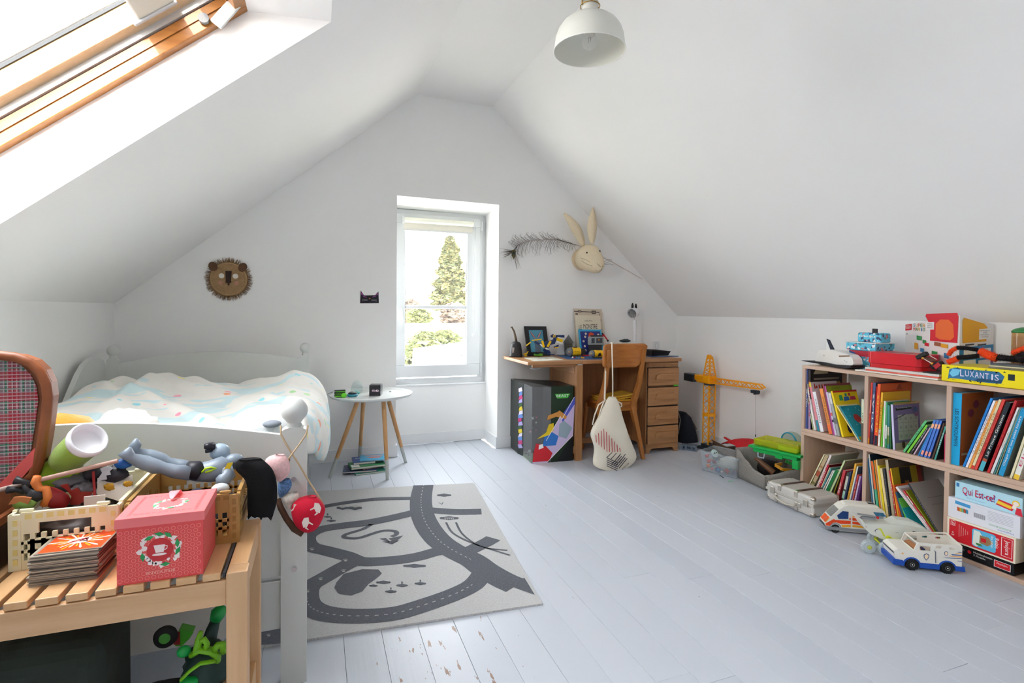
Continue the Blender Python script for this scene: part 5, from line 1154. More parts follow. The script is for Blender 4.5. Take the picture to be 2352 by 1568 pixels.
m.poly([(.135, h*.34),(.168, h*.32),(.190, h*.50),(.170, h*.68),(.137, h*.66)], O, u, Z_, 3,.0007); m.poly([(.142, h*.42),(.162, h*.42),(.162, h*.58),(.142, h*.58)], O, u, Z_, 0,.0009)
m.poly([(.125, h*.22),(.15, h*.24),(.14, h*.32),(.12, h*.30)], O, u, Z_, 4,.0009)
d_ = -Z_
m.text('Jeujura', O+u*(L6-.030)+Z_*(h*.52), d_, u, .022, h*.56,5,.0008); m.strip([(L6-.05, h*.16),(L6-.05, h*.88),(L6-.011, h*.88),(L6-.011, h*.16),(L6-.05, h*.16)],.0022, O, u, Z_, 5,.0006)
m.text('Relais', O+u*(L6-.067)+Z_*(h*.56), d_, u, .015, h*.40,5,.0008); m.text('des pistes', O+u*(L6-.087)+Z_*(h*.56), d_, u, .013, h*.46,5,.0008)
m.text('120', O+u*.028+Z_*(h*.80), d_, u, .014, h*.22,5,.0008); m.text('pieces', O+u*.016+Z_*(h*.80), d_, u, .008, h*.22,5,.0008); m.text('+5', O+u*.024+Z_*(h*.36), d_, u, .012, h*.18,5,.0008)
for i in range(5): m.strip([(.045+.009*i+.006, h*.3+.006*i),(.045+.009*i+.006, h*.82-.005*i)],.003, O, u, Z_, 6,.0006)
part('box_print', m, [C('#cf1f2b', .35), C('#5ab6dc', .4), C('#dfe6dc', .5), C('#9a7a52', .6), C('#3f8a4a', .5), C('#f6f0ea', .4), C('#e08a88', .4)], t, w=1)
t = gamebox('game_box', 'white building blocks box with a barcode, between the red and light blue boxes', x6-.010,1.692, yr_-.002, zc_+.0008, zd_, .32, '#e2e3ea', None)
m = MB(); O = V((x6-.0106,1.692, zc_+.0008)); h = zd_-zc_
m.poly([(.03, h*.74),(.095, h*.70),(.095, h*.86),(.03, h*.90)], O, u, Z_, 0);
for i, c in enumerate((1,2,3,1,4)): m.poly([(.040+.009*i, h*.42),(.050+.009*i, h*.40),(.050+.009*i, h*.58),(.040+.009*i, h*.62)], O, u, Z_, c, .0003)
for i in range(18): m.strip([(.110+.0026*i, h*.36),(.110+.0026*i, h*.58)],.0014 if i % 3 else .0006, O, u, Z_, 5,.0003)
for i in range(7): m.strip([(.165, h*(.86-.07*i)),(.262, h*(.86-.07*i))],.0018, O, u, Z_, 6,.0003)
m.text('BUILDING BLOCKS', O+u*.212+Z_*(h*.24),-u, -Z_, .008,.085,3,.0004); m.text('Imagination', O+u*.235+Z_*(h*.12),-u, -Z_, .009,.06,7,.0004)
part('box_print', m, [C('#3f9ad0', .5), C('#c8502a', .5), C('#d8b030', .5), C('#7ab88a', .5), C('#3a8ab0', .5), C('#7a7a84', .6), C('#b4b4bc', .6), C('#7a84c8', .5)], t, w=1)
t = gamebox('game_box', 'light blue guessing game box reading Qui Est-ce, topmost in the lower right compartment', x6+.004,1.672, yr_-.002, zd_+.0008, ze_, .30, '#b4dcea', None)
m = MB(); O = V((x6+.0034,1.672, zd_+.0008)); h = ze_-zd_
m.poly([(.006, h*.68),(.018, h*.68),(.018, h*.9),(.006, h*.9)], O, u, Z_, 0)
m.text('Qui Est-ce?', O+u*.099+Z_*(h*.515), u, Z_, h*.50,.134,1,.0004); m.text('Qui Est-ce?', O+u*.0975+Z_*(h*.53), u, Z_, h*.46,.130,2,.0008)
m.text('le 1er jeu de deduction', O+u*.09+Z_*(h*.17), u, Z_, .005,.075,0,.0004)
m.poly([(.168, h*.28),(.23, h*.15),(.24, h*.5),(.178, h*.62)], O, u, Z_, 2,.0004); m.poly([(.17, h*.36),(.225, h*.24),(.23, h*.4),(.176, h*.54)], O, u, Z_, 3,.0006)
m.poly([(.24, h*.04),(.268, h*.0),(.262, h*.4),(.245, h*.4)], O, u, Z_, 2,.0005); m.disc(.243, h*.62,.014, O, u, Z_, 3,.0007); m.disc(.243, h*.6,.010, O, u, Z_, 4,.0009); m.poly([(.228, h*.3),(.245, h*.3),(.245, h*.52),(.232, h*.5)], O, u, Z_, 4,.0008)
part('box_print', m, [C('#2f7ab8', .4), C('#3a4aa0', .4), C('#d8283c', .35), C('#f2c832', .4), C('#f6e8e0', .4)], t, w=1)
# == things along the right wall, on the floor
class Frame:
 """upright plane through G along heading ang; v points away from the viewer"""
 def __init__(s, G, ang): s.G = V((G[0], G[1],0)); s.u = V((math.cos(ang), math.sin(ang),0)); s.v = V((-s.u.y, s.u.x, 0)); s.v = s.v if s.v.x > 0 else -s.v
 def hit(s, px, py, off=0):
  r = ray(px, py); c = V((0,0, CAMH)); o = s.G+s.v*off; n = s.v; p = c+r*((o-c).dot(n)/r.dot(n)); return ((p-s.G).dot(s.u), p.z)
 def w(s, a, z, off=0): return s.G+s.u*a+s.v*off+Z_*z
def wheel(nm, fr, c, r, wd, off, parent, tyre, hub, hubr, spokes=0, hub2=None, tread=0):
 a = fr.w(c[0], c[1], off); b = fr.w(c[0], c[1], off+wd); m = MB(); d = (b-a).normalized(); uu, ww = frame_of(d)
 prof = [(r*.55,0),(r*.9,0),(r, wd*.18),(r, wd*.82),(r*.9, wd),(r*.55, wd)]
 M = Matrix((uu, ww, d)).transposed(); m.lathe(prof, 28, a, M, smooth=False)
 if tread:
  for i in range(22): t = 2*PI*i/22; m.box(a+d*wd/2+uu*(r*math.cos(t))+ww*(r*math.sin(t)),(.0035,.0035, wd*.9), Matrix((uu*math.cos(t)+ww*math.sin(t), ww*math.cos(t)-uu*math.sin(t), d)).transposed())
 o = part(nm, m, tyre, parent, w=1)
 h = MB(); h.lathe([(0,-.0008),(hubr*.3,-.0008),(hubr*.35,.002),(hubr*.85,.001),(hubr, -.001),(hubr, .004),(0,.004)],20, a, M)
 part('hub', h, hub, o, w=1)
 if spokes:
  s_ = MB()
  for i in range(spokes): t = 2*PI*i/spokes; s_.box(a-d*.002+uu*(hubr*.45*math.cos(t))+ww*(hubr*.45*math.sin(t)),(hubr*.22, hubr*.22,.003), M)
  s_.cone(a-d*.0035, a, hubr*.2, hubr*.2,10); part('spokes', s_, hub2 or hub, o, w=1)
 return o
M_tyre = C('#141416', .75); M_wp = C('#e9e6dc', .35); M_gp = C('#8f9296', .45)
AH = R_(-33)
# ---- ambulance van
vx = lambda X, Y: (1870+X/12.38,1140+Y/12.38)
fr = Frame(PZ(*vx(640,1035),0), AH); def_v = lambda *p: [fr.hit(*vx(*q)) for q in p]
van = thing('toy_ambulance', 'white toy ambulance van with orange and yellow stripes beside the white suitcase', 'toy vehicle', fr.w(.05,0,.05))
VW = .088; out = def_v((430,930),(335,850),(318,765),(480,600),(730,370),(860,285),(975,262),(1075,290),(1500,322),(1880,352),(2000,420),(2045,520),(2045,720)); s_end = out[-1][0]
zl_ = fr.hit(*vx(800,985))[1]; out += [(s_end, zl_),(out[0][0]+.02, zl_)]
m = MB(); m.prism(out, fr.w(0,0,.001), fr.u, Z_, fr.v*VW); part('body', m, M_wp, van, w=1, bevel=.005)
rf = def_v((860,285),(975,262),(1075,290),(1500,322),(1880,352)); m = MB()
m.prism([(a, z) for a, z in rf]+[(rf[-1][0]-.01, rf[-1][1]+.010),(rf[2][0], rf[2][1]+.014),(rf[0][0]+.012, rf[0][1]+.012)], fr.w(0,0,.016), fr.u, Z_, fr.v*(VW-.032)); part('roof', m, M_wp, van, w=1, bevel=.005)
rt = rf[3]; part('roof_hatch', MB().box(fr.w(rf[3][0]+.035, rf[3][1]+.0125, VW/2),(.03,.022,.002), Matrix.Rotation(AH, 3, 'Z')), C('#3a3632', .4), van, w=1)
def panel(m, pts, F, off=-.0004, mi=0): m.add([F.w(a, z, off) for a, z in pts],[tuple(range(len(pts)))], mi, False)
m = MB();
for p, c in ((((325,760),(560,635),(600,665),(1040,690),(1040,780),(760,775),(640,735),(540,740),(440,830),(335,820)),0),(((1000,605),(1040,610),(1040,675),(1000,670)),0),(((1085,608),(1240,620),(1260,690),(1085,680)),0),(((1085,710),(1700,770),(1700,850),(1085,780)),0),
 (((1085,560),(1235,572),(1235,595),(1085,585)),1),(((770,805),(1040,800),(1040,868),(800,868)),1),(((1085,805),(1700,880),(1700,930),(1085,862)),1)): panel(m, def_v(*p), fr, -.0008, c)
part('side_stripes', m, [C('#ee4a1c', .35), C('#f2ac26', .35)], van, w=1)
m = MB(); panel(m, def_v((650,535),(810,410),(978,432),(968,635),(688,632)), fr, -.001); part('side_window', m, C('#2f4a80', .12), van, w=1, solid=.0008)
a, b = def_v((480,600),(730,370));
def slant(p, q, i0, i1, t0, t1, lift=.002):
 d = V((q[0]-p[0], q[1]-p[1])); n = V((-d.y, d.x)).normalized()*lift
 P_ = lambda t, o: fr.w(p[0]+d.x*t-abs(n.x), p[1]+d.y*t+abs(n.y), o); return [P_(t0, i0), P_(t0, i1), P_(t1, i1), P_(t1, i0)]
part('windscreen', MB().add(slant(a, b, .008, VW-.006,.04,.95),[(0,1,2,3)]), C('#8d8c8a', .1), van, w=1)
h0, h1 = def_v((318,765),(480,600)); m = MB(); m.add(slant(h0, h1,.012, VW*.45,.1,.9),[(0,1,2,3)],0); m.add(slant(h0, h1, VW*.5, VW-.006,.1,.9),[(0,1,2,3)],0); m.add(slant(h0, h1,.003,.009,.1,.9),[(0,1,2,3)],1)
part('bonnet_stripe', m, [C('#ee5a20', .35), C('#f2ac26', .35)], van, w=1)
m = MB(); o0 = def_v((335,850),(800,985),(800,880)); m.prism([(o0[0][0]-.004, zl_+.003),(s_end+.002, zl_+.003),(s_end+.002, zl_+.018),(o0[0][0]-.006, zl_+.02)], fr.w(0,0,-.0015), fr.u, Z_, fr.v*(VW+.003)); part('sill', m, M_gp, van, w=1, bevel=.003)
m = MB(); m.add([fr.w(o0[0][0]-.0078, zl_+.021,.006), fr.w(o0[0][0]-.0078, zl_+.021, VW-.006), fr.w(h0[0]-.0018, h0[1]-.004, VW-.006), fr.w(h0[0]-.0018, h0[1]-.004,.006)],[(0,1,2,3)]); part('grille', m, C('#3a3a3e', .4), van, w=1)
wc = fr.hit(*vx(605,910)); r = wc[1]
for s_ in (wc[0], s_end-.035):
 for off in (-.001, VW-.015): wheel('wheel', fr, (s_, r), r, .016, off, van, M_tyre, M_gp, r*.58)
part('wheel_arch', MB().tube([fr.w(wc[0]+(r+.005)*math.cos(t), r+(r+.005)*math.sin(t),.0005) for t in [PI*i/12 for i in range(13)]],.003,6), M_gp, van, w=1)
part('blue_lamp', MB().box(fr.w(s_end-.002, out[-2][1]-.008,.004),(.012,.010,.016), Matrix.Rotation(AH, 3, 'Z')), C('#1f6ab0', .3), van, w=1, bevel=.002)
# ---- police style off-roader
ux_ = lambda X, Y: (2030+X/11.76,1210+Y/11.76)
f2 = Frame(PZ(*ux_(745,1155),0), AH); D2 = lambda *p: [f2.hit(*ux_(*q)) for q in p]
suv = thing('toy_off_roader', 'white and blue toy off-roader with an open roof, nearest of the three toy vehicles', 'toy vehicle', f2.w(.07,0,.05))
SW = .098
nt_, = D2((920,440))
lo, hi = .06,.16
for _ in range(30):
 md = (lo+hi)/2; t_ = f2.hit(*ux_(620,205), md)
 if t_[0] > nt_[0]: lo = md
 else: hi = md
SW = max(.08, min(.125, md))
zs = D2((1000,960))[0][1]; hd = D2((430,700),(430,600),(830,640),(920,440),(1000,425),(1750,470),(2095,520),(2110,960))
x0_, x1_ = hd[0][0], hd[-1][0]; za_ = hd[2][1]; ztop = hd[4][1]
# side walls made of strips round their windows
wins = [D2((975,500),(1265,655)), D2((1405,515),(1555,590)), D2((1775,550),(1930,620))]
xs_ = sorted({hd[3][0]+.002, x1_, *[w[i][0] for w in wins for i in (0,1)]})
for off, nm in ((0, 'side_wall'),(SW-.004, 'side_wall')):
 m = MB()
 m.prism([(x0_, zs),(hd[3][0]+.002, zs),(hd[3][0]+.002, nt_[1]),(hd[2][0], hd[2][1]),(x0_, hd[1][1])], f2.w(0,0, off), f2.u, Z_, f2.v*.004)
 for a, b in zip(xs_, xs_[1:]):
  ta, tb = (lerp(ztop, hd[6][1], max(0,(q-hd[4][0])/(hd[6][0]-hd[4][0])))for q in (a, b)); w = [w for w in wins if abs(w[0][0]-a) < 1e-6]
  if w:
   m.prism([(a, zs),(b, zs),(b, w[0][1][1]),(a, w[0][1][1])], f2.w(0,0, off), f2.u, Z_, f2.v*.004); m.prism([(a, w[0][0][1]),(b, w[0][0][1]),(b, tb),(a, ta)], f2.w(0,0, off), f2.u, Z_, f2.v*.004)
  else: m.prism([(a, zs),(b, zs),(b, tb),(a, ta)], f2.w(0,0, off), f2.u, Z_, f2.v*.004)
 part(nm, m, M_wp, suv, w=1)
m = MB(); m.prism([(x0_-.016, zs+.004),(x0_-.022, hd[1][1]-.012),(x0_-.006, hd[1][1]-.001),(hd[2][0]+.002, hd[2][1]-.0005),(hd[2][0]+.002, zs)], f2.w(0,0,.004), f2.u, Z_, f2.v*(SW-.008)); part('bonnet', m, M_wp, suv, w=1, bevel=.003)
part('rear_wall', MB().prism([(x1_-.004, zs),(x1_, zs),(x1_+.002, hd[6][1]),(x1_-.002, hd[6][1])], f2.w(0,0,.004), f2.u, Z_, f2.v*(SW-.008)), M_wp, suv, w=1)
m = MB(); a, b = (hd[2][0]-.001, hd[2][1]), nt_
for o in (.003, SW-.003): m.beam(f2.w(*a, o), f2.w(*b, o),.006,.005)
m.beam(f2.w(*a, .003), f2.w(*a, SW-.003),.006,.005); m.beam(f2.w(*b, .003), f2.w(*b, SW-.003),.006,.006)
part('windscreen_frame', m, M_wp, suv, w=1, bevel=.0015)
m = MB(); m.beam(f2.w(b[0], b[1]+.0, SW-.003), f2.w(hd[6][0], hd[6][1]+.012, SW-.003),.007,.006); m.beam(f2.w(hd[6][0], hd[6][1]+.012, SW-.003), f2.w(hd[6][0], hd[6][1],.003),.006,.007); part('roof_rail', m, M_wp, suv, w=1, bevel=.0015)
part('cabin_floor', MB().prism([(hd[3][0], zs+.002),(x1_-.005, zs+.002),(x1_-.005, zs+.008),(hd[3][0], zs+.008)], f2.w(0,0,.004), f2.u, Z_, f2.v*(SW-.008)).prism([(hd[2][0]+.01, zs+.02),(hd[2][0]+.03, zs+.02),(hd[2][0]+.03, za_+.008),(hd[2][0]+.01, za_)], f2.w(0,0,.008), f2.u, Z_, f2.v*(SW-.016)), C('#b57a4e', .5), suv, w=1)
dm = wins[0]; part('seat', MB().box(f2.w(dm[0][0]+.022, zs+.035,.03),(.02,.03,.05), Matrix.Rotation(AH, 3, 'Z')), C('#1b2350', .5), suv, w=1, bevel=.005)
# blue chassis with raised arches
wl = D2((755,1005),(1710,1095)); rw = .0
rF = wl[0][1];
def archpts(c, r, n=9): return [(c-(r)*math.cos(PI*i/n), zc0+(r)*math.sin(PI*i/n)) for i in range(n+1)]
zc0 = rF*.85; RA = rF*1.18
up_ = [(x0_-.026, zc0-.004),(x0_-.028, zs+.006),(wl[0][0]-RA-.006, zs+.004)]+[(wl[0][0]-(RA+.007)*math.cos(PI*i/9), zc0+(RA+.007)*math.sin(PI*i/9)) for i in range(1,9)]+[(wl[0][0]+RA+.01, zs),(wl[1][0]-RA-.01, zs)]+[(wl[1][0]-(RA+.007)*math.cos(PI*i/9), zc0+(RA+.007)*math.sin(PI*i/9)) for i in range(1,9)]+[(wl[1][0]+RA+.008, zs),(x1_+.010, zs),(x1_+.014, zc0-.006)]
dn_ = [(wl[1][0]+RA, zc0-.006)]+[(wl[1][0]+RA*math.cos(PI*i/9), zc0+RA*math.sin(PI*i/9)) for i in range(0,10)]+[(wl[1][0]-RA, zc0-.008),(wl[0][0]+RA, zc0-.008)]+[(wl[0][0]+RA*math.cos(PI*i/9), zc0+RA*math.sin(PI*i/9)) for i in range(0,10)]+[(wl[0][0]-RA, zc0-.006)]
m = MB()
for o in (-.003, SW-.003): m.prism(up_+dn_, f2.w(0,0, o), f2.u, Z_, f2.v*.006)
m.prism([(x0_-.027, zc0-.003),(x0_-.028, zs+.005),(x0_-.012, zs+.005),(x0_-.012, zc0-.003)], f2.w(0,0,.0), f2.u, Z_, f2.v*SW); m.prism([(wl[0][0]-.01, zc0),(wl[1][0]+.02, zc0),(wl[1][0]+.02, zs),(wl[0][0]-.01, zs)], f2.w(0,0,.022), f2.u, Z_, f2.v*(SW-.044))
part('chassis', m, C('#1c4fae', .35), suv, w=1, bevel=.0015)
for c in wl:
 for off in (-.006, SW-.014): wheel('wheel', f2,(c[0], rF), rF, .020, off, suv, M_tyre, C('#d9dbd6', .3), rF*.36, tread=1)
m = MB()
for p, c in ((((1075,745),(1150,705),(1225,750),(1215,830),(1145,905),(1080,830)),0),(((1630,680),(1680,645),(1735,680),(1730,745),(1685,785),(1635,745)),0),(((2000,672),(2100,672),(2105,692),(2000,688)),1),(((1930,700),(2105,705),(2105,728),(1935,716)),2),(((1810,730),(2110,752),(2112,775),(1850,760)),1),(((1750,772),(2110,795),(2112,830),(1760,790)),2),(((1570,815),(2112,845),(2112,862),(1700,838)),1),(((1990,908),(2112,915),(2112,932),(1990,925)),1),(((465,725),(508,672),(550,735)),2)):
 panel(m, D2(*p), f2,-.0006, c)
for p in (((1095,760),(1150,725),(1205,762),(1198,822),(1147,880),(1098,822)),((1645,690),(1682,662),(1722,690),(1718,738),(1685,768),(1648,738))): panel(m, D2(*p), f2,-.001,3)
part('side_print', m, [C('#3a5a8a', .4), C('#2c4f94', .4), C('#f0b268', .4), C('#f2dcb8', .4)], suv, w=1)
gq = D2((180,470),(420,690)); part('grille', MB().add([f2.w(x0_-.0235, hd[1][1]-.016,.008), f2.w(x0_-.0235, hd[1][1]-.016, SW-.008), f2.w(x0_-.020, hd[1][1]-.026, SW-.008), f2.w(x0_-.020, hd[1][1]-.026,.008)],[(0,1,2,3)]), C('#54565a', .5), suv, w=1)
h_ = D2((1360,630),(1385,660),(1385,830),(1390,960)); part('door_lever', MB().tube([f2.w(a, z, -.004) for a, z in h_],.0016,6), C('#5a6070', .4), suv, w=1)
# ---- space rover
rx_ = lambda X, Y: (1970+X/13.07,1170+Y/13.07)
f3 = Frame(PZ(*rx_(860,1388),0)+V((.0153,.0235,0)), AH); D3 = lambda *p: [f3.hit(*rx_(*q)) for q in p]
rov = thing('toy_rover', 'pale grey white toy space rover with yellow hubs, between the ambulance and the off-roader', 'toy vehicle', f3.w(.06,0,.05))
o3 = D3((50,240),(130,430),(240,590),(370,720),(800,915),(1000,900),(1500,900),(2150,760),(2165,650),(2060,600),(1500,500),(900,440),(240,430),(120,300))
M_rv = C('#d9dcd2', .35); RWd = .085
m = MB(); m.prism(o3, f3.w(0,0,0), f3.u, Z_, f3.v*RWd); part('hull', m, M_rv, rov, w=1, bevel=.004)
cn = D3((960,450),(1200,330),(1700,400),(2100,600),(1900,600),(1500,520)); m = MB(); m.prism([cn[0], cn[5], cn[4], cn[3], cn[2], cn[1]], f3.w(0,0,.018), f3.u, Z_, f3.v*(RWd-.036)); part('canopy', m, M_rv, rov, w=1, bevel=.005)
m = MB(); panel(m, D3((1640,640),(1880,690),(1890,720),(1660,705)), f3,-.0006,0); panel(m, D3((1970,720),(2090,735),(2080,748),(1985,735)), f3,-.0006,0)
panel(m, D3((500,640),(560,575),(690,565),(560,600),(525,650),(570,715)), f3,-.0006,1); panel(m, D3((600,555),(700,560),(770,680),(830,800),(770,800),(690,640)), f3,-.0008,2); panel(m, D3((235,485),(270,530),(262,540),(232,500)), f3,-.0008,3)
t_ = D3((1185,690))[0]; m.text('MARS', f3.w(t_[0], t_[1],-.001), f3.u, Z_, .004,.014,1); t_ = D3((1335,845))[0]; m.text('SH', f3.w(t_[0], t_[1],-.001), f3.u, Z_, .005,.010,1)
part('hull_print', m, [C('#2a2d2a', .3), C('#2a3050', .4), C('#d8dc4a', .4), C('#d04a40', .4)], rov, w=1)
g = D3((70,190),(620,270),(1230,235),(760,330),(620,210)); m = MB(); m.beam(f3.w(g[0][0], g[0][1],.03), f3.w(g[1][0], g[1][1]-.002,.03),.014,.006); m.beam(f3.w(g[0][0]+.02, g[0][1]-.018,.035), f3.w(g[1][0], g[1][1]-.014,.035),.016,.012); m.cone(f3.w(g[0][0]+.012, g[0][1]-.022,.03), f3.w(g[0][0]+.028, g[0][1]-.02,.045),.006,.006,10); part('rear_gear', m, M_gp, rov, w=1, bevel=.001)
m = MB(); a = g[4]; m.box(f3.w(a[0]+.022, a[1]-.002,.04),(.044,.030,.0035), Matrix.Rotation(AH, 3, 'Z') @ Matrix.Rotation(.18,3, 'X')); part('solar_panel', m, mat('solar_blue', '#2c6a8c', .25, var=.35, vscale=120), rov, w=1)
part('panel_mount', MB().box(f3.w(a[0]+.02, a[1]-.012,.036),(.03,.02,.014), Matrix.Rotation(AH, 3, 'Z')), M_gp, rov, w=1, bevel=.002)
part('red_block', MB().box(f3.w(a[0]+.006, a[1]-.013,.022),(.009,.01,.010), Matrix.Rotation(AH, 3, 'Z')), C('#c8202c', .4), rov, w=1)
M_yl = C('#d6dc28', .35); M_lt = C('#b4bec2', .6)
fw = f3.hit(*rx_(850,1180),-.028); rr_ = fw[1]
for (c, off) in (((fw[0], rr_),-.040),((f3.hit(*rx_(330,760),-.01)[0], rr_*.93),-.022),((fw[0]+.005, rr_), RWd+.01),((fw[0]+.115, rr_), RWd+.0),((fw[0]+.115, rr_),-.022)):
 wheel('wheel', f3, c, c[1],.020, off, rov, M_lt, C('#dfe2dc', .35), c[1]*.55,8, M_yl, 1)
hb = f3.hit(*rx_(960,890),-.016); m = MB(); m.cone(f3.w(*hb, -.016), f3.w(*hb, .002),.0125,.0125,20); m.beam(f3.w(fw[0], rr_, -.012), f3.w(*hb, -.012),.012,.010); m.beam(f3.w(*hb, -.004), f3.w(hb[0]+.05, hb[1]-.004,-.004),.008,.006)
m.beam(f3.w(hb[0]+.05, hb[1]-.004,-.004), f3.w(fw[0]+.115, rr_, -.006),.008,.006); m.cone(f3.w(fw[0], rr_, -.022), f3.w(fw[0], rr_, RWd+.012),.004,.004,8); m.cone(f3.w(fw[0]+.115, rr_, -.006), f3.w(fw[0]+.115, rr_, RWd+.002),.004,.004,8)
part('suspension_arm', m, M_yl, rov, w=1, bevel=.001); part('hub_cap', MB().cone(f3.w(*hb, -.0175), f3.w(*hb, -.015),.006,.006,16), M_tyre, rov, w=1)
rb_ = f3.hit(*rx_(330,760),-.01); part('rear_axle', MB().cone(f3.w(rb_[0], rr_*.93,-.002), f3.w(rb_[0]+.03, rr_*1.05,.03),.006,.006,10), M_gp, rov, w=1)
# ---- ribbed suitcase
K7 = lambda X, Y: (1740+X/4.704,1080+Y/4.704)
a = PZ(*K7(95,300),0); b = PZ(*K7(600,520),0); fs = Frame(b, math.atan2(a.y-b.y, a.x-b.x)); fs.v = -V((-fs.u.y, fs.u.x, 0)) if V((-fs.u.y, fs.u.x, 0)).x < 0 else V((-fs.u.y, fs.u.x, 0))
L_ = (a-b).length; Hs = fs.hit(*K7(600,300))[1]; Ds = .205
case = thing('suitcase', 'white ribbed metal suitcase with chrome corners lying in front of the shelf', 'suitcase', fs.w(L_/2,0, Ds/2))
def sbox(m, a0, a1, z0, z1, o0, o1, mi=None): return m.add([fs.w(a, z, o) for a in (a0, a1) for z in (z0, z1) for o in (o0, o1)],[(0,1,3,2),(4,6,7,5),(0,4,5,1),(2,3,7,6),(0,2,6,4),(1,5,7,3)], mi)
M_rib = mat('white_ribbed_metal', '#d5d1cb', .35, metal=.15); M_chr = mat('chrome', '#c9c0b4', .15, metal=.9)
zm = Hs*.58
part('lower_shell', sbox(MB(),0, L_, .004, zm-.002,0, Ds), M_rib, case, w=1, bevel=.014, seg=3)
part('lid', sbox(MB(),-.002, L_+.002, zm+.002, Hs, -.002, Ds+.002), M_rib, case, w=1, bevel=.014, seg=3)
m = MB(); n = 58
for i in range(n):
 q = .018+(L_-.036)*i/(n-1); sbox(m, q-.0013, q+.0013, Hs-.001, Hs+.0012,.014, Ds-.014)
for i in range(6):
 for z0, z1 in ((.010, zm-.010),(zm+.008, Hs-.012)): zz_ = lerp(z0, z1, i/5); sbox(m, .016, L_-.016, zz_-.0012, zz_+.0012,-.0028,0)
part('ribs', m, M_rib, case, w=1, stuff=True)
part('edge_band', sbox(sbox(MB(),-.004, L_+.004, zm-.006, zm+.001,-.0045, Ds+.004),-.004, L_+.004, zm+.002, zm+.008,-.0045, Ds+.004), mat('pale_metal', '#cfcac2', .3, metal=.5), case, w=1, bevel=.001)
for a_ in (0, L_):
 for z_ in (0,1):
  for o_ in (0, Ds):
   zc_c = .004 if z_ == 0 else Hs; m = MB(); sg = 1 if a_ == 0 else -1; so_ = 1 if o_ == 0 else -1; zs_ = 1 if z_ == 0 else -1
   m.ball(fs.w(a_+sg*.014, zc_c+zs_*.013, o_+so_*.014),(.018,.018,.0155),14,8); part('metal_corner', m, M_chr, case, w=1)
for f_ in (.36,.71):
 q = L_*(1-f_)+.02; part('leather_strap', sbox(MB(), q-.011, q+.011, Hs+.0015, Hs+.005,.012, Ds-.004), C('#4a2f26', .35), case, w=1, bevel=.001)
 part('strap_end', sbox(sbox(MB(), q-.013, q+.013, Hs-.004, Hs+.0055,-.003,.03), q-.013, q+.013, Hs-.035, Hs, -.0055,-.001), M_chr, case, w=1, bevel=.003)
for q in (L_*.14, L_*.85): part('latch', sbox(MB(), q-.017, q+.017, zm-.016, zm+.026,-.009,-.003), M_chr, case, w=1, bevel=.003)
part('handle', MB().tube([fs.w(L_*.76, zm*.62,-.006), fs.w(L_*.74, zm*.66,-.02), fs.w(L_*.62, zm*.52,-.03), fs.w(L_*.48, zm*.42,-.03), fs.w(L_*.36, zm*.5,-.02), fs.w(L_*.34, zm*.55,-.006)],.007,8, flat=.6), mat('pale_handle', '#c9c0b2', .4), case, w=1)
for q in (L_*.33, L_*.77): part('handle_mount', sbox(MB(), q-.011, q+.011,.006, zm*.85,-.008,-.001), M_chr, case, w=1, bevel=.003)
part('central_lock', sbox(MB(), L_*.27-.011, L_*.27+.013, zm*.45, zm*.85,-.009,-.002), M_chr, case, w=1, bevel=.002)
# ---- clear plastic box of small toys
K3 = lambda X, Y: (1540+X/4.75,800+Y/4.75)
A = PZ(*K3(345,1330),0); B = PZ(*K3(720,1425),0); fb = Frame(B, math.atan2(A.y-B.y, A.x-B.x)); Lb = (A-B).length; Db = .19; Hb = .155
clr = thing('storage_box', 'clear plastic storage box with small toys and a white cloth, near the yellow crane', 'box', fb.w(Lb/2,0, Db/2))
M_cl = glassy('cloudy_plastic', '#e8eef2', .26,.1)
m = MB(); fl_ = .012
def ringp(z, e): return [fb.w(-e, z, -e), fb.w(Lb+e, z, -e), fb.w(Lb+e, z, Db+e), fb.w(-e, z, Db+e)]
r0_, r1_, r2_, r3_ = ringp(.008,0), ringp(Hb, fl_), ringp(Hb-.001, fl_+.011), ringp(Hb-.012, fl_+.012)
m.add(r0_+r1_+r2_+r3_, [(0,1,2,3)]+[(k*4+i, k*4+(i+1) % 4, k*4+4+(i+1) % 4, k*4+4+i) for k in range(3) for i in range(4)]); part('tub', m, M_cl, clr, w=1, bevel=.006)
part('foot_rim', MB().add(ringp(0,-.004)+ringp(.010,.001),[(i, (i+1) % 4,4+(i+1) % 4,4+i) for i in range(4)]), glassy('clear_rim', '#cdd6dc', .5,.1), clr, w=1)
def inbox(a, z, o): return fb.w(Lb*a, z, Db*o)
rg = random.Random(8); G = 'small toys in the clear plastic box'
cols = [('#d8404a', 'red'),('#2f7fc0', 'blue'),('#e8e4dc', 'white'),('#f07a3a', 'orange'),('#4a4a78', 'dark violet'),('#b83a3a', 'brick red'),('#3a3f6a', 'navy'),('#8f4a4a', 'maroon'),('#39a0b8', 'turquoise')]
single('folded_cloth', blob(MB(), inbox(.38,.075,.5),(.085,.06,.048),4,.3,3), mat('grey_white_cloth', '#c9c8c0', .9, bump=.2, bscale=90), 'off white cloth bundled in the clear plastic box', 'cloth')
spots = [(.93,.11,.2,0,.016),(.90,.07,.25,0,.018),(.86,.04,.12,3,.017),(.74,.025,.1,0,.011),(.56,.03,.1,1,.018),(.30,.035,.1,5,.022),(.46,.02,.12,2,.010),(.12,.03,.12,4,.02),(.66,.02,.3,6,.018),(.2,.02,.3,8,.014),(.83,.06,.5,7,.02)]
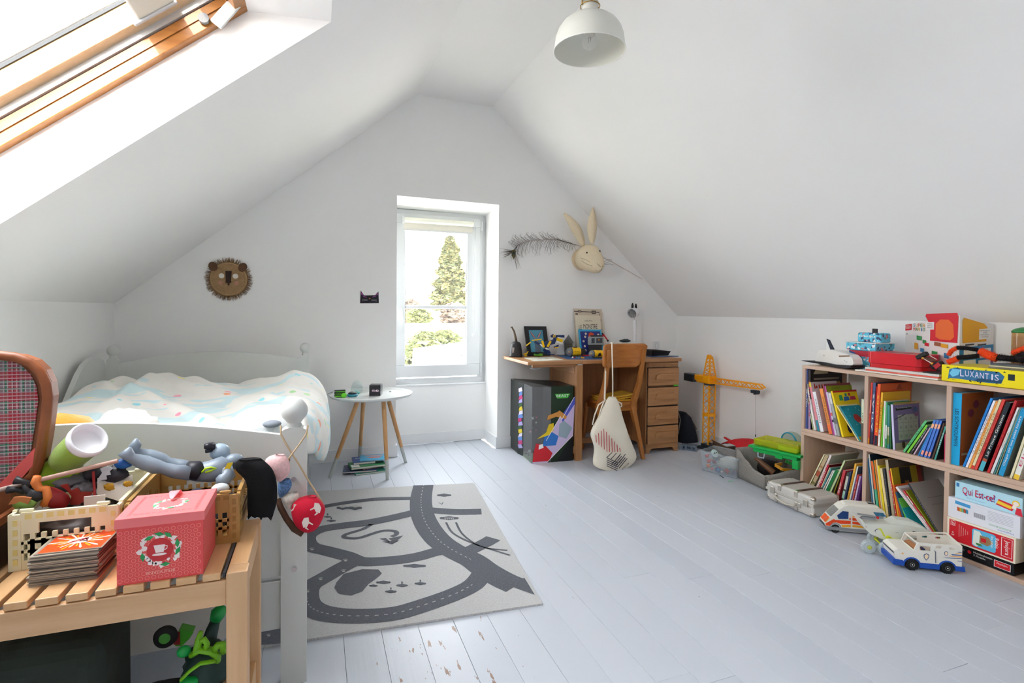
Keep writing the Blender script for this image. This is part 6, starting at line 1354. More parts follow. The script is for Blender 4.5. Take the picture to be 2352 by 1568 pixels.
for i, (a_, z_, o_, c_, r_) in enumerate(spots):
 t = thing('small_toy', ['red toy figure at the left end of the clear plastic box', 'red and grey toy piece under the red figure, left in the clear box', 'orange toy piece low in the left corner of the clear box', 'small bright red ball toy at the bottom of the clear box', 'blue toy piece at the bottom middle of the clear box', 'brick red toy cluster at the bottom right of the clear box', 'tiny white toy piece at the bottom of the clear box', 'dark violet toy piece at the right end of the clear box', 'navy toy piece behind the blue one in the clear box', 'turquoise toy piece behind, right in the clear box', 'maroon toy piece behind the orange one in the clear box'][i], 'toy', inbox(a_, z_, o_),0, G)
 part('body', blob(MB(),(0,0,0),(r_, r_*.7, r_*.8), i, .5,4,10,7), C(cols[c_][0],.4), t); part('limb', MB().cone((0,0,0),(r_*1.2,-r_*.3, r_*.9), r_*.25, r_*.15,6).cone((0,0,0),(-r_*1.1,-.3*r_, -r_*.2), r_*.25, r_*.15,6), C(cols[(c_+3) % 9][0],.4), t)
p = inbox(.80, Hb-.028,.45); tv = thing('toy_disc', 'pale mint skeletal disc toy at the top of the clear box', 'toy', p)
m = MB(); m.lathe([(0,-.004),(.028,-.004),(.032,0),(.028,.004),(0,.004)],20,(0,0,0), Matrix.Rotation(R_(60),3, 'X')); part('disc', m, C('#c2d8d2', .5), tv)
part('hole', MB().cone((-.008,-.006,.003),(-.008,-.010,.005),.006,.006,8).cone((.01,-.006,.006),(.01,-.010,.008),.004,.004,8), C('#33413e', .6), tv)
m = MB(); [m.cone((.02+.008*i, 0,-.008-.004*i),(.024+.008*i, -.014,.002-.004*i),.0022,.001,6) for i in range(6)]; part('spine_ribs', m, C('#d5ddd0', .5), tv)
# ---- felt basket with a wavy rim
fb0, fb1, fb2, fb3 = V((2.885,3.02,0)), V((2.850,2.735,0)), V((3.24,2.60,0)), V((3.27,2.95,0))
fel = mat('grey_felt', '#99948d', .95, bump=.5, bscale=260, var=.22, vscale=160)
bk = thing('felt_basket', 'grey felt basket with a wavy rim full of toys, behind the white suitcase', 'basket', (3.05,2.8,0))
rims = [[(0,.215),(.15,.205),(.4,.16),(.7,.115),(1,.105)],[(0,.105),(.15,.115),(.4,.145),(.62,.150),(.78,.12),(.9,.085),(1,.15)],[(0,.15),(.5,.2),(1,.21)],[(0,.21),(.5,.22),(1,.215)]]
m = MB(); cs = [fb0, fb1, fb2, fb3]
for k in range(4):
 a_, b_ = cs[k], cs[(k+1) % 4]; n = 14; c_ = (fb0+fb1+fb2+fb3)/4
 def rz(t, R=rims[k]):
  for (t0, z0),(t1, z1) in zip(R, R[1:]):
   if t <= t1: q = (t-t0)/(t1-t0); q = q*q*(3-2*q); return lerp(z0, z1, q)
  return R[-1][1]
 m.grid(lambda u, v: a_.lerp(b_, u)+(a_.lerp(b_, u)-c_).normalized()*.02*math.sin(v*PI/2)+Z_*(v*rz(u)), n, 6)
m.add([p+Z_*.004 for p in cs],[(0,1,2,3)]); part('felt_side', m, fel, bk, w=1, solid=.005)
part('seam', MB().tube([fb1+V((-.004,-.004,.002)), fb1+V((-.016,-.014,.05)), fb1+V((-.023,-.018,.10))],.0018,5), C('#77726b', .9), bk, w=1)
G = 'toys lying in the felt basket'
def bt(nm, lb, p, mb, c, r=.4): t = thing(nm, lb, 'toy', p, 0, G); part('body', mb, C(c, r), t, bevel=.002); return t
t = bt('toy_limb', 'brown plastic arm of a toy sticking up at the left of the felt basket', (2.93,2.86,.12), MB().tube([(-.01,.04,.05),(0,.01,.035),(.03,-.03,.0),(.05,-.07,-.03)],[.010,.014,.020,.022],10), '#7c5238')
t = bt('toy_part', 'orange yellow plastic frame toy in the felt basket', (3.0,2.74,.135), MB().beam((-.04,.02,.02),(-.02,-.02,0),.012,.02).beam((-.02,-.02,0),(.05,-.03,-.01),.012,.02).beam((-.04,.02,.02),(.03,.03,.02),.012,.02), '#e09a20')
t = bt('toy_part', 'bright green plastic claw toy in the felt basket', (3.06,2.75,.15), MB().beam((-.02,.0,.03),(.04,-.05,0),.022,.02).beam((.02,.0,.01),(.07,-.02,.0),.02,.02), '#2fb04a')
t = bt('toy_part', 'dark red round toy in the felt basket under the green tray', (3.13,2.72,.13), MB().ball((0,0,0),(.045,.035,.03),14,8), '#a3182c')
t = bt('toy_part', 'black plastic toy bulk at the back of the felt basket', (3.03,2.88,.10), MB().ball((0,0,0),(.09,.07,.07),14,8), '#241f1e')
t = bt('toy_part', 'dark green plastic toy low at the right of the felt basket', (3.15,2.66,.07), MB().ball((0,0,0),(.04,.03,.03),12,7), '#17402c')
# ---- green tray with a yellow see-through terrarium lid
gz = .245; ga, gb_ = PZ(*K3(845,1045), gz+.04), PZ(*K3(1420,1172), gz+.04); fg = Frame(gb_, math.atan2(ga.y-gb_.y, ga.x-gb_.x)); Lg = (ga-gb_).length
gt_ = thing('play_tray', 'bright green plastic play tray with yellow transparent cover resting over the felt basket', 'toy', fg.w(Lg/2, gz, .1))
def gbox(m, a0, a1, z0, z1, o0, o1): return m.add([fg.w(a, z, o) for a in (a0, a1) for z in (z0, z1) for o in (o0, o1)],[(0,1,3,2),(4,6,7,5),(0,4,5,1),(2,3,7,6),(0,2,6,4),(1,5,7,3)])
M_grn = C('#12a84a', .3)
m = MB(); gbox(m, .0, Lg, gz+.022, gz+.038,0,.21); gbox(m, .03, Lg-.03, gz-.004, gz+.022,.012,.2); gbox(m, .02,.06, gz-.06, gz, .012,.05); gbox(m, .12,.17, gz-.014, gz+.01,.006,.05); part('tray_base', m, M_grn, gt_, w=1, bevel=.004)
M_ylc = glassy('yellow_clear_plastic', '#e9ec3a', .30,.08); m = MB(); gbox(m, .03, Lg-.02, gz+.04, gz+.085,.03,.2); part('clear_cover', m, M_ylc, gt_, w=1, bevel=.01)
m = MB(); gbox(m, .03, Lg*.45, gz+.04, gz+.075,.012,.06); part('front_cover', m, glassy('lime_clear', '#cfe62a', .45,.08), gt_, w=1, bevel=.012)
m = MB(); rg = random.Random(3)
for i in range(40): m.ball(fg.w(rg.uniform(.05, Lg-.05), gz+.045+rg.uniform(0,.02), rg.uniform(.04,.17)), rg.uniform(.005,.012),6,4, mi=rg.randrange(3))
part('pellets', m, [C('#6f9a20', .5), C('#c9b52a', .5), C('#8fb030', .5)], gt_, w=1, stuff=True)
dc = PX(*K3(1290,1010),3.12); bw_ = MB(); R5 = .062
bw_.tube([V((3.12, dc.y+R5*math.cos(t), gz+.05+R5*1.0*math.sin(t))) for t in [PI*i/16 for i in range(17)]],.0055,8); part('blue_hoop', bw_, C('#1f9bb8', .35), gt_, w=1)
bd_ = MB(); bd_.lathe([(R5*1.05*math.cos(t), R5*.95*math.sin(t)) for t in [PI/2*i/8 for i in range(8)]]+[(0, R5*.95)],24,(3.15, dc.y, gz+.06)); part('clear_dome', bd_, glassy('pale_dome', '#dfe8e0', .14,.05), gt_, w=1)
part('hooked_clip', MB().tube([fg.w(Lg*.80, gz+.0,.005), fg.w(Lg*.79, gz-.03,.0), fg.w(Lg*.68, gz-.03,0), fg.w(Lg*.67, gz+.0,.005)],.0045,6), C('#a9bac6', .4), gt_, w=1)
# ---- bark boat basket with red cloth
A, B = PX(*K3(570,1010),3.16), PX(*K3(830,1120),3.10)
wk = thing('wicker_bundle', 'brown bark basket with red cloth on it, behind the clear plastic box', 'basket', (3.14,(A.y+B.y)/2,0)); rg = random.Random(6)
part('base', MB().bb(3.06, B.y, 0,3.28, A.y, A.z-.05), C('#4a382c', .9), wk, w=1)
for i in range(9):
 z = A.z-.055+.0065*i; m = MB(); m.tube([V((3.055+.012*rg.random(), A.y+.015*rg.random(), z+.018)), V((3.045+.01*rg.random(),(A.y*.6+B.y*.4), z+.004)), V((3.05, B.y-.02, z-.012))],.0045,5); part('twig', m, mat('bark_twig', '#6a5140', .85, var=.3, vscale=60), wk, w=1)
rc = thing('red_cloth', 'bright red felt cloth draped on the bark basket', 'cloth', (3.18,(A.y+B.y)/2, A.z)); n0 = PX(*K3(800,965),3.2)
def redf(u, v): y = lerp(A.y-.05, B.y-.05, u); x = lerp(3.07,3.29, v); return V((x, y, A.z-.01+.075*math.sin(PI*min(1, u*1.15))*(1-.3*abs(v-.4))+.015*noise.noise(V((x*20, y*14,0)))-.04*u*(1-v)))
part('cloth', MB().grid(redf, 12,8), C('#cc1420', .7), rc, w=1, solid=.003)
rs = thing('red_scoop', 'red plastic scoop handle with white edge lying on the bark basket', 'toy', A); m = MB(); a_ = PX(*K3(590,970),3.13); b_ = PX(*K3(680,1020),3.11); m.beam(a_, b_, .02,.012); part('handle', m, C('#c01824', .4), rs, w=1, bevel=.003)
part('white_edge', MB().tube([a_+V((0,0,-.008)), b_+V((0,0,-.012)), b_+V((0,-.012,.006))],.0028,6), C('#ece6e0', .5), rs, w=1)
# ---- tower crane
M_cy = C('#f6a50f', .35); M_cb = C('#2d343b', .45); cx, cy_ = 3.235,3.74; q = .034
crn = thing('toy_crane', 'tall yellow lattice toy tower crane with dark counterweight against the right wall', 'toy', (cx, cy_, 0))
zt = PX(*K3(430,400), cx).z; ztp = PX(*K3(445,75), cx).z
part('base', MB().bb(cx-.075, cy_-.075,0, cx+.075, cy_+.075,.018).bb(cx-.045, cy_-.045,.018, cx+.045, cy_+.045,.045), M_cb, crn, w=1, bevel=.004)
def lattice(m, p0, p1, w0, w1, side, up, nseg, th=.0075):
 p0, p1 = V(p0), V(p1); side, up = V(side), V(up); f = lambda t, i, j: p0.lerp(p1, t)+side*(lerp(w0[0], w1[0], t)*i)+up*(lerp(w0[1], w1[1], t)*j)
 for i in (-1,1):
  for j in (-1,1): m.beam(f(0, i, j), f(1, i, j), th, th, up)
 for k in range(nseg):
  a, b = k/nseg, (k+1)/nseg; fl = 1 if k % 2 else -1
  for i in (-1,1): m.beam(f(a, i, -fl), f(b, i, fl), th*.7, th*.55, side)
  for j in (-1,1): m.beam(f(a, -fl, j), f(b, fl, j), th*.55, th*.7, up)
 return m
part('mast', lattice(MB(),(cx, cy_, .045),(cx, cy_, zt),(q, q),(q, q), X_, Y_, 9), M_cy, crn, w=1)
part('mast_collar', MB().bb(cx-q-.005, cy_-q-.005,(zt+.045)*.5-.012, cx+q+.005, cy_+q+.005,(zt+.045)*.5+.012), M_cy, crn, w=1)
part('slewing_ring', MB().cone((cx, cy_, zt),(cx, cy_, zt+.012),.047,.047,24), M_cb, crn, w=1)
part('turntable', MB().bb(cx-.042, cy_-.045, zt+.012, cx+.042, cy_+.045, zt+.085), M_cy, crn, w=1, bevel=.01)
part('apex', lattice(MB(),(cx, cy_, zt+.08),(cx, cy_, ztp-.012),(.036,.036),(.014,.016), X_, Y_, 5,.008), M_cy, crn, w=1)
part('apex_wheel', MB().cone((cx-.02, cy_, ztp-.012),(cx+.006, cy_, ztp-.012),.017,.017,16), M_cy, crn, w=1)
je = PX(*K3(1020,430), cx); zj = zt+.045
part('jib', lattice(MB(),(cx, cy_-.045, zj),(cx, je.y+.03, PX(*K3(1000,420), cx).z),(.02,.022),(.016,.018), X_, Z_, 11,.0075).beam((cx-.016, je.y+.035, je.z+.018),(cx-.016, je.y, je.z),.008,.008).beam((cx+.016, je.y+.035, je.z+.018),(cx+.016, je.y, je.z),.008,.008).beam((cx-.016, je.y, je.z),(cx+.016, je.y, je.z),.008,.008), M_cy, crn, w=1)
part('jib_bottom', MB().beam((cx, cy_-.045, zj-.022),(cx, je.y+.02, je.z-.012),.036,.006), M_cy, crn, w=1)
part('counter_jib', MB().bb(cx-.03, cy_+.04, zj-.035, cx+.03, cy_+.14, zj+.035).bb(cx-.022, cy_+.14, zj-.02, cx+.022, cy_+.19, zj+.03), M_cy, crn, w=1, bevel=.01)
cwz = PX(*K3(210,310), cx).z; part('counterweight', MB().bb(cx-.04, cy_+.17, cwz-.035, cx+.04, cy_+.30, cwz+.035), M_cb, crn, w=1, bevel=.007)
tr_ = PX(*K3(925,470), cx); part('trolley', MB().bb(cx-.022, tr_.y-.028, tr_.z-.012, cx+.022, tr_.y+.028, tr_.z+.010).cone((cx-.024, tr_.y-.012, tr_.z-.014),(cx+.024, tr_.y-.012, tr_.z-.014),.008, n=10), M_cb, crn, w=1, bevel=.003)
hk = PX(*K3(928,945), cx); part('hook_line', MB().tube([(cx, tr_.y, tr_.z-.01),(cx, hk.y, hk.z)],.0009,5), C('#9a9a9c', .6), crn, w=1); part('hook', MB().cone((cx, hk.y, hk.z-.012),(cx, hk.y, hk.z+.006),.005,.003,8), M_cb, crn, w=1)
# ---- backpack slumped in the corner, blue stand, scraps
bp = thing('backpack', 'dark navy backpack with a beige canvas bag slumped between desk and crane', 'bag', (3.06,4.0,0)); yb5 = 4.02
K5 = lambda X, Y: (1540+X/4.75,800+Y/4.75)
part('body', soft_rows(MB(),[(*[K5(95,690)[0], K5(150,690)[0]], K5(0,690)[1],.6),(K5(100,0)[0], K5(195,0)[0], K5(0,740)[1]),(K5(105,0)[0], K5(240,0)[0], K5(0,850)[1]),(K5(110,0)[0], K5(268,0)[0], K5(0,950)[1]),(K5(90,0)[0], K5(275,0)[0], K5(0,1020)[1]),(K5(90,0)[0], K5(240,0)[0], K5(0,1055)[1],.8)], yb5,.07,9, wob=.01), mat('navy_nylon', '#1d2433', .7, bump=.2, bscale=80), bp, w=1)
part('canvas_side', soft_rows(MB(),[(K5(150,0)[0], K5(205,0)[0], K5(0,740)[1],.5),(K5(180,0)[0], K5(265,0)[0], K5(0,860)[1]),(K5(200,0)[0], K5(310,0)[0], K5(0,980)[1]),(K5(120,0)[0], K5(340,0)[0], K5(0,1040)[1]),(K5(100,0)[0], K5(345,0)[0], K5(0,1075)[1],.7)], yb5+.06,.06,9, wob=.012), mat('beige_canvas', '#8b8176', .9, bump=.3, bscale=90), bp, w=1)
part('white_strap', MB().tube([PY(*K5(88,700), yb5-.05), PY(*K5(108,780), yb5-.06), PY(*K5(95,860), yb5-.06), PY(*K5(85,930), yb5-.05)],.007,6, flat=.4), C('#a8a49c', .8), bp, w=1)
A, B = PZ(*K5(108,1105),0), PZ(*K5(285,1125),0); fu = Frame(A, math.atan2(B.y-A.y, B.x-A.x)); Lu = (B-A).length
st = thing('blue_stand', 'low blue grey plastic stand with a zigzag cut-out on the floor beside the desk', 'toy', fu.w(Lu/2,0,.05)); hh = .045
m = MB(); m.prism([(0,0),(Lu, 0),(Lu, .010),(0,.010)], fu.w(0,0,0), fu.u, Z_, fu.v*.006); m.prism([(0, hh-.01),(Lu, hh-.01),(Lu-.008, hh),(.008, hh)], fu.w(0,0,0), fu.u, Z_, fu.v*.07)
for a_, b_ in ((0,.12),(.28,.36),(.5,.5),(.64,.72),(.88,1)): m.prism([(Lu*a_, .01),(Lu*b_+.004,.01),(Lu*b_+.006, hh-.01),(Lu*a_, hh-.01)], fu.w(0,0,0), fu.u, Z_, fu.v*.006)
m.prism([(0,0),(Lu, 0),(Lu, hh-.01),(0, hh-.01)], fu.w(0,0,.064), fu.u, Z_, fu.v*.006); part('stand', m, C('#5f6c7c', .45), st, w=1)
single('black_scrap', MB().tube([PZ(1653,1091,.004), PZ(1658,1094,.006), PZ(1662,1097,.004)],.004,6, flat=.5), C('#161617', .6), 'small black scrap on the floor in front of the clear box', 'scrap')
single('green_scrap', MB().tube([PZ(1673,1105,.003), PZ(1680,1103,.005), PZ(1684,1105,.003)],.004,5, flat=.5), C('#8fd8b0', .6), 'tiny mint green scrap on the floor before the felt basket', 'scrap')
# == road-map rug
ZR_ = .009
rc_ = [PZ(1089,1108.5, ZR_), PZ(1246,1385, ZR_), PZ(700,1468, ZR_), PZ(560,1492, ZR_), V((-.22,3.68, ZR_)), PZ(714,1128, ZR_)]
rc_[3] = V((-.30, rc_[2].y+(rc_[2].y-rc_[1].y)/(rc_[2].x-rc_[1].x)*(-.30-rc_[2].x), ZR_))
def rug_mat(nm, a, b):
 m = bpy.data.materials.new(nm); m.use_nodes = True; nt = m.node_tree; bs = nt.nodes['Principled BSDF']; N = nt.nodes.new; L = nt.links.new
 tc = N('ShaderNodeTexCoord'); mp = N('ShaderNodeMapping'); mp.inputs['Scale'].default_value = (520,90,1); L(tc.outputs['Object'], mp.inputs[0])
 n = N('ShaderNodeTexNoise'); n.inputs['Scale'].default_value = 1; n.inputs['Detail'].default_value = 3; L(mp.outputs[0], n.inputs[0])
 mp2 = N('ShaderNodeMapping'); mp2.inputs['Scale'].default_value = (90,520,1); L(tc.outputs['Object'], mp2.inputs[0])
 n2 = N('ShaderNodeTexNoise'); n2.inputs['Scale'].default_value = 1; n2.inputs['Detail'].default_value = 3; L(mp2.outputs[0], n2.inputs[0])
 ad = N('ShaderNodeMath'); ad.operation = 'ADD'; L(n.outputs[0], ad.inputs[0]); L(n2.outputs[0], ad.inputs[1])
 r = N('ShaderNodeMapRange'); r.inputs[1].default_value = .8; r.inputs[2].default_value = 1.25; L(ad.outputs[0], r.inputs[0])
 mx = N('ShaderNodeMix'); mx.data_type = 'RGBA'; L(r.outputs[0], mx.inputs[0]); mx.inputs[6].default_value = (*H(a),1); mx.inputs[7].default_value = (*H(b),1); L(mx.outputs[2], bs.inputs['Base Color'])
 bs.inputs['Roughness'].default_value = .95; bp = N('ShaderNodeBump'); bp.inputs['Strength'].default_value = .5; bp.inputs['Distance'].default_value = .003; L(ad.outputs[0], bp.inputs['Height']); L(bp.outputs[0], bs.inputs['Normal']); return m
rug = thing('rug', 'light grey play rug with dark grey woven roads on the floor beside the bed', 'rug', (.4,2.8,0))
part('mat', MB().prism([(p.x, p.y) for p in rc_],(0,0,.001), X_, Y_, (0,0, ZR_-.001)), rug_mat('rug_light', '#b0b0b0', '#c8c8c8'), rug, w=1, bevel=.003)
RX = lambda X, Y: PZ(590+X/3.51,1090+Y/3.51, ZR_)
def smooth(pts, n=5):
 out = []
 for i in range(len(pts)-1):
  p0, p1, p2, p3 = pts[max(0, i-1)], pts[i], pts[i+1], pts[min(len(pts)-1, i+2)]
  for k in range(n):
   t = k/n; out.append(tuple(.5*((2*p1[j])+(-p0[j]+p2[j])*t+(2*p0[j]-5*p1[j]+4*p2[j]-p3[j])*t*t+(-p0[j]+3*p1[j]-3*p2[j]+p3[j])*t**3) for j in (0,1)))
 return out+[pts[-1]]
m = MB(); lift = .0008
def road(px, w, mi=0, up=0):
 p = smooth([tuple(RX(*q))[:2] for q in px]); m.strip(p, w, (0,0, ZR_+lift+up), X_, Y_, mi)
road([(1343,84),(1325,180),(1325,260),(1345,350),(1400,450),(1480,540),(1600,620),(1740,690),(1850,770),(1980,845),(2090,895)],.135)
road([(1290,190),(1000,195),(800,215),(600,245),(430,280)],.055,0,.00005); road([(1290,300),(1100,345),(900,385),(700,410),(520,440),(410,500),(430,575),(560,612),(720,655),(850,700),(1100,690),(1300,660),(1450,620),(1560,610)],.088,0,.0001)
road([(1380,285),(1600,300),(1810,297)],.088,0,.00015); road([(1700,620),(1850,545),(1905,512)],.088,0,.0002)
road([(820,680),(700,740),(560,820),(430,900),(400,980),(430,1065),(560,1120),(800,1140),(1100,1120),(1350,1050),(1600,960),(1750,880),(1830,780)],.098,0,.00025)
road([(210,1080),(130,1180),(100,1290),(60,1370)],.16,0,.0003)
road([(925,400),(850,440),(720,480),(710,505),(820,510),(1000,455),(1110,455),(1125,480),(1085,500)],.026,0,.0001)
def rp(pts, mi=0, up=.0001): m.add([RX(*q)+Z_*(lift+up) for q in pts],[tuple(range(len(pts)))], mi, False)
rp([(640,870),(700,800),(850,762),(980,765),(1008,795),(960,840),(900,880),(850,940),(760,975),(660,960),(625,910)])
rp([(2060,830),(2160,835),(2240,968),(2060,905)])
for tri in ([(985,515),(1040,510),(1090,555)],[(1060,515),(1180,490),(1110,550)],[(1010,540),(1150,530),(1090,562)]): rp(tri)
for cx, cy, w, h in ((1510,165,60,13),(690,268,50,15),(790,268,60,18),(1270,735,95,16),(570,340,30,8),(600,372,38,9),(1170,893,48,13),(1318,878,48,13),(1080,942,48,13),(1020,868,60,14),(940,895,36,10),(1550,350,80,16)):
 n = 12; rp([(cx+w*math.cos(2*PI*i/n), cy+h*(1 if i % 2 else .7)*math.sin(2*PI*i/n)) for i in range(n)])
for cx, cy in ((1170,878),(1318,863),(1080,926),(570,328),(600,360)): rp([(cx-6, cy),(cx+6, cy),(cx+6, cy-16),(cx-6, cy-16)])
for cx, cy in ((690,258),(795,255)): rp([(cx+26*math.cos(2*PI*i/12), cy+9*math.sin(2*PI*i/12)) for i in range(12)],1,.0002)
for i in range(5): rp([(1512+i*16,345),(1520+i*16,345),(1524+i*16,360),(1516+i*16,360)],1,.0003)
for a in (-1,-.4,.3,1): rp([(1488,240),(1494,240),(1490+a*50,215+abs(a)*24),(1482+a*50,215+abs(a)*24)])
for off in (0,1):
 road([(1525+80*off, 385),(1580+70*off, 470),(1720+20*off, 545),(1850-10*off, 590),(2040-20*off, 650-40*off)],.012,0,.0004)
for pts in ([(1343,84),(1325,180),(1325,260),(1345,350),(1400,450),(1480,540),(1600,620),(1740,690)],[(400,980),(430,1065),(560,1120),(800,1140),(1100,1120),(1350,1050),(1600,960),(1750,880)]):
 p = smooth([tuple(RX(*q))[:2] for q in pts],8)
 for a in range(0, len(p)-2,2): m.strip([p[a], V(p[a]).lerp(V(p[a+1]),.8)],.005,(0,0, ZR_+lift+.0006), X_, Y_, 1)
for cx, cy in ((445,600),(715,690),(700,775),(515,840),(410,940),(95,1295)):
 for dx, dy, r in ((0,4,14),(-16,-4,6),(-4,-9,6),(10,-8,6)): rp([(cx+dx+r*math.cos(2*PI*i/8), cy+dy+r*.5*math.sin(2*PI*i/8)) for i in range(8)],1,.0007)
part('woven_roads', m, [rug_mat('rug_dark', '#4d5058', '#686b72'), rug_mat('rug_pale', '#a3a1a0', '#bdbab8')], rug, w=1)
# == pendant lamp
yl_ = 1.62; lc = PY(1354,117, yl_); zr = lc.z
lamp = thing('pendant_lamp', 'off white metal dome pendant lamp with a clear bulb hanging from the ceiling', 'lamp', (lc.x, yl_, zr))
M_lm = mat('cream_lamp_enamel', '#e3e2d8', .35)
R1 = .1215; prof = [(R1,0),(R1-.002,.012),(R1-.006,.045),(R1-.014,.068),(R1-.028,.088),(R1-.050,.105),(R1-.072,.114),(R1-.088,.118),(.028,.122),(.0275,.155)]
part('shade', MB().lathe(prof, 56, cap=False).lathe([(r-.0015, z-.0005) for r, z in reversed(prof[:-1])],56, cap=False), M_lm, lamp)
part('rim', MB().tube([((R1)*math.cos(2*PI*i/56), R1*math.sin(2*PI*i/56),0) for i in range(56)],.0018,6, closed=True), C('#f2f1ea', .3), lamp)
part('socket', MB().lathe([(.015,.05),(.018,.06),(.018,.11),(0,.112)],20), C('#d8d5ca', .4), lamp)
part('bulb', MB().lathe([(0,.0),(.012,.002),(.024,.012),(.028,.028),(.022,.044),(.013,.056),(.013,.06)],24,(0,0,.005)), glassy('bulb_glass', '#ffffff', .16,.02), lamp)
part('filament', MB().tube([(.0,-.006,.03),(.004,0,.045),(-.004,.0,.045),(0,.006,.03)],.0008,5), C('#6a6058', .5), lamp)
part('brass_clip', MB().tube([(.033*math.cos(2*PI*i/20),.033*math.sin(2*PI*i/20),.150) for i in range(20)],.0018,6, closed=True).tube([(.030,0,.15),(.030,0,.172),(.012,0,.178)],.0025,6).tube([(-.030,0,.15),(-.030,0,.172),(-.012,0,.178)],.0025,6), mat('brass', '#b08a4a', .25, metal=.9), lamp)
part('upper_cap', MB().lathe([(.027,.163),(.027,.185),(.02,.20),(.006,.21)],24), M_lm, lamp)
part('cable', MB().cone((0,0,.2),(0,0,2.94-zr),.0035, n=8), C('#e8e6e0', .5), lamp)
part('ceiling_rose', MB().lathe([(.05,2.925-zr),(.05,2.94-zr)],24), M_lm, lamp)
# == lion face on the gable wall
ln = PY(526,641, YW); lion = thing('lion_wall_hanging', 'round brown straw lion face hanging on the wall above the bed', 'wall decoration', (ln.x, YW-.012, ln.z)); rg = random.Random(9)
M_straw = mat('straw', '#9a7a56', .9, bump=.5, bscale=150, var=.15, vscale=70)
part('face', MB().cone((0,.010,0),(0,-.008,0),.128,.122,48), M_straw, lion)
m = MB()
for i in range(300):
 t = 2*PI*i/300+rg.uniform(-.02,.02); r0, r1 = .118, rg.uniform(.145,.162); a = rg.uniform(-.06,.06)
 m.tube([(r0*math.cos(t), rg.uniform(-.004,.004), r0*math.sin(t)),(r1*math.cos(t+a), rg.uniform(-.008,.004), r1*math.sin(t+a))],[.002,.0008],4)
part('fringe', m, mat('straw_fringe', '#8a6a48', .9), lion, stuff=True)
part('braid', MB().tube([(.114*math.cos(2*PI*i/48),-.008,.114*math.sin(2*PI*i/48)) for i in range(48)],.0045,6, closed=True), mat('braid', '#a98a62', .9, bump=.5, bscale=200), lion)
M_br2 = mat('brown_felt', '#5e4330', .95)
for sx in (-1,1):
 part('ear', MB().prism([(.028*math.cos(t),.034*math.sin(t)) for t in [2*PI*i/20 for i in range(20)]],(sx*.093-.006*(sx < 0),-.010,.088),(math.cos(.5),0,-sx*math.sin(.5)),(sx*math.sin(.5),0, math.cos(.5)),(0,-.005,0)), M_br2, lion)
 part('eye', MB().cone((sx*.045,-.0125,.022),(sx*.045,-.0085,.022),.018,.018,20), C('#dcd6cc', .8), lion)
 part('cheek', MB().cone((sx*.052,-.0125,-.028),(sx*.052,-.0085,-.028),.015,.015,20), C('#b4826e', .9), lion)
part('nose', MB().prism([(-.021,.058),(.021,.058),(.016,-.012),(.020,-.022),(0,-.034),(-.020,-.022),(-.016,-.012)],(0,-.0085,0), X_, Z_, (0,-.005,0)), C('#3a2a24', .9), lion)
part('mouth', MB().cone((0,-.0125,-.040),(0,-.0085,-.040),.006,.006,12), C('#2a1d1a', .9), lion)
# cat card
a, b = PY(827,667, YW), PY(870,697, YW); W_, H_ = b.x-a.x, a.z-b.z
ct = thing('cat_card', 'small black paper cat face with violet ears pinned beside the window', 'wall decoration', (a.x, YW-.002, b.z))
part('card', MB().prism([(0,0),(W_, H_*.04),(W_*.98, H_*.96),(W_*.80, H_*.66),(W_*.22, H_*.62),(W_*.03, H_)],(0,0,0), X_, Z_, (0,-.0015,0)), C('#1a1820', .7), ct)
m = MB(); O = (0,-.0016,0)
for p, c in (([(.05,.9),(.18,.64),(.06,.66)],0),([(.95,.88),(.84,.66),(.95,.68)],0),([(.15,.55),(.35,.45),(.35,.5),(.16,.6)],0),([(.85,.58),(.65,.48),(.65,.53),(.84,.62)],0),([(.46,.42),(.56,.42),(.51,.33)],1)): m.poly([(x*W_, z*H_) for x, z in p], O, X_, Z_, c, .0003)
for s_ in (-1,1):
 for k in (-1,0,1): m.strip([(W_*(.5+s_*.08), H_*.27),(W_*(.5+s_*.40), H_*(.25+.08*k))],.0018, O, X_, Z_, 2,.0004)
part('cat_print', m, [C('#a04a9a', .7), C('#d8824a', .7), C('#8a8690', .7)], ct)
# == felt rabbit head and peacock feather
RB = lambda X, Y, y: PY(1140+X/6.03,460+Y/6.03, y)
M_felt = mat('cream_felt', '#e2d2b4', .95, bump=.4, bscale=180, var=.05, vscale=90)
hc = RB(1272,790,4.235); rab = thing('felt_rabbit', 'cream felt rabbit head with long ears mounted on the wall above the desk', 'wall decoration', hc)
def headf(u, v):
 ph = PI*v; t = 2*PI*u; d = V((math.sin(ph)*math.cos(t),-math.cos(ph), math.sin(ph)*math.sin(t)))     # v=1 end points away from the wall? axis along y
 return d
mz = RB(1425,930,4.10)-hc; m = MB(); vs = []; n, k_ = 28,18
ax_ = mz.normalized(); uu, ww = frame_of(ax_)
HR, ML = .122, mz.length+.028
def hr(s_):
 if s_ < 0: return HR*math.sqrt(max(0,1-(s_/.10)**2))
 t = min(1, s_/ML); return lerp(HR, .052, t**1.25)*math.sqrt(max(0,1-max(0,(t-.72)/.28)**2))
for j in range(k_+1):
 s_ = lerp(-.0995, ML, j/k_)
 for i in range(n): t = 2*PI*i/n; vs.append(hc+ax_*s_+uu*(hr(s_)*math.cos(t))+ww*(hr(s_)*math.sin(t)))
m.add(vs, [(j*n+i, j*n+(i+1) % n, (j+1)*n+(i+1) % n, (j+1)*n+i) for j in range(k_) for i in range(n)]+[tuple(range(n)), tuple(range(k_*n, (k_+1)*n))],0, True)
part('head', m, M_felt, rab, w=1)
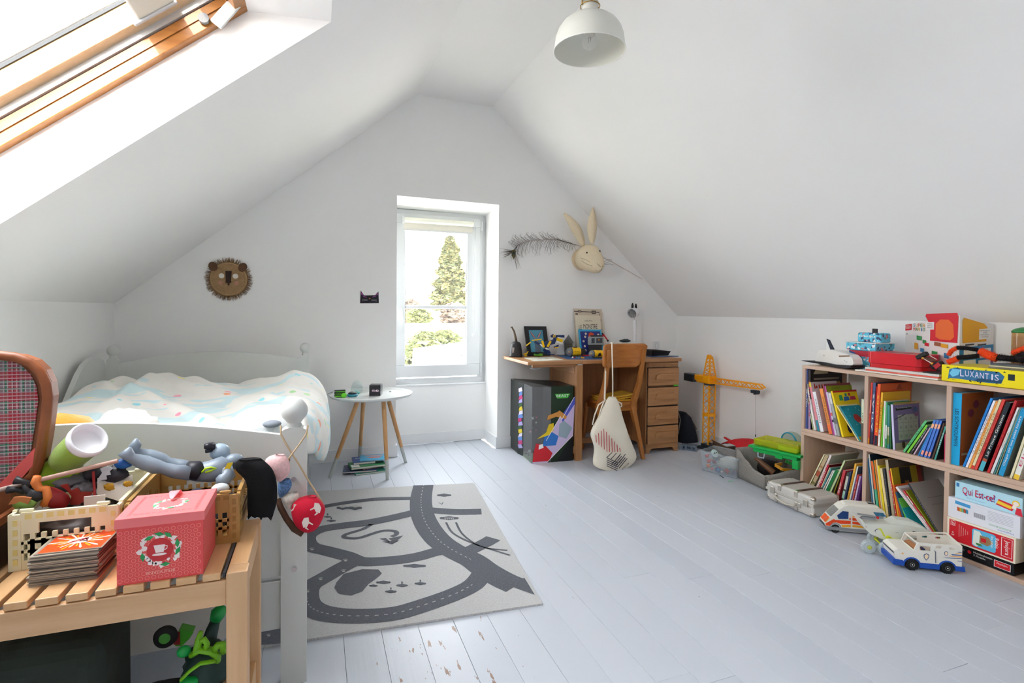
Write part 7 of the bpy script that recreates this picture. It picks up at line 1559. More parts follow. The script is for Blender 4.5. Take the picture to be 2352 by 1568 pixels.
def onhead(X, Y, up=.0015):
 r = ray(1140+X/6.03,460+Y/6.03); c = V((0,0, CAMH)); t = 3.9
 while t < 5.2:
  p = c+r*t; q = p-hc; s_ = q.dot(ax_)
  if -.099 < s_ < ML and (q-ax_*s_).length < hr(s_)+up: return p
  t += .001
 return None
part('wall_disc', MB().cone((hc.x-.01, YW, hc.z-.01),(hc.x-.01, YW-.03, hc.z-.01),.10,.10,32), M_felt, rab, w=1)
def ear(base, tip, w, y0, bend):
 b_, t_ = RB(*base, y0), RB(*tip, y0-.03); d = t_-b_; s_ = V((d.z, 0,-d.x)).normalized(); m = MB()
 def f(u, v): wd = w*(math.sin(PI*min(.98, v*.93+.07))**.75)*(1-.12*v); x = (u-.5)*2; return b_+d*v+s_*(x*wd+bend*math.sin(PI*v))+V((0,-.018*(1-x*x)*math.sin(PI*v)+.01*abs(x),0))
 m.grid(f, 9,18); o = part('ear', m, M_felt, rab, w=1, solid=.008); return o
ear((1215,625),(945,175),.048,4.25,.018); ear((1330,600),(1345,100),.048,4.19,-.004)
for c in ((1254,724),(1432,702)):
 p = onhead(*c) or RB(*c, 4.19); part('eye', MB().ball(p, .0075,12,8), C('#1a1510', .2), rab, w=1)
th = MB(); Mth = C('#3a2c24', .8)
for pts in ([(1395,875),(1420,897),(1445,918)],[(1460,925),(1480,900)],[(1460,935),(1458,960),(1455,985)],[(1385,970),(1420,998),(1455,995)]):
 pp = [onhead(*q) for q in pts]; pp = [q for q in pp if q]
 if len(pp) > 1: th.tube(pp, .0015,5)
part('stitched_mouth', th, Mth, rab, w=1)
for pts in ([(1175,800),(1240,820),(1300,858)],[(1180,835),(1250,880),(1330,910)],[(1490,850),(1550,822),(1600,815)],[(1495,880),(1570,842),(1598,832)],[(1500,885),(1580,880),(1640,898)]):
 part('whisker', MB().tube([onhead(*q, .004) or RB(*q, 4.14) for q in pts],.0011,5), C('#4a4038', .6), rab, w=1)
fe = thing('peacock_feather', 'peacock feather with a white quill stuck beside the rabbit head', 'feather', RB(700,560,4.31))
stem = [(235,690),(300,620),(400,575),(560,550),(720,545),(860,548),(1000,590),(1140,625)]
part('quill', MB().tube([RB(*q, 4.305) for q in stem]+[RB(1330,720,4.315), RB(1600,850,4.325), RB(2020,1090,4.335)],[.0012,.0015,.002,.0024,.0026,.0028,.003,.003,.003,.0028,.0022],6), C('#cdb6a8', .5), fe, w=1)
m = MB(); rg = random.Random(12); sp = smooth(stem, 14)
for i, (x, y) in enumerate(sp[6:-4]):
 for s_ in (-1,1):
  if rg.random() < .15: continue
  L_ = rg.uniform(90,210)*(1 if s_ > 0 else .55)*(1.1 if x < 900 else .6); cx = rg.uniform(-30,10)-40*(s_ < 0)
  pts = [RB(x, y, 4.30), RB(x-30+cx*.3, y+s_*L_*.35,4.29+rg.uniform(-.02,.01)), RB(x-30+cx+rg.uniform(-20,20), y+s_*L_*.75,4.28+rg.uniform(-.02,.02)), RB(x-10+cx*1.2+rg.uniform(-40,40), y+s_*L_, 4.29+rg.uniform(-.02,.02))]
  m.tube(pts, [.0013,.001,.0009,.0005],3)
for i in range(26): a = 2.2+rg.uniform(0,1.4); L_ = rg.uniform(90,190); m.tube([RB(240,700,4.30), RB(240+L_*.5*math.cos(a),700+L_*.45*math.sin(a),4.29), RB(240+L_*math.cos(a)-10,700+L_*.75*math.sin(a),4.29)],[.0016,.0012,.0006],3)
for i in range(10): a = rg.uniform(1.1,1.9); L_ = rg.uniform(130,240); m.tube([RB(260,720,4.30), RB(270+60*math.cos(a),720+L_*.5,4.29), RB(300+90*math.cos(a),720+L_, 4.29)],[.0013,.001,.0006],3)
part('barbs', m, C('#443a2c', .7), fe, w=1, stuff=True)
ey = RB(240,745,4.296); m = MB(); m.prism([(-.022,.030),(.0,.040),(.020,.026),(.016,-.012),(.0,-.045),(-.018,-.012)], ey, X_, Z_, (0,-.002,0)); part('feather_eye', m, C('#5a5228', .5), fe, w=1)
part('eye_spot', MB().cone(ey+V((0,-.0045,.006)), ey+V((0,-.002,.006)),.011,.011,16), C('#14605a', .3), fe, w=1); part('pupil_spot', MB().cone(ey+V((0,-.0055,.008)), ey+V((0,-.0045,.008)),.006,.006,12), C('#101838', .3), fe, w=1)
# double socket above the desk
a = PY(1507,794, YW); so2 = thing('wall_socket', 'white wall socket above the right end of the desk', 'socket', (a.x, YW, a.z))
part('plate', MB().bb(-.04,-.010,-.045,.04,0,.045), M_trim, so2, bevel=.004); part('socket_ring', MB().tube([(.018*math.cos(t),-.011,.03*math.sin(t)) for t in [2*PI*i/20 for i in range(20)]],.0014,5, closed=True), C('#b4b2ae', .5), so2)
# == on the desk
DZ = DT+.0006
DA = lambda X, Y: (1140+X/9.046,740+Y/9.046)
DB = lambda X, Y: (1300+X/9.046,690+Y/9.046)
def base(p, z=DZ, ymax=4.20):
 q = PZ(*p, z)
 if q.y > ymax: q = PY(*p, ymax); q.z = z
 return q
b0 = base(DA(405,680), ymax=4.23); r0 = (PY(*DA(535,640), b0.y).x-PY(*DA(275,640), b0.y).x)/2; hb_ = PY(*DA(405,395), b0.y).z-DZ
bell = thing('hand_bell', 'black bell shaped ornament with a curved bronze handle on the left of the desk', 'ornament', b0)
part('body', MB().lathe([(r0,0),(r0*1.0,.01),(r0*.9, hb_*.45),(r0*.78, hb_*.8),(r0*.6, hb_*.94),(r0*.2, hb_),(0, hb_)],28), C('#232326', .5), bell)
m = MB(); m.tube([b0+V((r0*.05,0, hb_)), PY(*DA(395,300), b0.y), PY(*DA(370,190), b0.y), PY(*DA(320,95), b0.y), PY(*DA(300,110), b0.y)],[.010,.010,.008,.007,.006],10); part('handle', m, mat('bronze', '#7a6a58', .35, metal=.7), bell, w=1)
part('print', MB().bb(-r0*.78,-r0*.72, hb_*.28,-r0*.50,-r0*.62, hb_*.62), C('#a89a94', .5), bell, bevel=.002)
fy_ = 4.235; F = lambda X, Y, y=fy_: PY(*DA(X, Y), y)
tl_, tr__, bl__, br__ = F(582,86,4.325), F(1025,90,4.325), F(640,672,4.262), F(1110,672,4.262)
fm_ = thing('framed_picture', 'black picture frame with pink rabbit ears on blue leaning on the wall', 'picture', (bl__+br__)/2)
bl__.z = br__.z = DZ; up_v = ((tl_-bl__)+(tr__-br__))/2; rt_v = ((tr__-tl_)+(br__-bl__))/2
def fq(a, b): return bl__+rt_v*a+up_v*b
m = MB(); nv = rt_v.cross(up_v).normalized()*.014
def fbar(a0, b0_, a1, b1): m.prism([(a0, b0_),(a1, b0_),(a1, b1),(a0, b1)], bl__, rt_v, up_v, nv)
fbar(0,0,1,.12); fbar(0,.88,1,1); fbar(0,.12,.17,.88); fbar(.83,.12,1,.88); part('frame', m, C('#1a191b', .4), fm_, w=1)
m = MB(); m.poly([(.16,.1),(.84,.1),(.84,.9),(.16,.9)], bl__, rt_v, up_v, 0,.004)
for sx in (-1,1):
 for w, c, l in ((.10,1,.005),(.06,2,.006)):
  pts = [(.5+sx*.02,.56)]+[(.5+sx*(.03+.22*t)+w*.9*math.sin(PI*t)*(1 if sx > 0 else 1)*.55,.56+.28*t) for t in [i/8 for i in range(1,8)]]+[(.5+sx*.26,.86)]+[(.5+sx*(.03+.22*t)-w*.9*math.sin(PI*t)*.55,.56+.28*t) for t in [i/8 for i in range(7,0,-1)]]
  m.poly(pts, bl__, rt_v, up_v, c, l)
m.poly([(.38,.1),(.66,.1),(.62,.5),(.5,.58),(.40,.5)], bl__, rt_v, up_v, 3,.0045)
part('drawing', m, [C('#4f93ae', .7), C('#2c2a38', .7), C('#c98a8c', .7), C('#5f6f80', .7)], fm_, w=1)
# boards leaning on the wall
def board(nm, lb, cat, corners, col, th=.006):
 a, b, c, d = corners; t = thing(nm, lb, cat, (a+b)/2); m = MB(); n = (b-a).cross(d-a).normalized()*th
 m.add([a, b, c, d, a-n, b-n, c-n, d-n],[(0,1,2,3),(7,6,5,4),(0,4,5,1),(1,5,6,2),(2,6,7,3),(3,7,4,0)]); part('board', m, C(col, .6), t, w=1); return t
G_ = lambda X, Y, y: PY(*DB(X, Y), y)
def lean(x0t, x1t, yt, x0b, x1b, ty, by):
 a, b = G_(x0b, 1100, by), G_(x1b, 1100, by); a.z = b.z = DZ; return [a, b, G_(x1t, yt[1], ty), G_(x0t, yt[0], ty)]
t = board('white_board', 'plain off white board leaning behind the poster boards on the desk', 'board', lean(600,770,(250,250),640,850,4.335,4.29), '#d9d5ca', .003)
c1 = lean(165,742,(165,182),215,800,4.325,4.27); t = board('poster_board', 'beige board with a black pipe drawing, behind the LE MONSTRE board', 'board', c1, '#cbbdaa')
m = MB(); u1 = (c1[1]-c1[0]+c1[2]-c1[3])/2; v1 = (c1[3]-c1[0]+c1[2]-c1[1])/2
for w, p in ((.007,[(.0,.945),(.9,.93),(.9,.83)]),(.003,[(.9,.8),(.96,.76),(.9,.7)]),(.003,[(.9,.55),(.98,.55)]),(.002,[(.1,.94),(.1,.88)])): m.strip([(a*u1.length, b*v1.length) for a, b in p], w, c1[0], u1.normalized(), v1.normalized(),0,.0006)
for a, b, w, h in ((.20,.945,.12,.045),(.70,.93,.15,.07),(.09,.88,.08,.045)):
 L1, L2 = u1.length, v1.length; m.poly([((a-w/2)*L1,(b-h/2)*L2),((a+w/2)*L1,(b-h/2)*L2),((a+w/2)*L1,(b+h/2)*L2),((a-w/2)*L1,(b+h/2)*L2)], c1[0], u1.normalized(), v1.normalized(),0,.0007); m.poly([((a-w/2.6)*L1,(b-h/3.4)*L2),((a+w/2.6)*L1,(b-h/3.4)*L2),((a+w/2.6)*L1,(b+h/3.4)*L2),((a-w/2.6)*L1,(b+h/3.4)*L2)], c1[0], u1.normalized(), v1.normalized(),1,.0010)
part('pipe_print', m, [C('#2e2926', .6), C('#8c8076', .6)], t, w=1)
c2 = lean(188,712,(300,312),245,760,4.30,4.235); t = board('poster_board', 'cream board printed LE MONSTRE standing in the middle of the desk', 'board', c2, '#ddd2bc', .008)
m = MB(); u1 = ((c2[1]-c2[0]+c2[2]-c2[3])/2); v1 = ((c2[3]-c2[0]+c2[2]-c2[1])/2); U, W2 = u1.length, v1.length; un, vn = u1.normalized(), v1.normalized()
for i, (w_, a) in enumerate((('LE', .17),('MONSTRE', .57))): m.text(w_, c2[0]+u1*a+v1*.72+v1*(.0 if i else -.02), un, vn, W2*.115, U*(.12 if i == 0 else .56),0,.001)
m.text('- CHEZ MOI -', c2[0]+u1*.5+v1*.86, un, vn, W2*.03, U*.36,0,.001); m.text('DE MON MUR', c2[0]+u1*.46+v1*.635, un, vn, W2*.02, U*.28,1,.001)
part('lettering', m, [C('#33312f', .6), C('#7aa0a8', .6)], t, w=1)
c3 = [G_(318,1000,4.19), G_(790,985,4.19), G_(728,605,4.235), G_(258,598,4.235)]; c3[0].z = c3[1].z = DZ
t = board('picture_book', 'blue bordered picture of a red haired girl with daisies leaning on the cream board', 'book', c3, '#35a0cc', .008)
m = MB(); u1 = ((c3[1]-c3[0]+c3[2]-c3[3])/2); v1 = ((c3[3]-c3[0]+c3[2]-c3[1])/2); un, vn = u1.normalized(), v1.normalized(); U, W2 = u1.length, v1.length
q = lambda pts: [(a*U, b*W2) for a, b in pts]
m.poly(q([(.06,.04),(.94,.04),(.94,.93),(.06,.93)]), c3[0], un, vn, 0,.0005)
m.poly(q([(.44,.1),(.62,.1),(.60,.5),(.68,.62),(.64,.86),(.52,.90),(.42,.84),(.40,.62),(.34,.5),(.42,.36)]), c3[0], un, vn, 1,.0008); m.poly(q([(.46,.6),(.60,.6),(.60,.76),(.47,.76)]), c3[0], un, vn, 2,.0011); m.poly(q([(.47,.16),(.60,.16),(.62,.56),(.48,.58)]), c3[0], un, vn, 3,.0012)
for a, b in ((.17,.55),(.26,.72),(.30,.84),(.85,.80),(.22,.2),(.2,.36),(.86,.4)):
 for k in range(6): tt = 2*PI*k/6; m.disc((a+.03*math.cos(tt))*U, b*W2+.03*U*math.sin(tt),.018*U, c3[0], un, vn, 3,.0009,8)
 m.disc(a*U, b*W2,.016*U, c3[0], un, vn, 4,.0013,8)
part('picture', m, [C('#27327a', .5), C('#d0482a', .5), C('#e8c0a8', .5), C('#e6e2da', .5), C('#d8982a', .5)], t, w=1)
# toys of building bricks
def bricks(t, nm, items, cols):
 for k, c in enumerate(cols):
  m = MB()
  for ci, kind, *a in items:
   if ci != k: continue
   if kind == 'b': m.beam(*a)
   elif kind == 'c': m.cone(*a)
   elif kind == 's': m.ball(*a)
  if m.f: part(nm[k], m, C(c, .3), t, w=1, bevel=.0012)
yt_ = 4.12; T = lambda X, Y, d=0: PY(*DA(X, Y), yt_+d)
tx = thing('brick_dinosaur', 'blue, yellow and white toy dinosaur of technic bricks standing on the desk', 'toy', (T(1050,672).x, yt_, DZ))
it = [(0, 'b', T(800,410), T(930,470),.018,.018),(0, 'b', T(930,470), T(1200,400),.035,.035),(0, 'b', T(1100,440), T(1050,560),.022,.02),(0, 'b', T(1050,560), T(1110,640),.018,.018),(0, 'b', T(980,560,.03), T(1040,640,.03),.018,.018),(0, 'b', T(1060,650), T(1200,670),.024,.008),(0, 'b', T(1000,650,.03), T(1120,672,.03),.024,.008),
 (0, 'b', T(1180,420), T(1230,330),.026,.026),(0, 'b', T(1170,290), T(1400,290),.034,.022),(0, 'b', T(1200,520), T(1290,480),.014,.014),(0, 'b', T(1140,300), T(1190,260),.020,.02),
 (1, 'b', T(620,485), T(720,410),.010,.008),(1, 'b', T(740,375), T(940,350),.016,.008),(1, 'b', T(950,380,-.02), T(985,520,-.02),.012,.018),(1, 'b', T(1130,390,-.022), T(1060,510,-.022),.010,.018),(1, 'b', T(1250,345,-.012), T(1370,390,-.012),.022,.024),(1, 'b', T(1210,520,-.01), T(1290,525,-.01),.010,.008),(1, 'c', T(1203,285,-.022), T(1203,285,-.014),.012,.012,14),
 (2, 'b', T(910,450,-.018), T(960,500,-.018),.014,.01),(2, 'b', T(1230,400,-.006), T(1360,450,-.006),.024,.012),(2, 'b', T(1020,540,-.02), T(1090,560,-.02),.012,.012),(2, 'b', T(1270,310,-.02), T(1390,330,-.02),.010,.006),(0, 'c', T(1203,285,-.024), T(1203,285,-.0225),.006,.006,10)]
bricks(tx, ('blue_bricks', 'yellow_bricks', 'white_bricks'), it, ('#1e3664', '#ecc011', '#e2e4e4'))
def mini_dino(nm, lb, c, col, s=1):
 p = base(DA(*c)); t = thing(nm, lb, 'toy', p); m = MB(); m.tube([(-.038*s, 0,.032*s),(-.02*s, 0,.026*s),(0,0,.028*s),(.018*s, 0,.036*s),(.024*s, 0,.052*s),(.034*s, 0,.054*s)],[.001,.005*s, .011*s, .008*s, .005*s, .003*s],8)
 for x in (-.004,.010):
  for y in (-.006,.006): m.cone((x*s, y*s, 0),(x*s, y*s, .026*s),.0025*s, .004*s, 6)
 part('body', m, C(col, .4), t); return t
mini_dino('mini_dinosaur', 'small yellow plastic dinosaur beside the bell on the desk', (605,695), '#cfa51e', .85)
p = base(DA(868,686)); t = thing('green_creature', 'small green plastic creature lying before the picture frame', 'toy', p); part('body', MB().ball((0,0,.010),(.034,.012,.010),12,7).ball((-.03,0,.014),(.012,.011,.011),10,6), C('#62a428', .4), t)
part('green_block', MB().bb(.008,-.012,.004,.040,.012,.024), C('#7fc83a', .3), t, bevel=.003)
# papers on the desk
def sheet(nm, lb, pts, col, cat='paper', z=.0, blobs=None):
 P4 = [PZ(*DA(*q), DZ+z) for q in pts];
 for q in P4: q.y = min(q.y, 4.30)
 t = thing(nm, lb, cat, P4[0]); m = MB(); m.add([q for q in P4]+[q+Z_*.0012 for q in P4],[tuple(range(len(P4)))[::-1], tuple(range(len(P4),2*len(P4)))]+[(i, (i+1) % len(P4),(i+1) % len(P4)+len(P4), i+len(P4)) for i in range(len(P4))]); part('sheet', m, C(col, .5), t, w=1)
 if blobs:
  rg = random.Random(len(lb)); m = MB()
  for i in range(14):
   a, b = rg.uniform(.08,.82), rg.uniform(.1,.8); c = P4[0].lerp(P4[1], a).lerp(P4[3].lerp(P4[2], a), b); w, h = rg.uniform(.01,.03), rg.uniform(.008,.022); m.bb(c.x-w, c.y-h, c.z+.0013, c.x+w*.6, c.y+h*.6, c.z+.0015+.00005*i, rg.randrange(len(blobs)))
  part('sheet_print', m, [C(x, .5) for x in blobs], t, w=1)
 return t
sheet('comic_sheet', 'colourful comic page lying at the front of the folding leaf', [(780,808),(1400,785),(1160,712),(560,735)], '#d9d6c8', z=.0, blobs=('#b8a46a', '#8aa0b0', '#c8ccd0', '#a88c7a'))
sheet('blue_plate', 'flat blue brick plate lying on the desk under the toy submarines', [(1480,770),(2200,772),(2120,700),(1240,680)], '#2f5a94', 'toy', .0,('#24508c', '#3a6aa4'))
t = thing('paper_triangle', 'white folded card standing behind the dinosaur on the desk', 'paper', base(DA(1330,668))); a = base(DA(1330,668)); yk = 4.24
part('card', MB().add([PY(*DA(1228,668), yk), PY(*DA(1440,668), yk), PY(*DA(1425,420), yk+.03), PY(*DA(1385,425), yk+.03), PY(*DA(1300,500), yk+.02)],[(0,1,2,3,4)]), C('#d4d6da', .6), t, w=1, solid=.0015)
yk = 4.22; hq = lambda X, Y, d=0: PY(*DA(X, Y), yk+d); hs = thing('metal_lantern', 'grey pierced metal house lantern with a pointed roof on the desk', 'lantern', (hq(1497,600).x, yk, DZ))
M_lt2 = mat('grey_tin', '#5f5f5c', .5, metal=.5); w2 = (hq(1555,500).x-hq(1440,500).x)/2; z1 = hq(1500,425).z-DZ; z2 = hq(1500,258).z-DZ
part('walls', MB().bb(-w2,-w2,0, w2, w2, z1), M_lt2, hs); rw_ = w2*1.35; part('roof', MB().add([(-rw_, -rw_, z1),(rw_, -rw_, z1),(rw_, rw_, z1),(-rw_, rw_, z1),(0,0, z2)],[(0,1,4),(1,2,4),(2,3,4),(3,0,4),(3,2,1,0)]), M_lt2, hs)
m = MB();
for i in range(5):
 for j in range(5): m.disc(-w2*.7+w2*.35*i, z1*(.2+.17*j), w2*.11,(0,-w2-.0005,0), X_, Z_, 0,0,6)
part('piercing', m, C('#1e1e1e', .8), hs)
def submarine(lb, c, xs, ys, dark=False):
 p = base(DA(*c)); y = p.y; g = lambda X, Y: PY(*DA(X, Y), y); t = thing('toy_submarine', lb, 'toy', (p.x, y, DZ)); x0, x1 = g(xs[0],600).x-p.x, g(xs[1],600).x-p.x; zt, zb = g(c[0], ys[0]).z-DZ, max(.004, g(c[0], ys[1]).z-DZ); r = (zt-zb)/2; zc = (zt+zb)/2; xm = lerp(x0, x1,.42)
 part('hull', MB().cone((xm, 0, zc),(x1,0, zc), r, r*.96,20), C('#eebc10', .3), t, bevel=.003); part('grey_ring', MB().cone((xm-.010,0, zc),(xm, 0, zc), r*1.02, r*1.02,20), C('#55585a', .4), t)
 part('clear_nose', MB().ball((xm-.010,0, zc),(r*.95, r*.95, r*.95),16,10), glassy('clear_nose', '#e8eef2', .22,.03), t); part('pilot', MB().ball((xm-.02,-.004, zc),.009,10,6).ball((xm-.022,-.004, zc-.012),.008,8,5, mi=1),[C('#e0a02a', .4), C('#a83040', .4)], t)
 m = MB()
 if not dark: [m.disc(lerp(xm, x1,.3+.2*i), zc+r*.1,.0035,(0,-r*.99-.0006,0), X_, Z_, 0,0,10) for i in range(3)]
 else: m.poly([(lerp(xm, x1,.3), zc-r*.7),(lerp(xm, x1,.75), zc-r*.5),(lerp(xm, x1,.6), zc+r*.4),(lerp(xm, x1,.4), zc+.1*r)],(0,-r*.99-.0006,0), X_, Z_, 0)
 m.bb(lerp(xm, x1,.3),-.006, zc+r*.95, lerp(xm, x1,.7),.006, zc+r*1.1); part('black_details', m, C('#1f2022', .4), t); part('skid', MB().bb(x0*.3,-.012,0, x1*.9,.012, zb+.004), C('#4a4d50', .4), t)
submarine('yellow toy submarine with three portholes and a clear nose, nearer the lantern', (1590,712),(1425,1725),(520,705))
submarine('yellow toy submarine with a black shape on its side, next to the chair', (2050,740),(1880,2195),(575,740), True)
p = base(DA(1800,690)); t = thing('grey_rock', 'dark grey brick rock piece between the two toy submarines', 'toy', p); part('rock', MB().box((0,0,.026),(.042,.03,.05)).box((-.01,-.005,.058),(.02,.022,.014)), C('#4a4b4a', .5), t, bevel=.006)
for lb, c, cols in (('tiny red and white brick figure before the first submarine', (1605,748),('#e6e2de', '#c02030')),('tiny yellow brick figure lying between the submarines', (1790,752),('#e8b422', '#e0a018')),('tiny blue grey brick part between the tiny figures', (1690,750),('#5a7a9a', '#8a9aa8'))):
 p = base(DA(*c)); t = thing('brick_figure', lb, 'toy', p); part('head', MB().ball((-.008,0,.008),.008,10,6), C(cols[0],.4), t); part('torso', MB().box((.008,0,.006),(.014,.012,.012)), C(cols[1],.4), t, bevel=.002)
yv = 4.13; g = lambda X, Y, d=0: PY(*DA(X, Y), yv+d); t = thing('grey_rover', 'grey brick vehicle with a dark hatch in front of the girl picture', 'toy', (g(2080,500).x, yv, DZ))
part('stand', MB().bb(g(1950,0).x, yv, DZ, g(2200,0).x, yv+.03, g(0,500).z), C('#2f3338', .4), t, w=1); part('body', MB().bb(g(1945,0).x, yv-.01, g(0,500).z, g(2228,0).x, yv+.04, g(0,320).z), C('#98a0a4', .35), t, w=1, bevel=.004)
part('hatch', MB().bb(g(1970,0).x, yv-.014, g(0,460).z, g(2035,0).x, yv-.009, g(0,345).z).bb(g(2070,0).x, yv-.014, g(0,460).z, g(2195,0).x, yv-.009, g(0,345).z), C('#454c55', .4), t, w=1, bevel=.002); part('roof_rack', MB().bb(g(1980,0).x, yv, g(0,318).z, g(2200,0).x, yv+.02, g(0,285).z), C('#2b3038', .4), t, w=1)
part('orange_dot', MB().cone((g(2118,0).x, yv-.016, g(0,385).z),(g(2118,0).x, yv-.013, g(0,385).z),.007,.007,12), C('#d88a2a', .4), t, w=1); part('red_base', MB().bb(g(1800,0).x, yv-.01, DZ, g(1990,0).x, yv+.01, DZ+.012), C('#c01828', .4), t, w=1)
part('red_crane_arm', MB().beam(g(2190,340), g(2225,240),.012,.010).beam(g(2225,250), g(2310,370),.010,.008), C('#c4202c', .35), t, w=1); part('claw', MB().ball(g(2315,380),.010,8,6).ball(g(2205,238),.009,8,6), C('#22262c', .4), t, w=1)
# right of the chair: book with case, rabbit lamp, black tray
a = PY(*DB(1200,868),4.15); t = thing('white_notebook', 'white notebook lying on the desk behind the chair back', 'book', (a.x, 4.15, DZ)); part('pages', MB().bb(-.08,-.09,0,.09,.09, max(.02, a.z-DZ)), C('#e6e4e0', .6), t, bevel=.002); zt_n = DZ+max(.02, a.z-DZ)+.001
t = thing('glasses_case', 'dark green glasses case lying on the white notebook', 'case', (a.x+.0,4.13, zt_n)); part('case', MB().ball((0,0,.014),(.06,.025,.014),16,8), C('#1f2d2c', .4), t); part('clip', MB().bb(-.01,-.01,.026,.03,.01,.031), C('#3a4a48', .4), t)
yq_ = 4.22; q2 = lambda X, Y, d=0: PY(*DB(X, Y), yq_+d); bx = q2(1425,800); t = thing('rabbit_lamp', 'white desk lamp with a rabbit shaped head and black ears', 'lamp', (bx.x, yq_, DZ)); M_wl = C('#e8e8ea', .3)
part('foot', MB().lathe([(.05,0),(.05,.008),(.03,.014),(0,.015)],28), M_wl, t); zp = q2(1420,405).z-DZ; part('pole', MB().cone((0,0,.01),(-.002,0, zp),.019,.016,20), M_wl, t); part('switch', MB().cone((-.001,-.0185, zp*.55),(-.001,-.0165, zp*.55),.004,.004,10), C('#c9c9cc', .4), t)
hd = q2(1410,250)-V((bx.x, yq_, DZ)); part('neck', MB().cone((-.002,0, zp),(hd.x-.0,0, hd.z-.04),.005,.005,8), C('#c9c5c0', .3), t)
dv = (q2(1290,310,-.05)-q2(1420,240,.0)).normalized(); L = V((hd.x, 0, hd.z)); uu, ww = frame_of(dv); Mx = Matrix((uu, ww, dv)).transposed()
hw_ = .050; hdo = part('head', MB().lathe([(0,-.062),(.018,-.058),(.032,-.045),(.042,-.02),(.047,.01),(hw_, .036),(hw_-.003,.040),(hw_-.006,.034)],32, L, Mx), M_wl, t)
part('diffuser', MB().lathe([(0,.034),(hw_-.006,.034)],32, L, Mx), C('#8f9396', .4), t)
for c in ((1382,120),(1452,132)): e = q2(*c)-V((bx.x, yq_, DZ)); part('ear', MB().prism([(.011*math.cos(v),.021*math.sin(v)+.012*math.sin(v)**3) for v in [2*PI*i/20 for i in range(20)]],(e.x, -.004, e.z-.002), X_, Z_, (0,.008,0)), C('#18191b', .5), t, bevel=.002)
e = q2(1462,243,-.04)-V((bx.x, yq_, DZ)); part('eye', MB().ball(e, .0055,10,6), C('#18191b', .3), t)
a = PY(*DB(1880,1168),3.98); t = thing('black_tray', 'shallow black plastic tray on the right end of the desk', 'tray', (a.x, 4.0, DZ+.008)); w3 = (PY(*DB(2065,1100),3.98).x-PY(*DB(1700,1100),3.98).x)/2
part('shell', MB().add([(-w3,-.08,0),(w3*.85,-.08,0),(w3*.85,.10,0),(-w3,.10,0),(-w3*1.1,-.1,.048),(w3,-.1,.040),(w3,.13,.040),(-w3*1.1,.13,.048),(-w3*1.0,-.09,.046),(w3*.92,-.09,.038),(w3*.92,.12,.038),(-w3*1.0,.12,.046),(-w3*.92,-.07,.006),(w3*.8,-.07,.006),(w3*.8,.09,.006),(-w3*.92,.09,.006)],[(3,2,1,0),(0,1,5,4),(1,2,6,5),(2,3,7,6),(3,0,4,7),(4,5,9,8),(5,6,10,9),(6,7,11,10),(7,4,8,11),(8,9,13,12),(9,10,14,13),(10,11,15,14),(11,8,12,15),(12,13,14,15)]), C('#17181b', .35), t)
t = thing('magazine', 'blue and white magazine lying under the black tray', 'magazine', (a.x+.06,3.99, DZ)); part('pages', MB().bb(-.17,-.11,0,.10,.12,.006), C('#3a5080', .5), t, bevel=.001); part('white_page', MB().bb(-.1,-.105,.0062,.095,.115,.0072), C('#b8c4d0', .5), t)
# == on top of the shelf
ST = ZS[2]
T7 = lambda X, Y: (1840+X/8.4,740+Y/8.4)
T8 = lambda X, Y: (2060+X/8.055,700+Y/8.055)
g = PZ(*T7(700,880), ST); r_ = PZ(*T7(110,790), ST); fz = Frame(g, math.atan2(r_.y-g.y, r_.x-g.x)); Q = lambda *p: [fz.hit(*T7(*q)) for q in p]
sh_ = thing('toy_shuttle', 'white toy space shuttle with black belly and tail fin, left end of shelf top', 'toy vehicle', fz.w(.1, ST, .03))
body = Q((240,715),(285,560),(330,535),(560,525),(760,590),(890,630),(955,700),(975,800),(950,832),(620,812),(450,772),(240,745))
part('fuselage', MB().prism(body, fz.w(0,0,.012), fz.u, Z_, fz.v*.06), C('#e8e6e0', .3), sh_, w=1, bevel=.012, seg=3)
bel = Q((5,732),(170,742),(450,770),(640,812),(965,832),(972,868),(900,886),(680,868),(450,822),(270,786),(110,760)); bel = [(a, max(z, ST+.001)) for a, z in bel]
part('belly', MB().prism(bel, fz.w(0,0,-.004), fz.u, Z_, fz.v*.092), C('#1b1d22', .35), sh_, w=1, bevel=.004)
part('tail_fin', MB().prism(Q((382,322),(430,338),(530,545),(465,548),(378,525)), fz.w(0,0,.038), fz.u, Z_, fz.v*.005), C('#e4e4e2', .3), sh_, w=1); part('fin_edge', MB().prism(Q((384,320),(432,336),(532,548),(468,548)), fz.w(0,0,.0365), fz.u, Z_, fz.v*.008), C('#23293a', .35), sh_, w=1)
m = MB(); panel(m, Q((695,640),(900,635),(905,662),(700,668)), fz, .0105); part('cockpit_window', m, C('#8a6e58', .3), sh_, w=1)
m = MB(); [m.disc(*Q((x, y))[0],.0022, fz.w(0,0,.0112), fz.u, Z_, 0,0,8) for x, y in ((805,737),(828,752),(850,765))]; a, z = Q((410,640))[0]; m.text('ESA', fz.w(a, z, .011),-fz.u, Z_, .006,.016); part('markings', m, C('#3a3a44', .4), sh_, w=1)
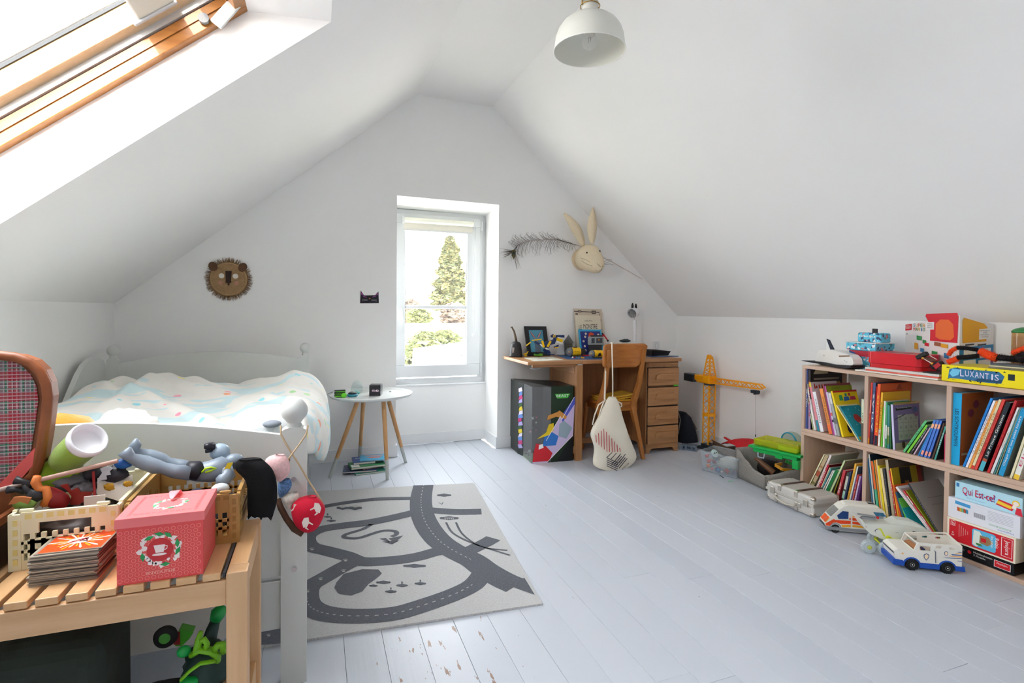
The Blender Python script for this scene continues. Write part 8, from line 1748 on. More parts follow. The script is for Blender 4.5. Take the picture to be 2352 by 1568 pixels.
def pattern(nm):
 m = bpy.data.materials.new(nm); m.use_nodes = True; nt = m.node_tree; b = nt.nodes['Principled BSDF']; N = nt.nodes.new; L = nt.links.new
 tc = N('ShaderNodeTexCoord'); v = N('ShaderNodeTexVoronoi'); v.inputs['Scale'].default_value = 75; L(tc.outputs['Object'], v.inputs[0]); sp = N('ShaderNodeSeparateColor'); L(v.outputs['Color'], sp.inputs[0])
 cr = N('ShaderNodeValToRGB'); cr.color_ramp.interpolation = 'CONSTANT'; es = cr.color_ramp.elements; es[0].color = (*H('#5cc0dc'),1); es[1].position = .55; es[1].color = (*H('#2c4a78'),1)
 for p, c in ((.68, '#e8eef0'),(.78, '#5cc0dc'),(.88, '#c87a84'),(.93, '#3f8f9a')): e = es.new(p); e.color = (*H(c),1)
 L(sp.outputs[0], cr.inputs[0]); L(cr.outputs[0], b.inputs['Base Color']); b.inputs['Roughness'].default_value = .5; return m
M_pat = pattern('blue_space_pattern')
px_ = 3.09; y = lambda X, Y, x: PX(*T7(X, Y), x).y; z = lambda X, Y, x: PX(*T7(X, Y), x).z
t = thing('pencil_case', 'blue patterned box case with a red and navy top band, under another one', 'case', (px_, 2.4, ST)); y0, y1 = y(925,800, px_), y(1420,800, px_); zt = z(1200,545, px_)
part('case', MB().bb(px_, y1, ST+.001, px_+.14, y0, zt), M_pat, t, w=1, bevel=.006); m = MB(); m.poly([(0,0),(y0-y1,0),(y0-y1,.034),(0,.034)],(px_-.0006, y0, zt-.036),-Y_, Z_, 0); m.poly([(0,.002),(.045,.018),(0,.032)],(px_-.0010, y0, zt-.036),-Y_, Z_, 1); part('band', m, [C('#b81f38', .5), C('#1f4a8c', .5)], t, w=1)
m = MB(); [m.ball((px_-.001, y0-.025-.022*i, ST+.022),.006,8,6) for i in range(3)]; part('button_row', m, C('#e6e6e2', .4), t, w=1)
t2 = thing('pencil_case', 'pale blue patterned flip case with a black tab, stacked on the other case', 'case', (px_, 2.4, zt)); ya, yb9 = y(862,450, px_-.015), y(1440,450, px_-.015); z9 = z(1100,385, px_-.015)
part('case', MB().bb(px_-.015, yb9, zt+.001, px_+.15, ya, z9), M_pat, t2, w=1, bevel=.006); zc9 = z(1300,200, px_+.05); part('raised_lid', MB().bb(px_+.045, yb9+.01, z9, px_+.13, ya-.028, zc9), M_pat, t2, w=1, bevel=.01)
part('edge_piping', MB().bb(px_-.017, yb9-.002, z9-.003, px_+.15, ya+.002, z9+.001), C('#dcE4e4', .4), t2, w=1); m = MB(); [m.ball((px_+.046, ya-.045-.0155*i, lerp(z9, zc9,.62)),.0055,8,6) for i in range(7)]; part('button_row', m, C('#eeeeea', .4), t2, w=1)
part('black_tab', MB().bb(px_+.06, yb9+.045, zc9-.002, px_+.066, yb9+.078, z(1400,120, px_+.06)), C('#191a1e', .5), t2, w=1, bevel=.003)
ye = 1.762; yw = y(1250,830,2.975)
def flat(nm, lb, x0, x1, ya, yb, z0, z1, col, cat='book', **k): t = thing(nm, lb, cat, ((x0+x1)/2,(ya+yb)/2, z0)); part('cover' if cat == 'book' else 'body', MB().bb(x0, yb, z0, x1, ya, z1), C(col, .5), t, w=1, bevel=.001); return t
flat('paper_pad', 'white paper pad lying lowest on the shelf top', 2.958,3.18, y(1040,865,2.958), ye, ST+.0006, ST+.0085, '#e6e0d6', 'paper')
t = flat('notebook', 'coral red book with white spine letters lying under the dotted notebook', 2.966,3.17, yw-.005, ye, ST+.009, ST+.0165, '#dc5a48'); m = MB(); m.text('Kilos Kolding', (2.9655,1.93, ST+.0128),-Y_, Z_, .004,.06); part('spine_text', m, C('#f0e4e0', .5), t, w=1)
t = flat('notebook', 'cream notebook with tiny black dots lying under the red tray', 2.968,3.16, yw, ye, ST+.017, ST+.029, '#e2dfd8'); m = MB()
for i in range(110):
 for j in range(3): m.disc(yw-yw+.004+i*(yw-ye-.006)/110+.001*(j % 2),.0025+.0035*j, .0007,(2.9675, yw, ST+.017),-Y_, Z_, 0,0,5)
part('dots', m, C('#55524e', .6), t, w=1)
t = thing('red_plastic_case', 'bright red oval plastic case lying on the dotted notebook', 'case', (3.06,2.1, ST+.03)); yr1, yr2 = y(1245,640,3.0), PX(*T8(480,1060),3.0).y; zr_ = z(1500,575,3.0); m = MB(); L_ = yr1-yr2
def oval(z0, z1, ins):
 o = [(2.99+ins+(.19-2*ins)*b, yr1-ins-(L_-2*ins)*a) for a, b in [(.0,.3),(.03,.1),(.10,0),(.9,0),(.97,.1),(1,.3),(1,.7),(.9,1),(.1,1),(0,.7)]]; return MB().prism(o, (0,0, z0), X_, Y_, (0,0, z1-z0))
part('base', oval(ST+.030, ST+.052,.006), C('#c9101e', .3), t, w=1, bevel=.006); part('upper_shell', oval(ST+.054, zr_, 0), C('#d11726', .28), t, w=1, bevel=.008, seg=3)
part('handle_hole', MB().disc(3.075,(yr1+yr2)/2,.03,(0,0, zr_+.0005), X_, Y_, 0,0,24,.075), C('#8e0a14', .4), t, w=1)
# model kit carton standing on its corner, its face prints kept plain
cx1, cy1 = 3.10, PX(*T8(1160,600),3.10).y; zt8 = PX(*T8(1150,190),3.10).z; la, ra = PX(*T8(160,600),3.325), PX(*T8(1785,600),3.325); ztl = PX(*T8(160,370),3.325).z; ztr = PX(*T8(1780,355),3.325).z
kb = thing('toy_box', 'white building brick carton with red and yellow panels standing against the wall on the shelf', 'box', (3.2, cy1, ST)); cb = V((3.33, cy1+.02,0))
A, B_, D_ = V((cx1, cy1, ST+.0315)), V((la.x, la.y, ST+.0315)), V((ra.x, ra.y, ST+.0315)); hz8 = min(zt8,1.36)-A.z
m = MB(); tA, tB, tD = A+Z_*hz8, V((B_.x, B_.y, ztl)), V((D_.x, D_.y, min(ztr, 1.17))); m.add([A, B_, D_, tA, tB, tD],[(1,0,3,4),(0,2,5,3),(1,4,5,2),(3,5,4)]); part('carton', m, C('#e2dedc', .45), kb, w=1)
uL, uR = (A-B_).normalized(),(D_-A).normalized(); nL = uL.cross(Z_)*.0012; m = MB(); LL, LR = (A-B_).length, (D_-A).length; O = B_+uL.cross(Z_)*.0012
s_ = lambda a, b: (a*LL, b*hz8)
m.poly([s_(.50,.52), s_(.97,.52), s_(.98,.97), s_(.96,1.04), s_(.42,1.02), s_(.40,.98), s_(.50,.80)], O, uL, Z_, 0,.0006); m.poly([s_(.0,.68), s_(.13,.70), s_(.13,.82), s_(.0,.80)], O, uL, Z_, 0,.0008)
m.poly([s_(.42,.72), s_(.57,.73), s_(.57,.87), s_(.42,.86)], O, uL, Z_, 1,.0012)
for i, (a, b, w, h, c) in enumerate(((.24,.52,.10,.08,4),(.36,.46,.07,.07,4),(.40,.42,.08,.06,0),(.58,.44,.12,.07,6),(.70,.42,.12,.07,5),(.20,.34,.07,.12,5),(.32,.30,.07,.07,3),(.54,.24,.10,.10,4),(.76,.24,.08,.09,3),(.84,.34,.07,.05,0))): m.poly([s_(a, b), s_(a+w, b-.01), s_(a+w, b+h-.01), s_(a, b+h)], O, uL, Z_, c, .0010+.0001*i)
m.poly([s_(.60,.60), s_(.68,.56), s_(.86,.56), s_(.92,.62), s_(.90,.84), s_(.82,.92), s_(.68,.92), s_(.60,.84)], O, uL, Z_, 7,.0010)
m.text('LEGO', O+uL*(LL*.065)+Z_*(hz8*.755), uL, Z_, hz8*.06, LL*.10,1,.0016)
for w_, bz, cs in (('SUPER', .80,(3,2,0,4,5)),('MARIO', .72,(0,4,2,3,4))):
 for i, ch in enumerate(w_): m.text(ch, O+uL*(LL*(.19+.048*i))+Z_*(hz8*bz), uL, Z_, hz8*.065, LL*(.016 if ch == 'I' else .042), cs[i],.0016)
for i, w_ in enumerate(('PRESS', 'ON TO', 'PLAY!')): m.text(w_, O+uL*(LL*.495)+Z_*(hz8*(.835-.035*i)), uL, Z_, hz8*.022, LL*.09,8,.0020)
m.text('6+', O+uL*(LL*.04)+Z_*(hz8*.62), uL, Z_, hz8*.04, LL*.045,8,.0012)
O = A+uR.cross(Z_)*.0012; s2 = lambda a, b: (a*LR, b*hz8)
m.poly([s2(.08,.52), s2(.78,.55), s2(.80,.80), s2(.70,.86), s2(.10,.96), s2(.06,.9)], O, uR, Z_, 5,.0006); m.poly([s2(.56,.58), s2(.90,.60), s2(.90,.78), s2(.56,.76)], O, uR, Z_, 1,.0009)
for i, w_ in enumerate(('INTERACT', 'AND', 'COLLECT', 'COINS!')): m.text(w_, O+uR*(LR*.73)+Z_*(hz8*(.735-.035*i)), uR, Z_, hz8*.022, LR*(.28,.14,.26,.22)[i],8,.0014)
m.poly([s2(-.0,.02), s2(1,.08), s2(1,.50), s2(.0,.44)], O, uR, Z_, 3,.0006)
for a in (.12,.56):
 for b in (.26,.06): m.poly([s2(a, b), s2(a+.36, b+.02), s2(a+.36, b+.18), s2(a, b+.16)], O, uR, Z_, 1,.0009)
for a in (.16,.52): m.poly([s2(a, .475), s2(a+.26,.49), s2(a+.26,.515), s2(a, .50)], O, uR, Z_, 8,.0009)
part('box_print', m, [C('#d5162a', .4), C('#e8e6e4', .4), C('#e0b020', .4), C('#2a7ab0', .4), C('#2f8f46', .4), C('#e0a018', .4), C('#9c5a3a', .4), C('#e86a2a', .4), C('#33333a', .5)], kb, w=1)
t = thing('toy_car_chassis', 'upside down black and red toy car chassis leaning against the white carton', 'toy vehicle', (3.0,1.86, ST+.03)); k8 = lambda X, Y, x=3.0: PX(*T8(X, Y), x)
part('wheel_block', MB().beam(k8(380,980), k8(560,890),.03,.022), C('#1c1a1c', .5), t, w=1, bevel=.005); part('wheel_block', MB().beam(k8(640,1160,2.985), k8(850,1060,3.02),.04,.026), C('#1c1a1c', .5), t, w=1, bevel=.006)
part('red_fender', MB().beam(k8(700,1160,2.975), k8(790,1090,2.975),.006,.02), C('#b01c28', .4), t, w=1); m = MB(); m.tube([k8(480,985,2.99), k8(650,1085,2.985)],.0022,6); m.tube([k8(600,935,3.02), k8(740,1010,3.02)],.0022,6); part('steel_rod', m, C('#e4e0dc', .2), t, w=1); part('frame', MB().beam(k8(520,960,3.01), k8(700,1050,3.01),.035,.006), C('#5a3a30', .4), t, w=1)
part('yellow_joint', MB().ball(k8(478,985,2.988),.006,8,6).ball(k8(650,1085,2.982),.006,8,6), C('#e0a838', .4), t, w=1)
flat('black_book', 'black covered book lying under the toy car chassis', 2.975,3.09, PX(*T8(480,1090),2.975).y, 1.765, ST+.030, ST+.036, '#232124')
# yellow game box
yx0 = 1.752; t = thing('game_box', 'yellow LUXANTIS game box with a blue picture lying on the shelf top', 'box', (3.1,1.5, ST)); zl8 = PX(*T8(890,1105),2.97).z; h = zl8-ST-.001; part('carton', MB().bb(2.97,1.20, ST+.001,3.20, yx0, zl8), C('#f0dc12', .35), t, w=1, bevel=.0015)
m = MB(); O = V((2.9694, yx0, ST+.001)); u = -Y_; rg = random.Random(1)
m.poly([(.03, h*.2),(.035, h*.75),(.06, h*.88),(.12, h*.84),(.24, h*.86),(.262, h*.62),(.25, h*.2),(.20, h*.16),(.08, h*.22)], O, u, Z_, 0); m.poly([(.035, h*.5),(.05, h*.8),(.085, h*.78),(.075, h*.45),(.05, h*.3)], O, u, Z_, 1,.0003); m.poly([(.14, h*.2),(.25, h*.22),(.255, h*.42),(.16, h*.36)], O, u, Z_, 2,.0003)
for i in range(26): a = rg.uniform(.02,.262); b = rg.choice([.16,.84]); m.poly([(a, h*b),(a+.012, h*(b+rg.uniform(-.08,.08))),(a+.005, h*(b+rg.uniform(-.1,.1)))], O, u, Z_, 3,.0004)
for i, ch in enumerate('LUXANTIS'): m.text(ch, O+u*(.092+.0205*i-(.003 if i > 6 else 0))+Z_*(h*(.60-.012*i)), u, Z_, h*(.42 if i == 0 else .34),.006 if ch == 'I' else .0165,4,.0010)
m.bb(2.9690, yx0-.30, ST+h*.45,2.9694, yx0-.275, ST+h*.8,3)
part('box_print', m, [C('#2f6f98', .4), C('#6fc0e0', .4), C('#1c4a6a', .4), C('#17262c', .4), C('#e6dcf0', .35)], t, w=1)
for i, c in enumerate(('#6f6a60', '#c0b89a', '#4a5055')):
 flat('dvd_case', ('lowest', 'middle', 'top')[i]+' thin flat case in the small pile on the yellow game box', 2.99,3.12,1.565-.004*i, 1.38, zl8+.0008+.0078*i, zl8+.0080+.0078*i, c, 'case')
pj = PX(2352,800,3.2); t = thing('jar', 'clear jar with green domed lid and brown contents on the shelf top', 'jar', (3.21, pj.y-.005, ST+.001)); zz8 = PX(*T8(2200,515),3.2).z-ST; part('glass', MB().cone((0,0,0),(0,0, zz8),.054,.054,28), glassy('jar_plastic', '#e8c898', .3,.05), t); part('contents', MB().cone((0,0,.004),(0,0, zz8*.92),.049,.049,20), mat('brown_contents', '#9a5f2c', .6, var=.5, vscale=60), t); part('lid', MB().lathe([(.056, zz8),(.056, zz8+.008),(.045, zz8+.018),(.02, zz8+.026),(0, zz8+.027)],28), C('#2c7a3f', .4), t)
# furry toy: black and orange pipe-cleaner legs
sp_ = thing('furry_spider', 'black and orange furry toy with long bendy legs lying across the yellow box', 'soft toy', (3.03,1.6, zl8)); rg = random.Random(5)
def fur(nm, pts, r, col):
 P_ = [PX(*T8(X, Y), x) for X, Y, x in pts]; P_ = [V((p.x, p.y, max(p.z, zl8+r*.7 if p.y < yx0 else ST+.04))) for p in P_]; m = MB().tube(P_, r, 8); L = sum((b-a).length for a, b in zip(P_, P_[1:]))
 for i in range(int(L*4200)):
  k = rg.randrange(len(P_)-1); c = P_[k].lerp(P_[k+1], rg.random()); d = (P_[k+1]-P_[k]).normalized(); q = V((rg.gauss(0,1), rg.gauss(0,1), rg.gauss(0,1))); q = (q-d*q.dot(d)).normalized(); e = (q+d*rg.uniform(-.9,.9))*r*rg.uniform(.4,1.0); w = d.cross(q)*.0012; b_ = c+q*r*.8; m.add([b_-w, b_+w, b_+e],[(0,1,2)])
 part(nm, m, mat('fur_'+col, col, .9), sp_, w=1)
for pts, r, c in (([(960,930,3.03),(1000,850,3.03),(1120,790,3.03)],.010, '#ee4a12'),([(1120,790,3.03),(1280,800,3.03),(1500,830,3.04)],.010, '#141012'),([(950,1060,3.0),(1120,990,3.0)],.013, '#ee4a12'),([(1120,975,3.0),(1350,960,3.01),(1520,940,3.03)],.011, '#141012'),
 ([(1540,860,3.04),(1680,920,3.04),(1860,990,3.04)],.019, '#ee4a12'),([(1860,970,3.04),(2050,990,3.04),(2260,1010,3.04)],.014, '#141012'),([(2150,900,3.07),(2260,850,3.07),(2400,800,3.07)],.013, '#ee4a12'),([(2260,1000,3.04),(2420,940,3.04)],.024, '#141012')): fur('furry_leg', pts, r, c)
# == garland of stuffed shapes hanging on the near bed post
C3 = lambda X, Y, y=1.765: PY(440+X/5.806,980+Y/5.806, y)
M_tw = mat('jute_twine', '#bfa888', .95, bump=.6, bscale=400)
ga = thing('fabric_garland', 'string of stuffed fabric shapes with a twig hanging from the near bed post', 'hanging decoration', C3(1340,400))
part('twine', MB().tube([C3(1188,-20,1.79), C3(1192,100,1.785), C3(1260,230,1.78), C3(1345,365,1.775), C3(1450,530), C3(1560,720), C3(1660,870,1.75), C3(1745,1010,1.73)],.0028,7).tube([C3(1552,-20,1.79), C3(1530,95,1.785), C3(1440,230,1.78), C3(1345,355,1.775), C3(1285,440,1.76)],.0028,7), M_tw, ga, w=1)
part('wood_bead', MB().ball(C3(1288,445,1.755),.006,10,6), C('#8a6a50', .6), ga, w=1)
def pod(rows, y, th, m_, nm='stuffed_shape', **k):
 rr = [(440+a/5.806,440+b/5.806,980+c/5.806)+((t,) if t else ()) for a, b, c, t in rows]; return part(nm, soft_rows(MB(), rr, y, th, 9, power=.8), m_, ga, w=1, sub=1, **k)
pod([(1120,1240,368,.3),(1010,1275,400,.7),(960,1310,460,.9),(985,1325,540,1),(1060,1310,610,.9),(1120,1270,670,.7),(1150,1200,722,.2)],1.735,.032, mat('pink_floral', '#e2b8b8', .9, var=.14, vscale=120))
pod([(1210,1310,690,.4),(1150,1345,740,.8),(1145,1340,800,1),(1150,1290,870,.8),(1165,1220,930,.3)],1.745,.024, mat('blue_floral', '#5a7ba8', .9, var=.5, vscale=160))
pod([(1290,1410,865,.4),(1215,1440,905,.8),(1205,1435,960,1),(1235,1370,1030,.8),(1270,1320,1090,.3)],1.74,.022, mat('white_swirl_print', '#d8d2c8', .9, var=.25, vscale=90))
part('twig', MB().tube([C3(1150,960,1.74), C3(1190,1080,1.735), C3(1270,1230,1.73),(C3(1370,1360,1.725)), C3(1480,1435,1.72)],[.008,.009,.009,.010,.008],8), mat('bark_brown', '#4f3626', .9, bump=.5, bscale=90), ga, w=1)
rp_ = pod([(1560,1660,920,.3),(1400,1700,960,.7),(1345,1760,1020,.9),(1322,1798,1080,1),(1325,1780,1150,1),(1340,1750,1230,1),(1380,1710,1310,.9),(1450,1650,1370,.6),(1500,1590,1398,.2)],1.725,.040, C('#c4082e', .85), label='crimson stuffed shape printed with white deer')
m = MB();
for ox, oy, fl in ((1660,1080,1),(1540,1275,-1),(1375,1095,1)):
 s2_ = lambda dx, dy: C3(ox+dx*fl*(.62 if ox < 1400 else 1), oy+dy, 1.6795+(.012 if abs(ox-1560) > 150 else .004)+(0.012 if ox < 1400 else 0))
 for pts in ([(-20,-70),(40,-60),(70,0),(50,70),(0,60),(-30,0)],[(-30,-10),(-80,20),(-75,35),(-20,10)],[(10,60),(-25,95),(-12,100),(30,75)]): m.add([s2_(*q) for q in pts],[tuple(range(len(pts)))])
part('deer_print', m, C('#e8dcd4', .9), ga, w=1)
# == open plaid suitcase at the left end of the bench
def plaid():
 m = bpy.data.materials.new('plaid_lining'); m.use_nodes = True; nt = m.node_tree; b = nt.nodes['Principled BSDF']; N = nt.nodes.new; L = nt.links.new
 tc = N('ShaderNodeTexCoord'); sp = N('ShaderNodeSeparateXYZ'); L(tc.outputs['Object'], sp.inputs[0])
 def band(o, per, lo, hi, sh=0):
  a = N('ShaderNodeMath'); a.operation = 'MULTIPLY_ADD'; a.inputs[1].default_value = 1/per; a.inputs[2].default_value = sh+10; L(o, a.inputs[0]); f = N('ShaderNodeMath'); f.operation = 'FRACT'; L(a.outputs[0], f.inputs[0])
  g1 = N('ShaderNodeMath'); g1.operation = 'GREATER_THAN'; g1.inputs[1].default_value = lo; L(f.outputs[0], g1.inputs[0]); g2 = N('ShaderNodeMath'); g2.operation = 'LESS_THAN'; g2.inputs[1].default_value = hi; L(f.outputs[0], g2.inputs[0])
  mu = N('ShaderNodeMath'); mu.operation = 'MULTIPLY'; L(g1.outputs[0], mu.inputs[0]); L(g2.outputs[0], mu.inputs[1]); return mu.outputs[0]
 cur = None
 def over(fac, col, amt):
  nonlocal cur
  s2 = N('ShaderNodeMath'); s2.operation = 'MULTIPLY'; s2.inputs[1].default_value = amt; L(fac, s2.inputs[0]); mx = N('ShaderNodeMix'); mx.data_type = 'RGBA'; L(s2.outputs[0], mx.inputs[0]); mx.inputs[7].default_value = (*H(col),1)
  if cur is None: mx.inputs[6].default_value = (*H('#7f6a70'),1)
  else: L(cur, mx.inputs[6])
  cur = mx.outputs[2]
 for o in (sp.outputs[0], sp.outputs[2]):
  over(band(o, .052,.0,.42), '#b0182c', .6); over(band(o, .052,.56,.62), '#0f7a5a', .8); over(band(o, .052,.90,.96), '#0f7a5a', .8); over(band(o, .0088,.0,.28,.3), '#d8d4d8', .45); over(band(o, .0104,.0,.2), '#241a30', .35)
 L(cur, b.inputs['Base Color']); b.inputs['Roughness'].default_value = .9; return m
cs_ = thing('plaid_suitcase', 'open brown leather suitcase with red and green plaid lining, left on the bench', 'suitcase', (-.82,1.55, BZ)); M_le = mat('brown_leather', '#8a4e2c', .4, bump=.2, bscale=60, var=.2, vscale=12)
yS = 1.645; oc = [(-330,811),(0,811),(45,816),(78,828),(102,850),(115,878),(119,910),(113,965),(106,1012),(98,1056),(86,1086),(72,1100),(-330,1170)]
ow = [PY(*q, yS) for q in oc]; ow = [(p.x, p.z) for p in ow]; cxm, czm = -.80,.93
inn_ = [(x-.018 if x > cxm else x, z-.010 if z > czm else z) for x, z in ow]
part('lid_shell', MB().prism(ow, (0, yS+.010,0), X_, Z_, (0,.03,0)), M_le, cs_, w=1, bevel=.006)
part('lid_rim', MB().tube([V((x-.006, yS-.004, z-.004)) for x, z in ow[:-1]],.012,8), M_le, cs_, w=1)
part('lid_lining', MB().prism([(x-.012, z) for x, z in inn_],(0, yS+.009,0), X_, Z_, (0,-.003,0)), plaid(), cs_, w=1)
part('coral_ribbon', MB().prism([(p.x, p.z) for p in [PY(*q, yS-.03) for q in ((80,1028),(74,1070),(20,1132),(-60,1190),(-60,1150),(0,1110))]],(0, yS-.03,0), X_, Z_, (0,.002,0)), C('#e0605c', .5), cs_, w=1)
part('body_shell', MB().bb(-1.02,1.43, BZ+.0006,-.672,1.62, BZ+.10), mat('dark_leather', '#3b2618', .5), cs_, w=1, bevel=.01)
part('body_side', MB().bb(-1.0,1.425, BZ+.10,-.68,1.435, BZ+.118).bb(-.685,1.43, BZ+.10,-.672,1.60, BZ+.118), M_le, cs_, w=1)
part('lid_stay', MB().bb(-1.0,1.60, BZ+.06,-.69, yS+.03, BZ+.16), M_le, cs_, w=1)
# == toys heaped in the cream crate
L1 = lambda X, Y, y=1.62: PY(X/6.533,960+Y/6.533, y); G = 'toys heaped in the cream crate'
gpc = thing('green_plush_cup', 'lime green plush toy with a white cup base sticking up from the cream crate', 'soft toy', L1(900,800)); a, b = L1(985,620,1.66), L1(1325,320,1.60); d = (b-a).normalized(); M_lime = mat('lime_plush', '#8fb32c', .95, bump=.4, bscale=250, sheen=.3); uu, ww = frame_of(d); Mx = Matrix((uu, ww, d)).transposed(); R6 = .041; Lc = (b-a).length
part('sleeve', MB().lathe([(R6*.80,-.01),(R6*.93, Lc*.2),(R6*.98, Lc*.85)],28, a, Mx, cap=False), M_lime, gpc, w=1)
part('cup', MB().lathe([(R6, Lc*.84),(R6*1.06, Lc*.9),(R6*1.07, Lc*1.02),(R6*1.0, Lc*1.06),(R6*.90, Lc*1.04),(R6*.82, Lc*.90),(R6*.80, Lc*.86),(0, Lc*.86)],32, a, Mx), C('#e8e8ec', .3), gpc, w=1)
part('body', blob(MB(), L1(860,860,1.68),(.060,.04,.048),3,.15,2,20,12), M_lime, gpc, w=1); part('arm', MB().tube([L1(800,640,1.69), L1(850,620,1.68), L1(940,640,1.67), L1(1200,740,1.66)],[.010,.016,.02,.012],10), M_lime, gpc, w=1)
def rod(nm, lb, pts, r, col, y=1.56): t = thing(nm, lb, 'stick', L1(*pts[0], y)); part('rod', MB().cone(L1(*pts[0], y), L1(*pts[1], y+.02), r, r, 12), C(col, .5), t, w=1)
rod('wooden_rod', 'pale wooden rod lying across the toys in the cream crate', ((580,930),(1770,640)),.0055, '#b48f82'); rod('wooden_rod', 'short end of a pale wooden rod poking out left of the cream crate', ((-60,1090),(330,990)),.0055, '#b39a90'); rod('red_straw', 'dark red spotted straw standing in the cream crate', ((1430,1285),(1400,800)),.003, '#a02428', 1.57)
def heap(nm, lb, mb, col, y=1.6, w=1): t = thing(nm, lb, 'toy', V(mb.v[0])); part('body', mb, C(col, .45), t, w=1); return t
dr_ = thing('toy_dragon', 'dark red toy dragon with orange crest and spread wings in the cream crate', 'toy', L1(800,1200,1.57)); part('body', MB().tube([L1(620,1060,1.57), L1(720,1120,1.57),(L1(800,1200,1.57)), L1(930,1260,1.58), L1(1010,1240,1.60)],[.010,.016,.022,.020,.008],10), C('#8c1c20', .4), dr_, w=1)
for pts in ([(900,1010),(1010,985),(1060,1090),(1160,1040),(1210,1110),(1400,1110),(1300,1230),(1180,1300),(1050,1300),(1070,1170),(1000,1080)],[(700,1100),(820,1090),(980,1270),(740,1300)]): m = MB(); m.prism([(p.x, p.z) for p in [L1(*q, 1.59) for q in pts]],(0,1.59,0), X_, Z_, (0,.004,0)); part('wing', m, C('#96281f', .45), dr_, w=1)
m = MB(); spike_row(m, [L1(*q, 1.555) for q in ((560,880),(520,940),(530,1010),(580,1070),(660,1110),(700,1160),(700,1220),(660,1290),(640,1335))],.011,(-.5,-.3,.8), w=.008); m.tube([L1(*q, 1.555) for q in ((560,870),(530,960),(590,1060),(690,1060),(720,1180),(660,1310))],[.008,.010,.009,.009,.010,.009],8); part('crest', m, C('#d87a3a', .5), dr_, w=1)
t = heap('toy_dragon', 'orange and green toy dragon wing at the left front of the cream crate', MB().prism([(p.x, p.z) for p in [L1(*q, 1.53) for q in ((120,1300),(200,1190),(330,1180),(460,1200),(420,1290),(300,1280),(180,1290))]],(0,1.53,0), X_, Z_, (0,.006,0)), '#b8703e')
part('green_body', MB().tube([L1(*q, 1.54) for q in ((240,1310),(330,1260),(440,1300),(500,1330))],.012,8), C('#6f8a3a', .5), t, w=1)
m = MB(); [m.tube([L1(*q, 1.56) for q in pts], r, 8) for pts, r in (([(230,930),(330,950),(480,990)],[.011,.006,.009]),([(110,1080),(250,1070),(380,1100)],[.009,.006,.008]),([(450,1120),(560,1150),(620,1220)],[.016,.020,.016]),([(380,990),(420,1080),(520,1100)],[.008,.010,.014]))]; heap('toy_figure', 'black and charcoal toy figure with thin arms beside the red dragon', m, '#2b2b2f')
m = MB(); m.grid(lambda u, v: L1(lerp(1460,1990, u), lerp(1080+40*u, 900-60*u, v)+30*(1-v)*math.sin(u*3)+100*(v < .2),1.60+.04*v)+V((0,0,.004*math.sin(u*6))),8,5); t = heap('paper_shape', 'white cut-out shape with two yellow splashes in the cream crate', m, '#e6ddd2')
part('yellow_splash', blob(blob(MB(), L1(1640,1030,1.595),(.011,.003,.009),2,.5,5), L1(1920,985,1.60),(.010,.003,.007),3,.5,5), C('#c8962a', .5), t, w=1)
m = MB(); m.prism([(p.x, p.z) for p in [L1(*q, 1.61) for q in ((1450,975),(1490,880),(1530,820),(1500,760),(1600,720),(1690,760),(1640,800),(1660,850),(1590,860),(1600,920),(1520,930))]],(0,1.61,0), X_, Z_, (0,.004,0)); heap('toy_wing', 'white feathered toy wing in the middle of the cream crate', m, '#ced4de')
heap('toy_bird', 'dark toy bird with grey feathers at the back of the cream crate', blob(blob(MB(), L1(1720,850,1.64),(.030,.02,.022),5,.4,5), L1(1450,830,1.66),(.03,.02,.022),6,.3,4), '#34323c'); heap('blue_ball_toy', 'shiny blue toy piece at the right rear of the cream crate', MB().ball(L1(1860,680,1.63),(.022,.014,.013),14,8), '#1c5aa8')
heap('toy_heap_piece', 'grey white toy pieces in the middle of the cream crate', blob(blob(blob(MB(), L1(1250,1060,1.62),(.024,.02,.014),7,.5,5), L1(1080,960,1.66),(.04,.03,.02),8,.4,4), L1(1330,900,1.68),(.05,.03,.025),9,.4,4), '#6e6a72')
m = MB(); m.box(L1(1420,1230,1.545),(.042,.004,.022)); heap('white_card', 'white card with a red pattern standing in the front of the cream crate', m, '#dcd0ca')
heap('toy_heap_piece', 'dark mixed toy pieces filling the bottom of the cream crate', blob(blob(MB(),(-.56,1.63,.66),(.085,.10,.05),10,.3,5,30,18),(-.50,1.70,.66),(.045,.06,.055),11,.3,5), '#4a3c38')
# == grey armoured figure in the brown crate
L2 = lambda X, Y, y=1.64: PY(260+X/7.84,980+Y/7.84, y); fg_ = thing('armoured_figure', 'grey armoured toy figure with black cape lying on its back in the mustard crate', 'toy figure', L2(1700,800)); M_ar = C('#7f8b98', .35)
m = MB(); m.tube([L2(2150,760), L2(1950,750), L2(1750,800), L2(1500,820), L2(1380,800)],[.020,.034,.030,.024,.022],12)
m.tube([L2(1400,760,1.66), L2(1200,700,1.67), L2(980,650,1.67), L2(870,600,1.67), L2(640,520,1.67), L2(420,450,1.67), L2(395,330,1.67), L2(420,210,1.67)],[.020,.018,.015,.019,.018,.012,.015,.004],12)
m.tube([L2(1400,830,1.62), L2(1100,800,1.62), L2(900,740,1.62), L2(780,720,1.62), L2(560,640,1.62), L2(330,560,1.62), L2(230,480,1.62), L2(310,370,1.62)],[.020,.018,.015,.019,.019,.013,.018,.004],12)
m.tube([L2(2050,740,1.62), L2(2080,870,1.61), L2(1980,960,1.60), L2(1880,1000,1.60)],[.014,.018,.019,.013],10); m.ball(L2(2180,620,1.66),(.026,.022,.022),14,8)
part('armour', m, M_ar, fg_, w=1); m = MB(); m.tube([L2(1350,770,1.635), L2(1480,780,1.63), L2(1590,830,1.63)],[.023,.026,.022],12); part('black_briefs', m, C('#23222c', .5), fg_, w=1)
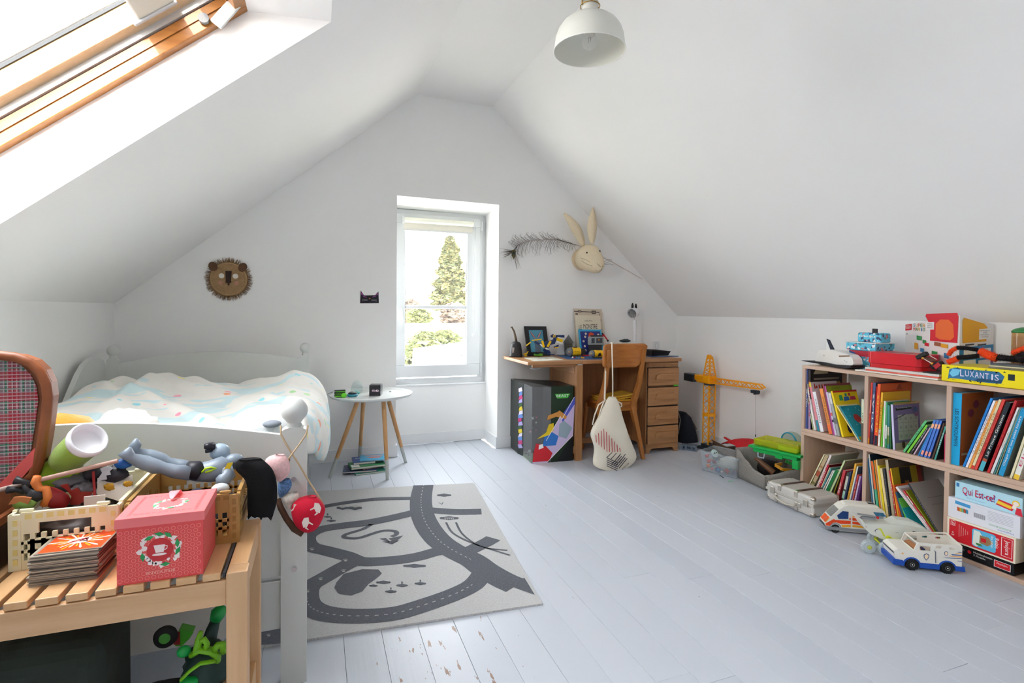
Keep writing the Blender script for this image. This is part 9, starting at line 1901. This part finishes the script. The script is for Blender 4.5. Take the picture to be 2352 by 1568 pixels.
m = MB(); m.add([L2(*q, 1.605) for q in ((2060,650),(2160,640),(2100,760),(2130,745),(1975,875),(2010,780),(1980,790))],[(0,1,2),(0,2,5,6),(2,3,4,5)]); part('yellow_emblem', m, C('#e0c21c', .4), fg_, w=1, solid=.001)
C3b = lambda X: 440+X/5.806
rws = [(640,930,425,.4),(560,1010,480,.8),(560,1075,540,1),(600,1110,610,1),(700,1135,680,.8),(745,1145,780,.5),(742,1150,900,.45),(740,1140,1020,.4),(745,1110,1120,.4),(750,1085,1190,.35)]
part('cape', soft_rows(MB(),[(C3b(a), C3b(b),980+c/5.806, t) for a, b, c, t in rws],1.60,.022,10, power=.9, wob=.014), mat('black_cloth', '#0d0d10', .95, bump=.3, bscale=120), fg_, w=1, sub=1)
m = MB(); [m.add([PY(C3b(a),980+1185/5.806,1.60), PY(C3b(b),980+1185/5.806,1.60), PY(C3b(c),980+d/5.806,1.60)],[(0,1,2)]) for a, b, c, d in ((745,800,755,1235),(890,960,930,1245),(1000,1085,1060,1250),(790,900,845,1215))]; part('cape_tips', m, mat('black_cloth', '#0d0d10', .95), fg_, w=1, solid=.003)
hd_ = thing('grey_helmet_head', 'loose grey helmeted toy head with a black snout standing up behind the figure', 'toy', L2(1920,440,1.70)); m = MB(); m.ball(L2(1920,450,1.70),(.027,.024,.024),18,12); m.tube([L2(1980,500,1.70), L2(2020,620,1.69)],[.018,.014],10); part('helmet', m, C('#9fb2c2', .25), hd_, w=1)
m = MB(); m.tube([L2(1800,350,1.69), L2(1700,350,1.68), L2(1640,350,1.68)],[.012,.010,.007],10); m.tube([L2(1780,400,1.69), L2(1720,430,1.68), L2(1660,445,1.68)],[.009,.006,.005],8); part('snout', m, C('#23232d', .35), hd_, w=1)
m = MB(); m.prism([(p.x, p.z) for p in [L2(*q, 1.70) for q in ((1880,300),(1990,330),(2090,440),(2040,450),(1960,380))]],(0,1.70,0), X_, Z_, (0,.006,0)); part('crest', m, C('#8fa6b4', .3), hd_, w=1)
t = thing('lime_hoop', 'lime yellow plastic hoop under the grey figure in the mustard crate', 'toy', L2(1720,780,1.62)); part('hoop', MB().tube([L2(*q, 1.61) for q in ((1600,820),(1660,750),(1760,730),(1850,745),(1760,790),(1660,820))],.003,6), C('#b4d820', .4), t, w=1)
t = thing('toy_heap_piece', 'white and navy toy pieces filling the mustard crate under the figure', 'toy', (-.30,1.63,.62)); part('body', blob(MB(),(-.30,1.64,.645),(.095,.10,.045),5,.3,4,24,14), C('#3a4258', .5), t, w=1); part('white_piece', MB().ball(L2(1930,1110,1.56),(.022,.016,.014),12,8), C('#c9ced2', .4), t, w=1)
# == under the bench
ZB2 = .1585
bg = thing('dark_green_bag', 'dark green fabric bag lying on the lower shelf of the bench, left', 'bag', (-.68,1.5, ZB2)); part('body', MB().box((-.67,1.50, ZB2+.155),(.46,.22,.30)), mat('dark_green_cloth', '#222a24', .9, bump=.4, bscale=25, var=.15, vscale=8), bg, w=1, bevel=.05, seg=4)
part('flap_strap', MB().box((-.60,1.387, ZB2+.15),(.30,.006,.03)), C('#1a1f1c', .8), bg, w=1, bevel=.002)
L4 = lambda X, Y, y: PY(300+X/7.35,1380+Y/7.35, y)
gb2 = thing('grey_pouch', 'dark grey rounded toy pouch in front under the right half of the bench', 'bag', (-.35,1.47, ZB2)); part('body', blob(MB(),(-.345,1.46, ZB2+.07),(.075,.06,.07),3,.12,2), C('#1f2128', .8), gb2, w=1)
mo = thing('green_monster_toy', 'dark green toy creature with lime straps under the right end of the bench', 'toy', (-.27,1.50, ZB2)); mx_ = L4(1300,1100,1.47)
part('body', blob(MB(), mx_, (.055,.05,.06),4,.2,3), C('#12302a', .5), mo, w=1); part('limb', MB().tube([L4(1300,760,1.50), L4(1380,480,1.52), L4(1430,330,1.53)],[.018,.015,.012],10), C('#12302a', .5), mo, w=1); part('green_cap', MB().tube([L4(1430,320,1.53), L4(1480,200,1.53), L4(1570,80,1.54)],[.014,.019,.012],12), C('#0f8a3c', .4), mo, w=1)
part('lime_strap', MB().tube([L4(860,1320,1.41), L4(1000,1180,1.405), L4(1180,1050,1.40), L4(1420,1010,1.41)],.008,8, flat=.5), C('#74b81c', .4), mo, w=1)
part('lime_collar', MB().tube([L4(1040,900,1.43), L4(1180,820,1.42), L4(1350,840,1.42), L4(1480,930,1.43), L4(1470,1010,1.43)],.012,8, flat=.6).tube([L4(1120,860,1.42), L4(1150,650,1.43), L4(1190,510,1.43)],[.010,.008,.005],8).tube([L4(1260,830,1.42), L4(1290,720,1.42), L4(1240,640,1.42), L4(1190,680,1.42)],.007,8).tube([L4(1400,840,1.42), L4(1480,740,1.42), L4(1550,720,1.42), L4(1570,860,1.43)],.008,8), C('#6cae18', .4), mo, w=1)
part('green_foot', MB().ball(L4(1000,1350,1.43),(.022,.018,.012),12,8).ball(L4(900,850,1.46),(.016,.012,.014),12,8), C('#0f9a44', .4), mo, w=1)
wt_ = thing('green_wheel_toy', 'green and red toy with a black wheel behind under the bench', 'toy vehicle', L4(600,600,1.58)); c = L4(590,600,1.56); part('wheel', MB().lathe([(.010,-.008),(.025,-.008),(.028,0),(.025,.008),(.010,.008)],24, c, Matrix.Rotation(PI/2,3, 'X')), C('#121212', .7), wt_, w=1); part('hub', MB().cone(c-Y_*.010, c, .013,.013,16), C('#3a8a20', .4), wt_, w=1)
part('body', MB().prism([(p.x, p.z) for p in [L4(*q, 1.58) for q in ((840,460),(1070,510),(1000,620),(870,740),(760,740),(780,560))]],(0,1.575,0), X_, Z_, (0,.03,0)), C('#3f9a1c', .4), wt_, w=1, bevel=.003); part('red_panel', MB().prism([(p.x, p.z) for p in [L4(*q, 1.57) for q in ((770,540),(825,530),(830,745),(720,745))]],(0,1.572,0), X_, Z_, (0,.004,0)), C('#8a1018', .4), wt_, w=1)
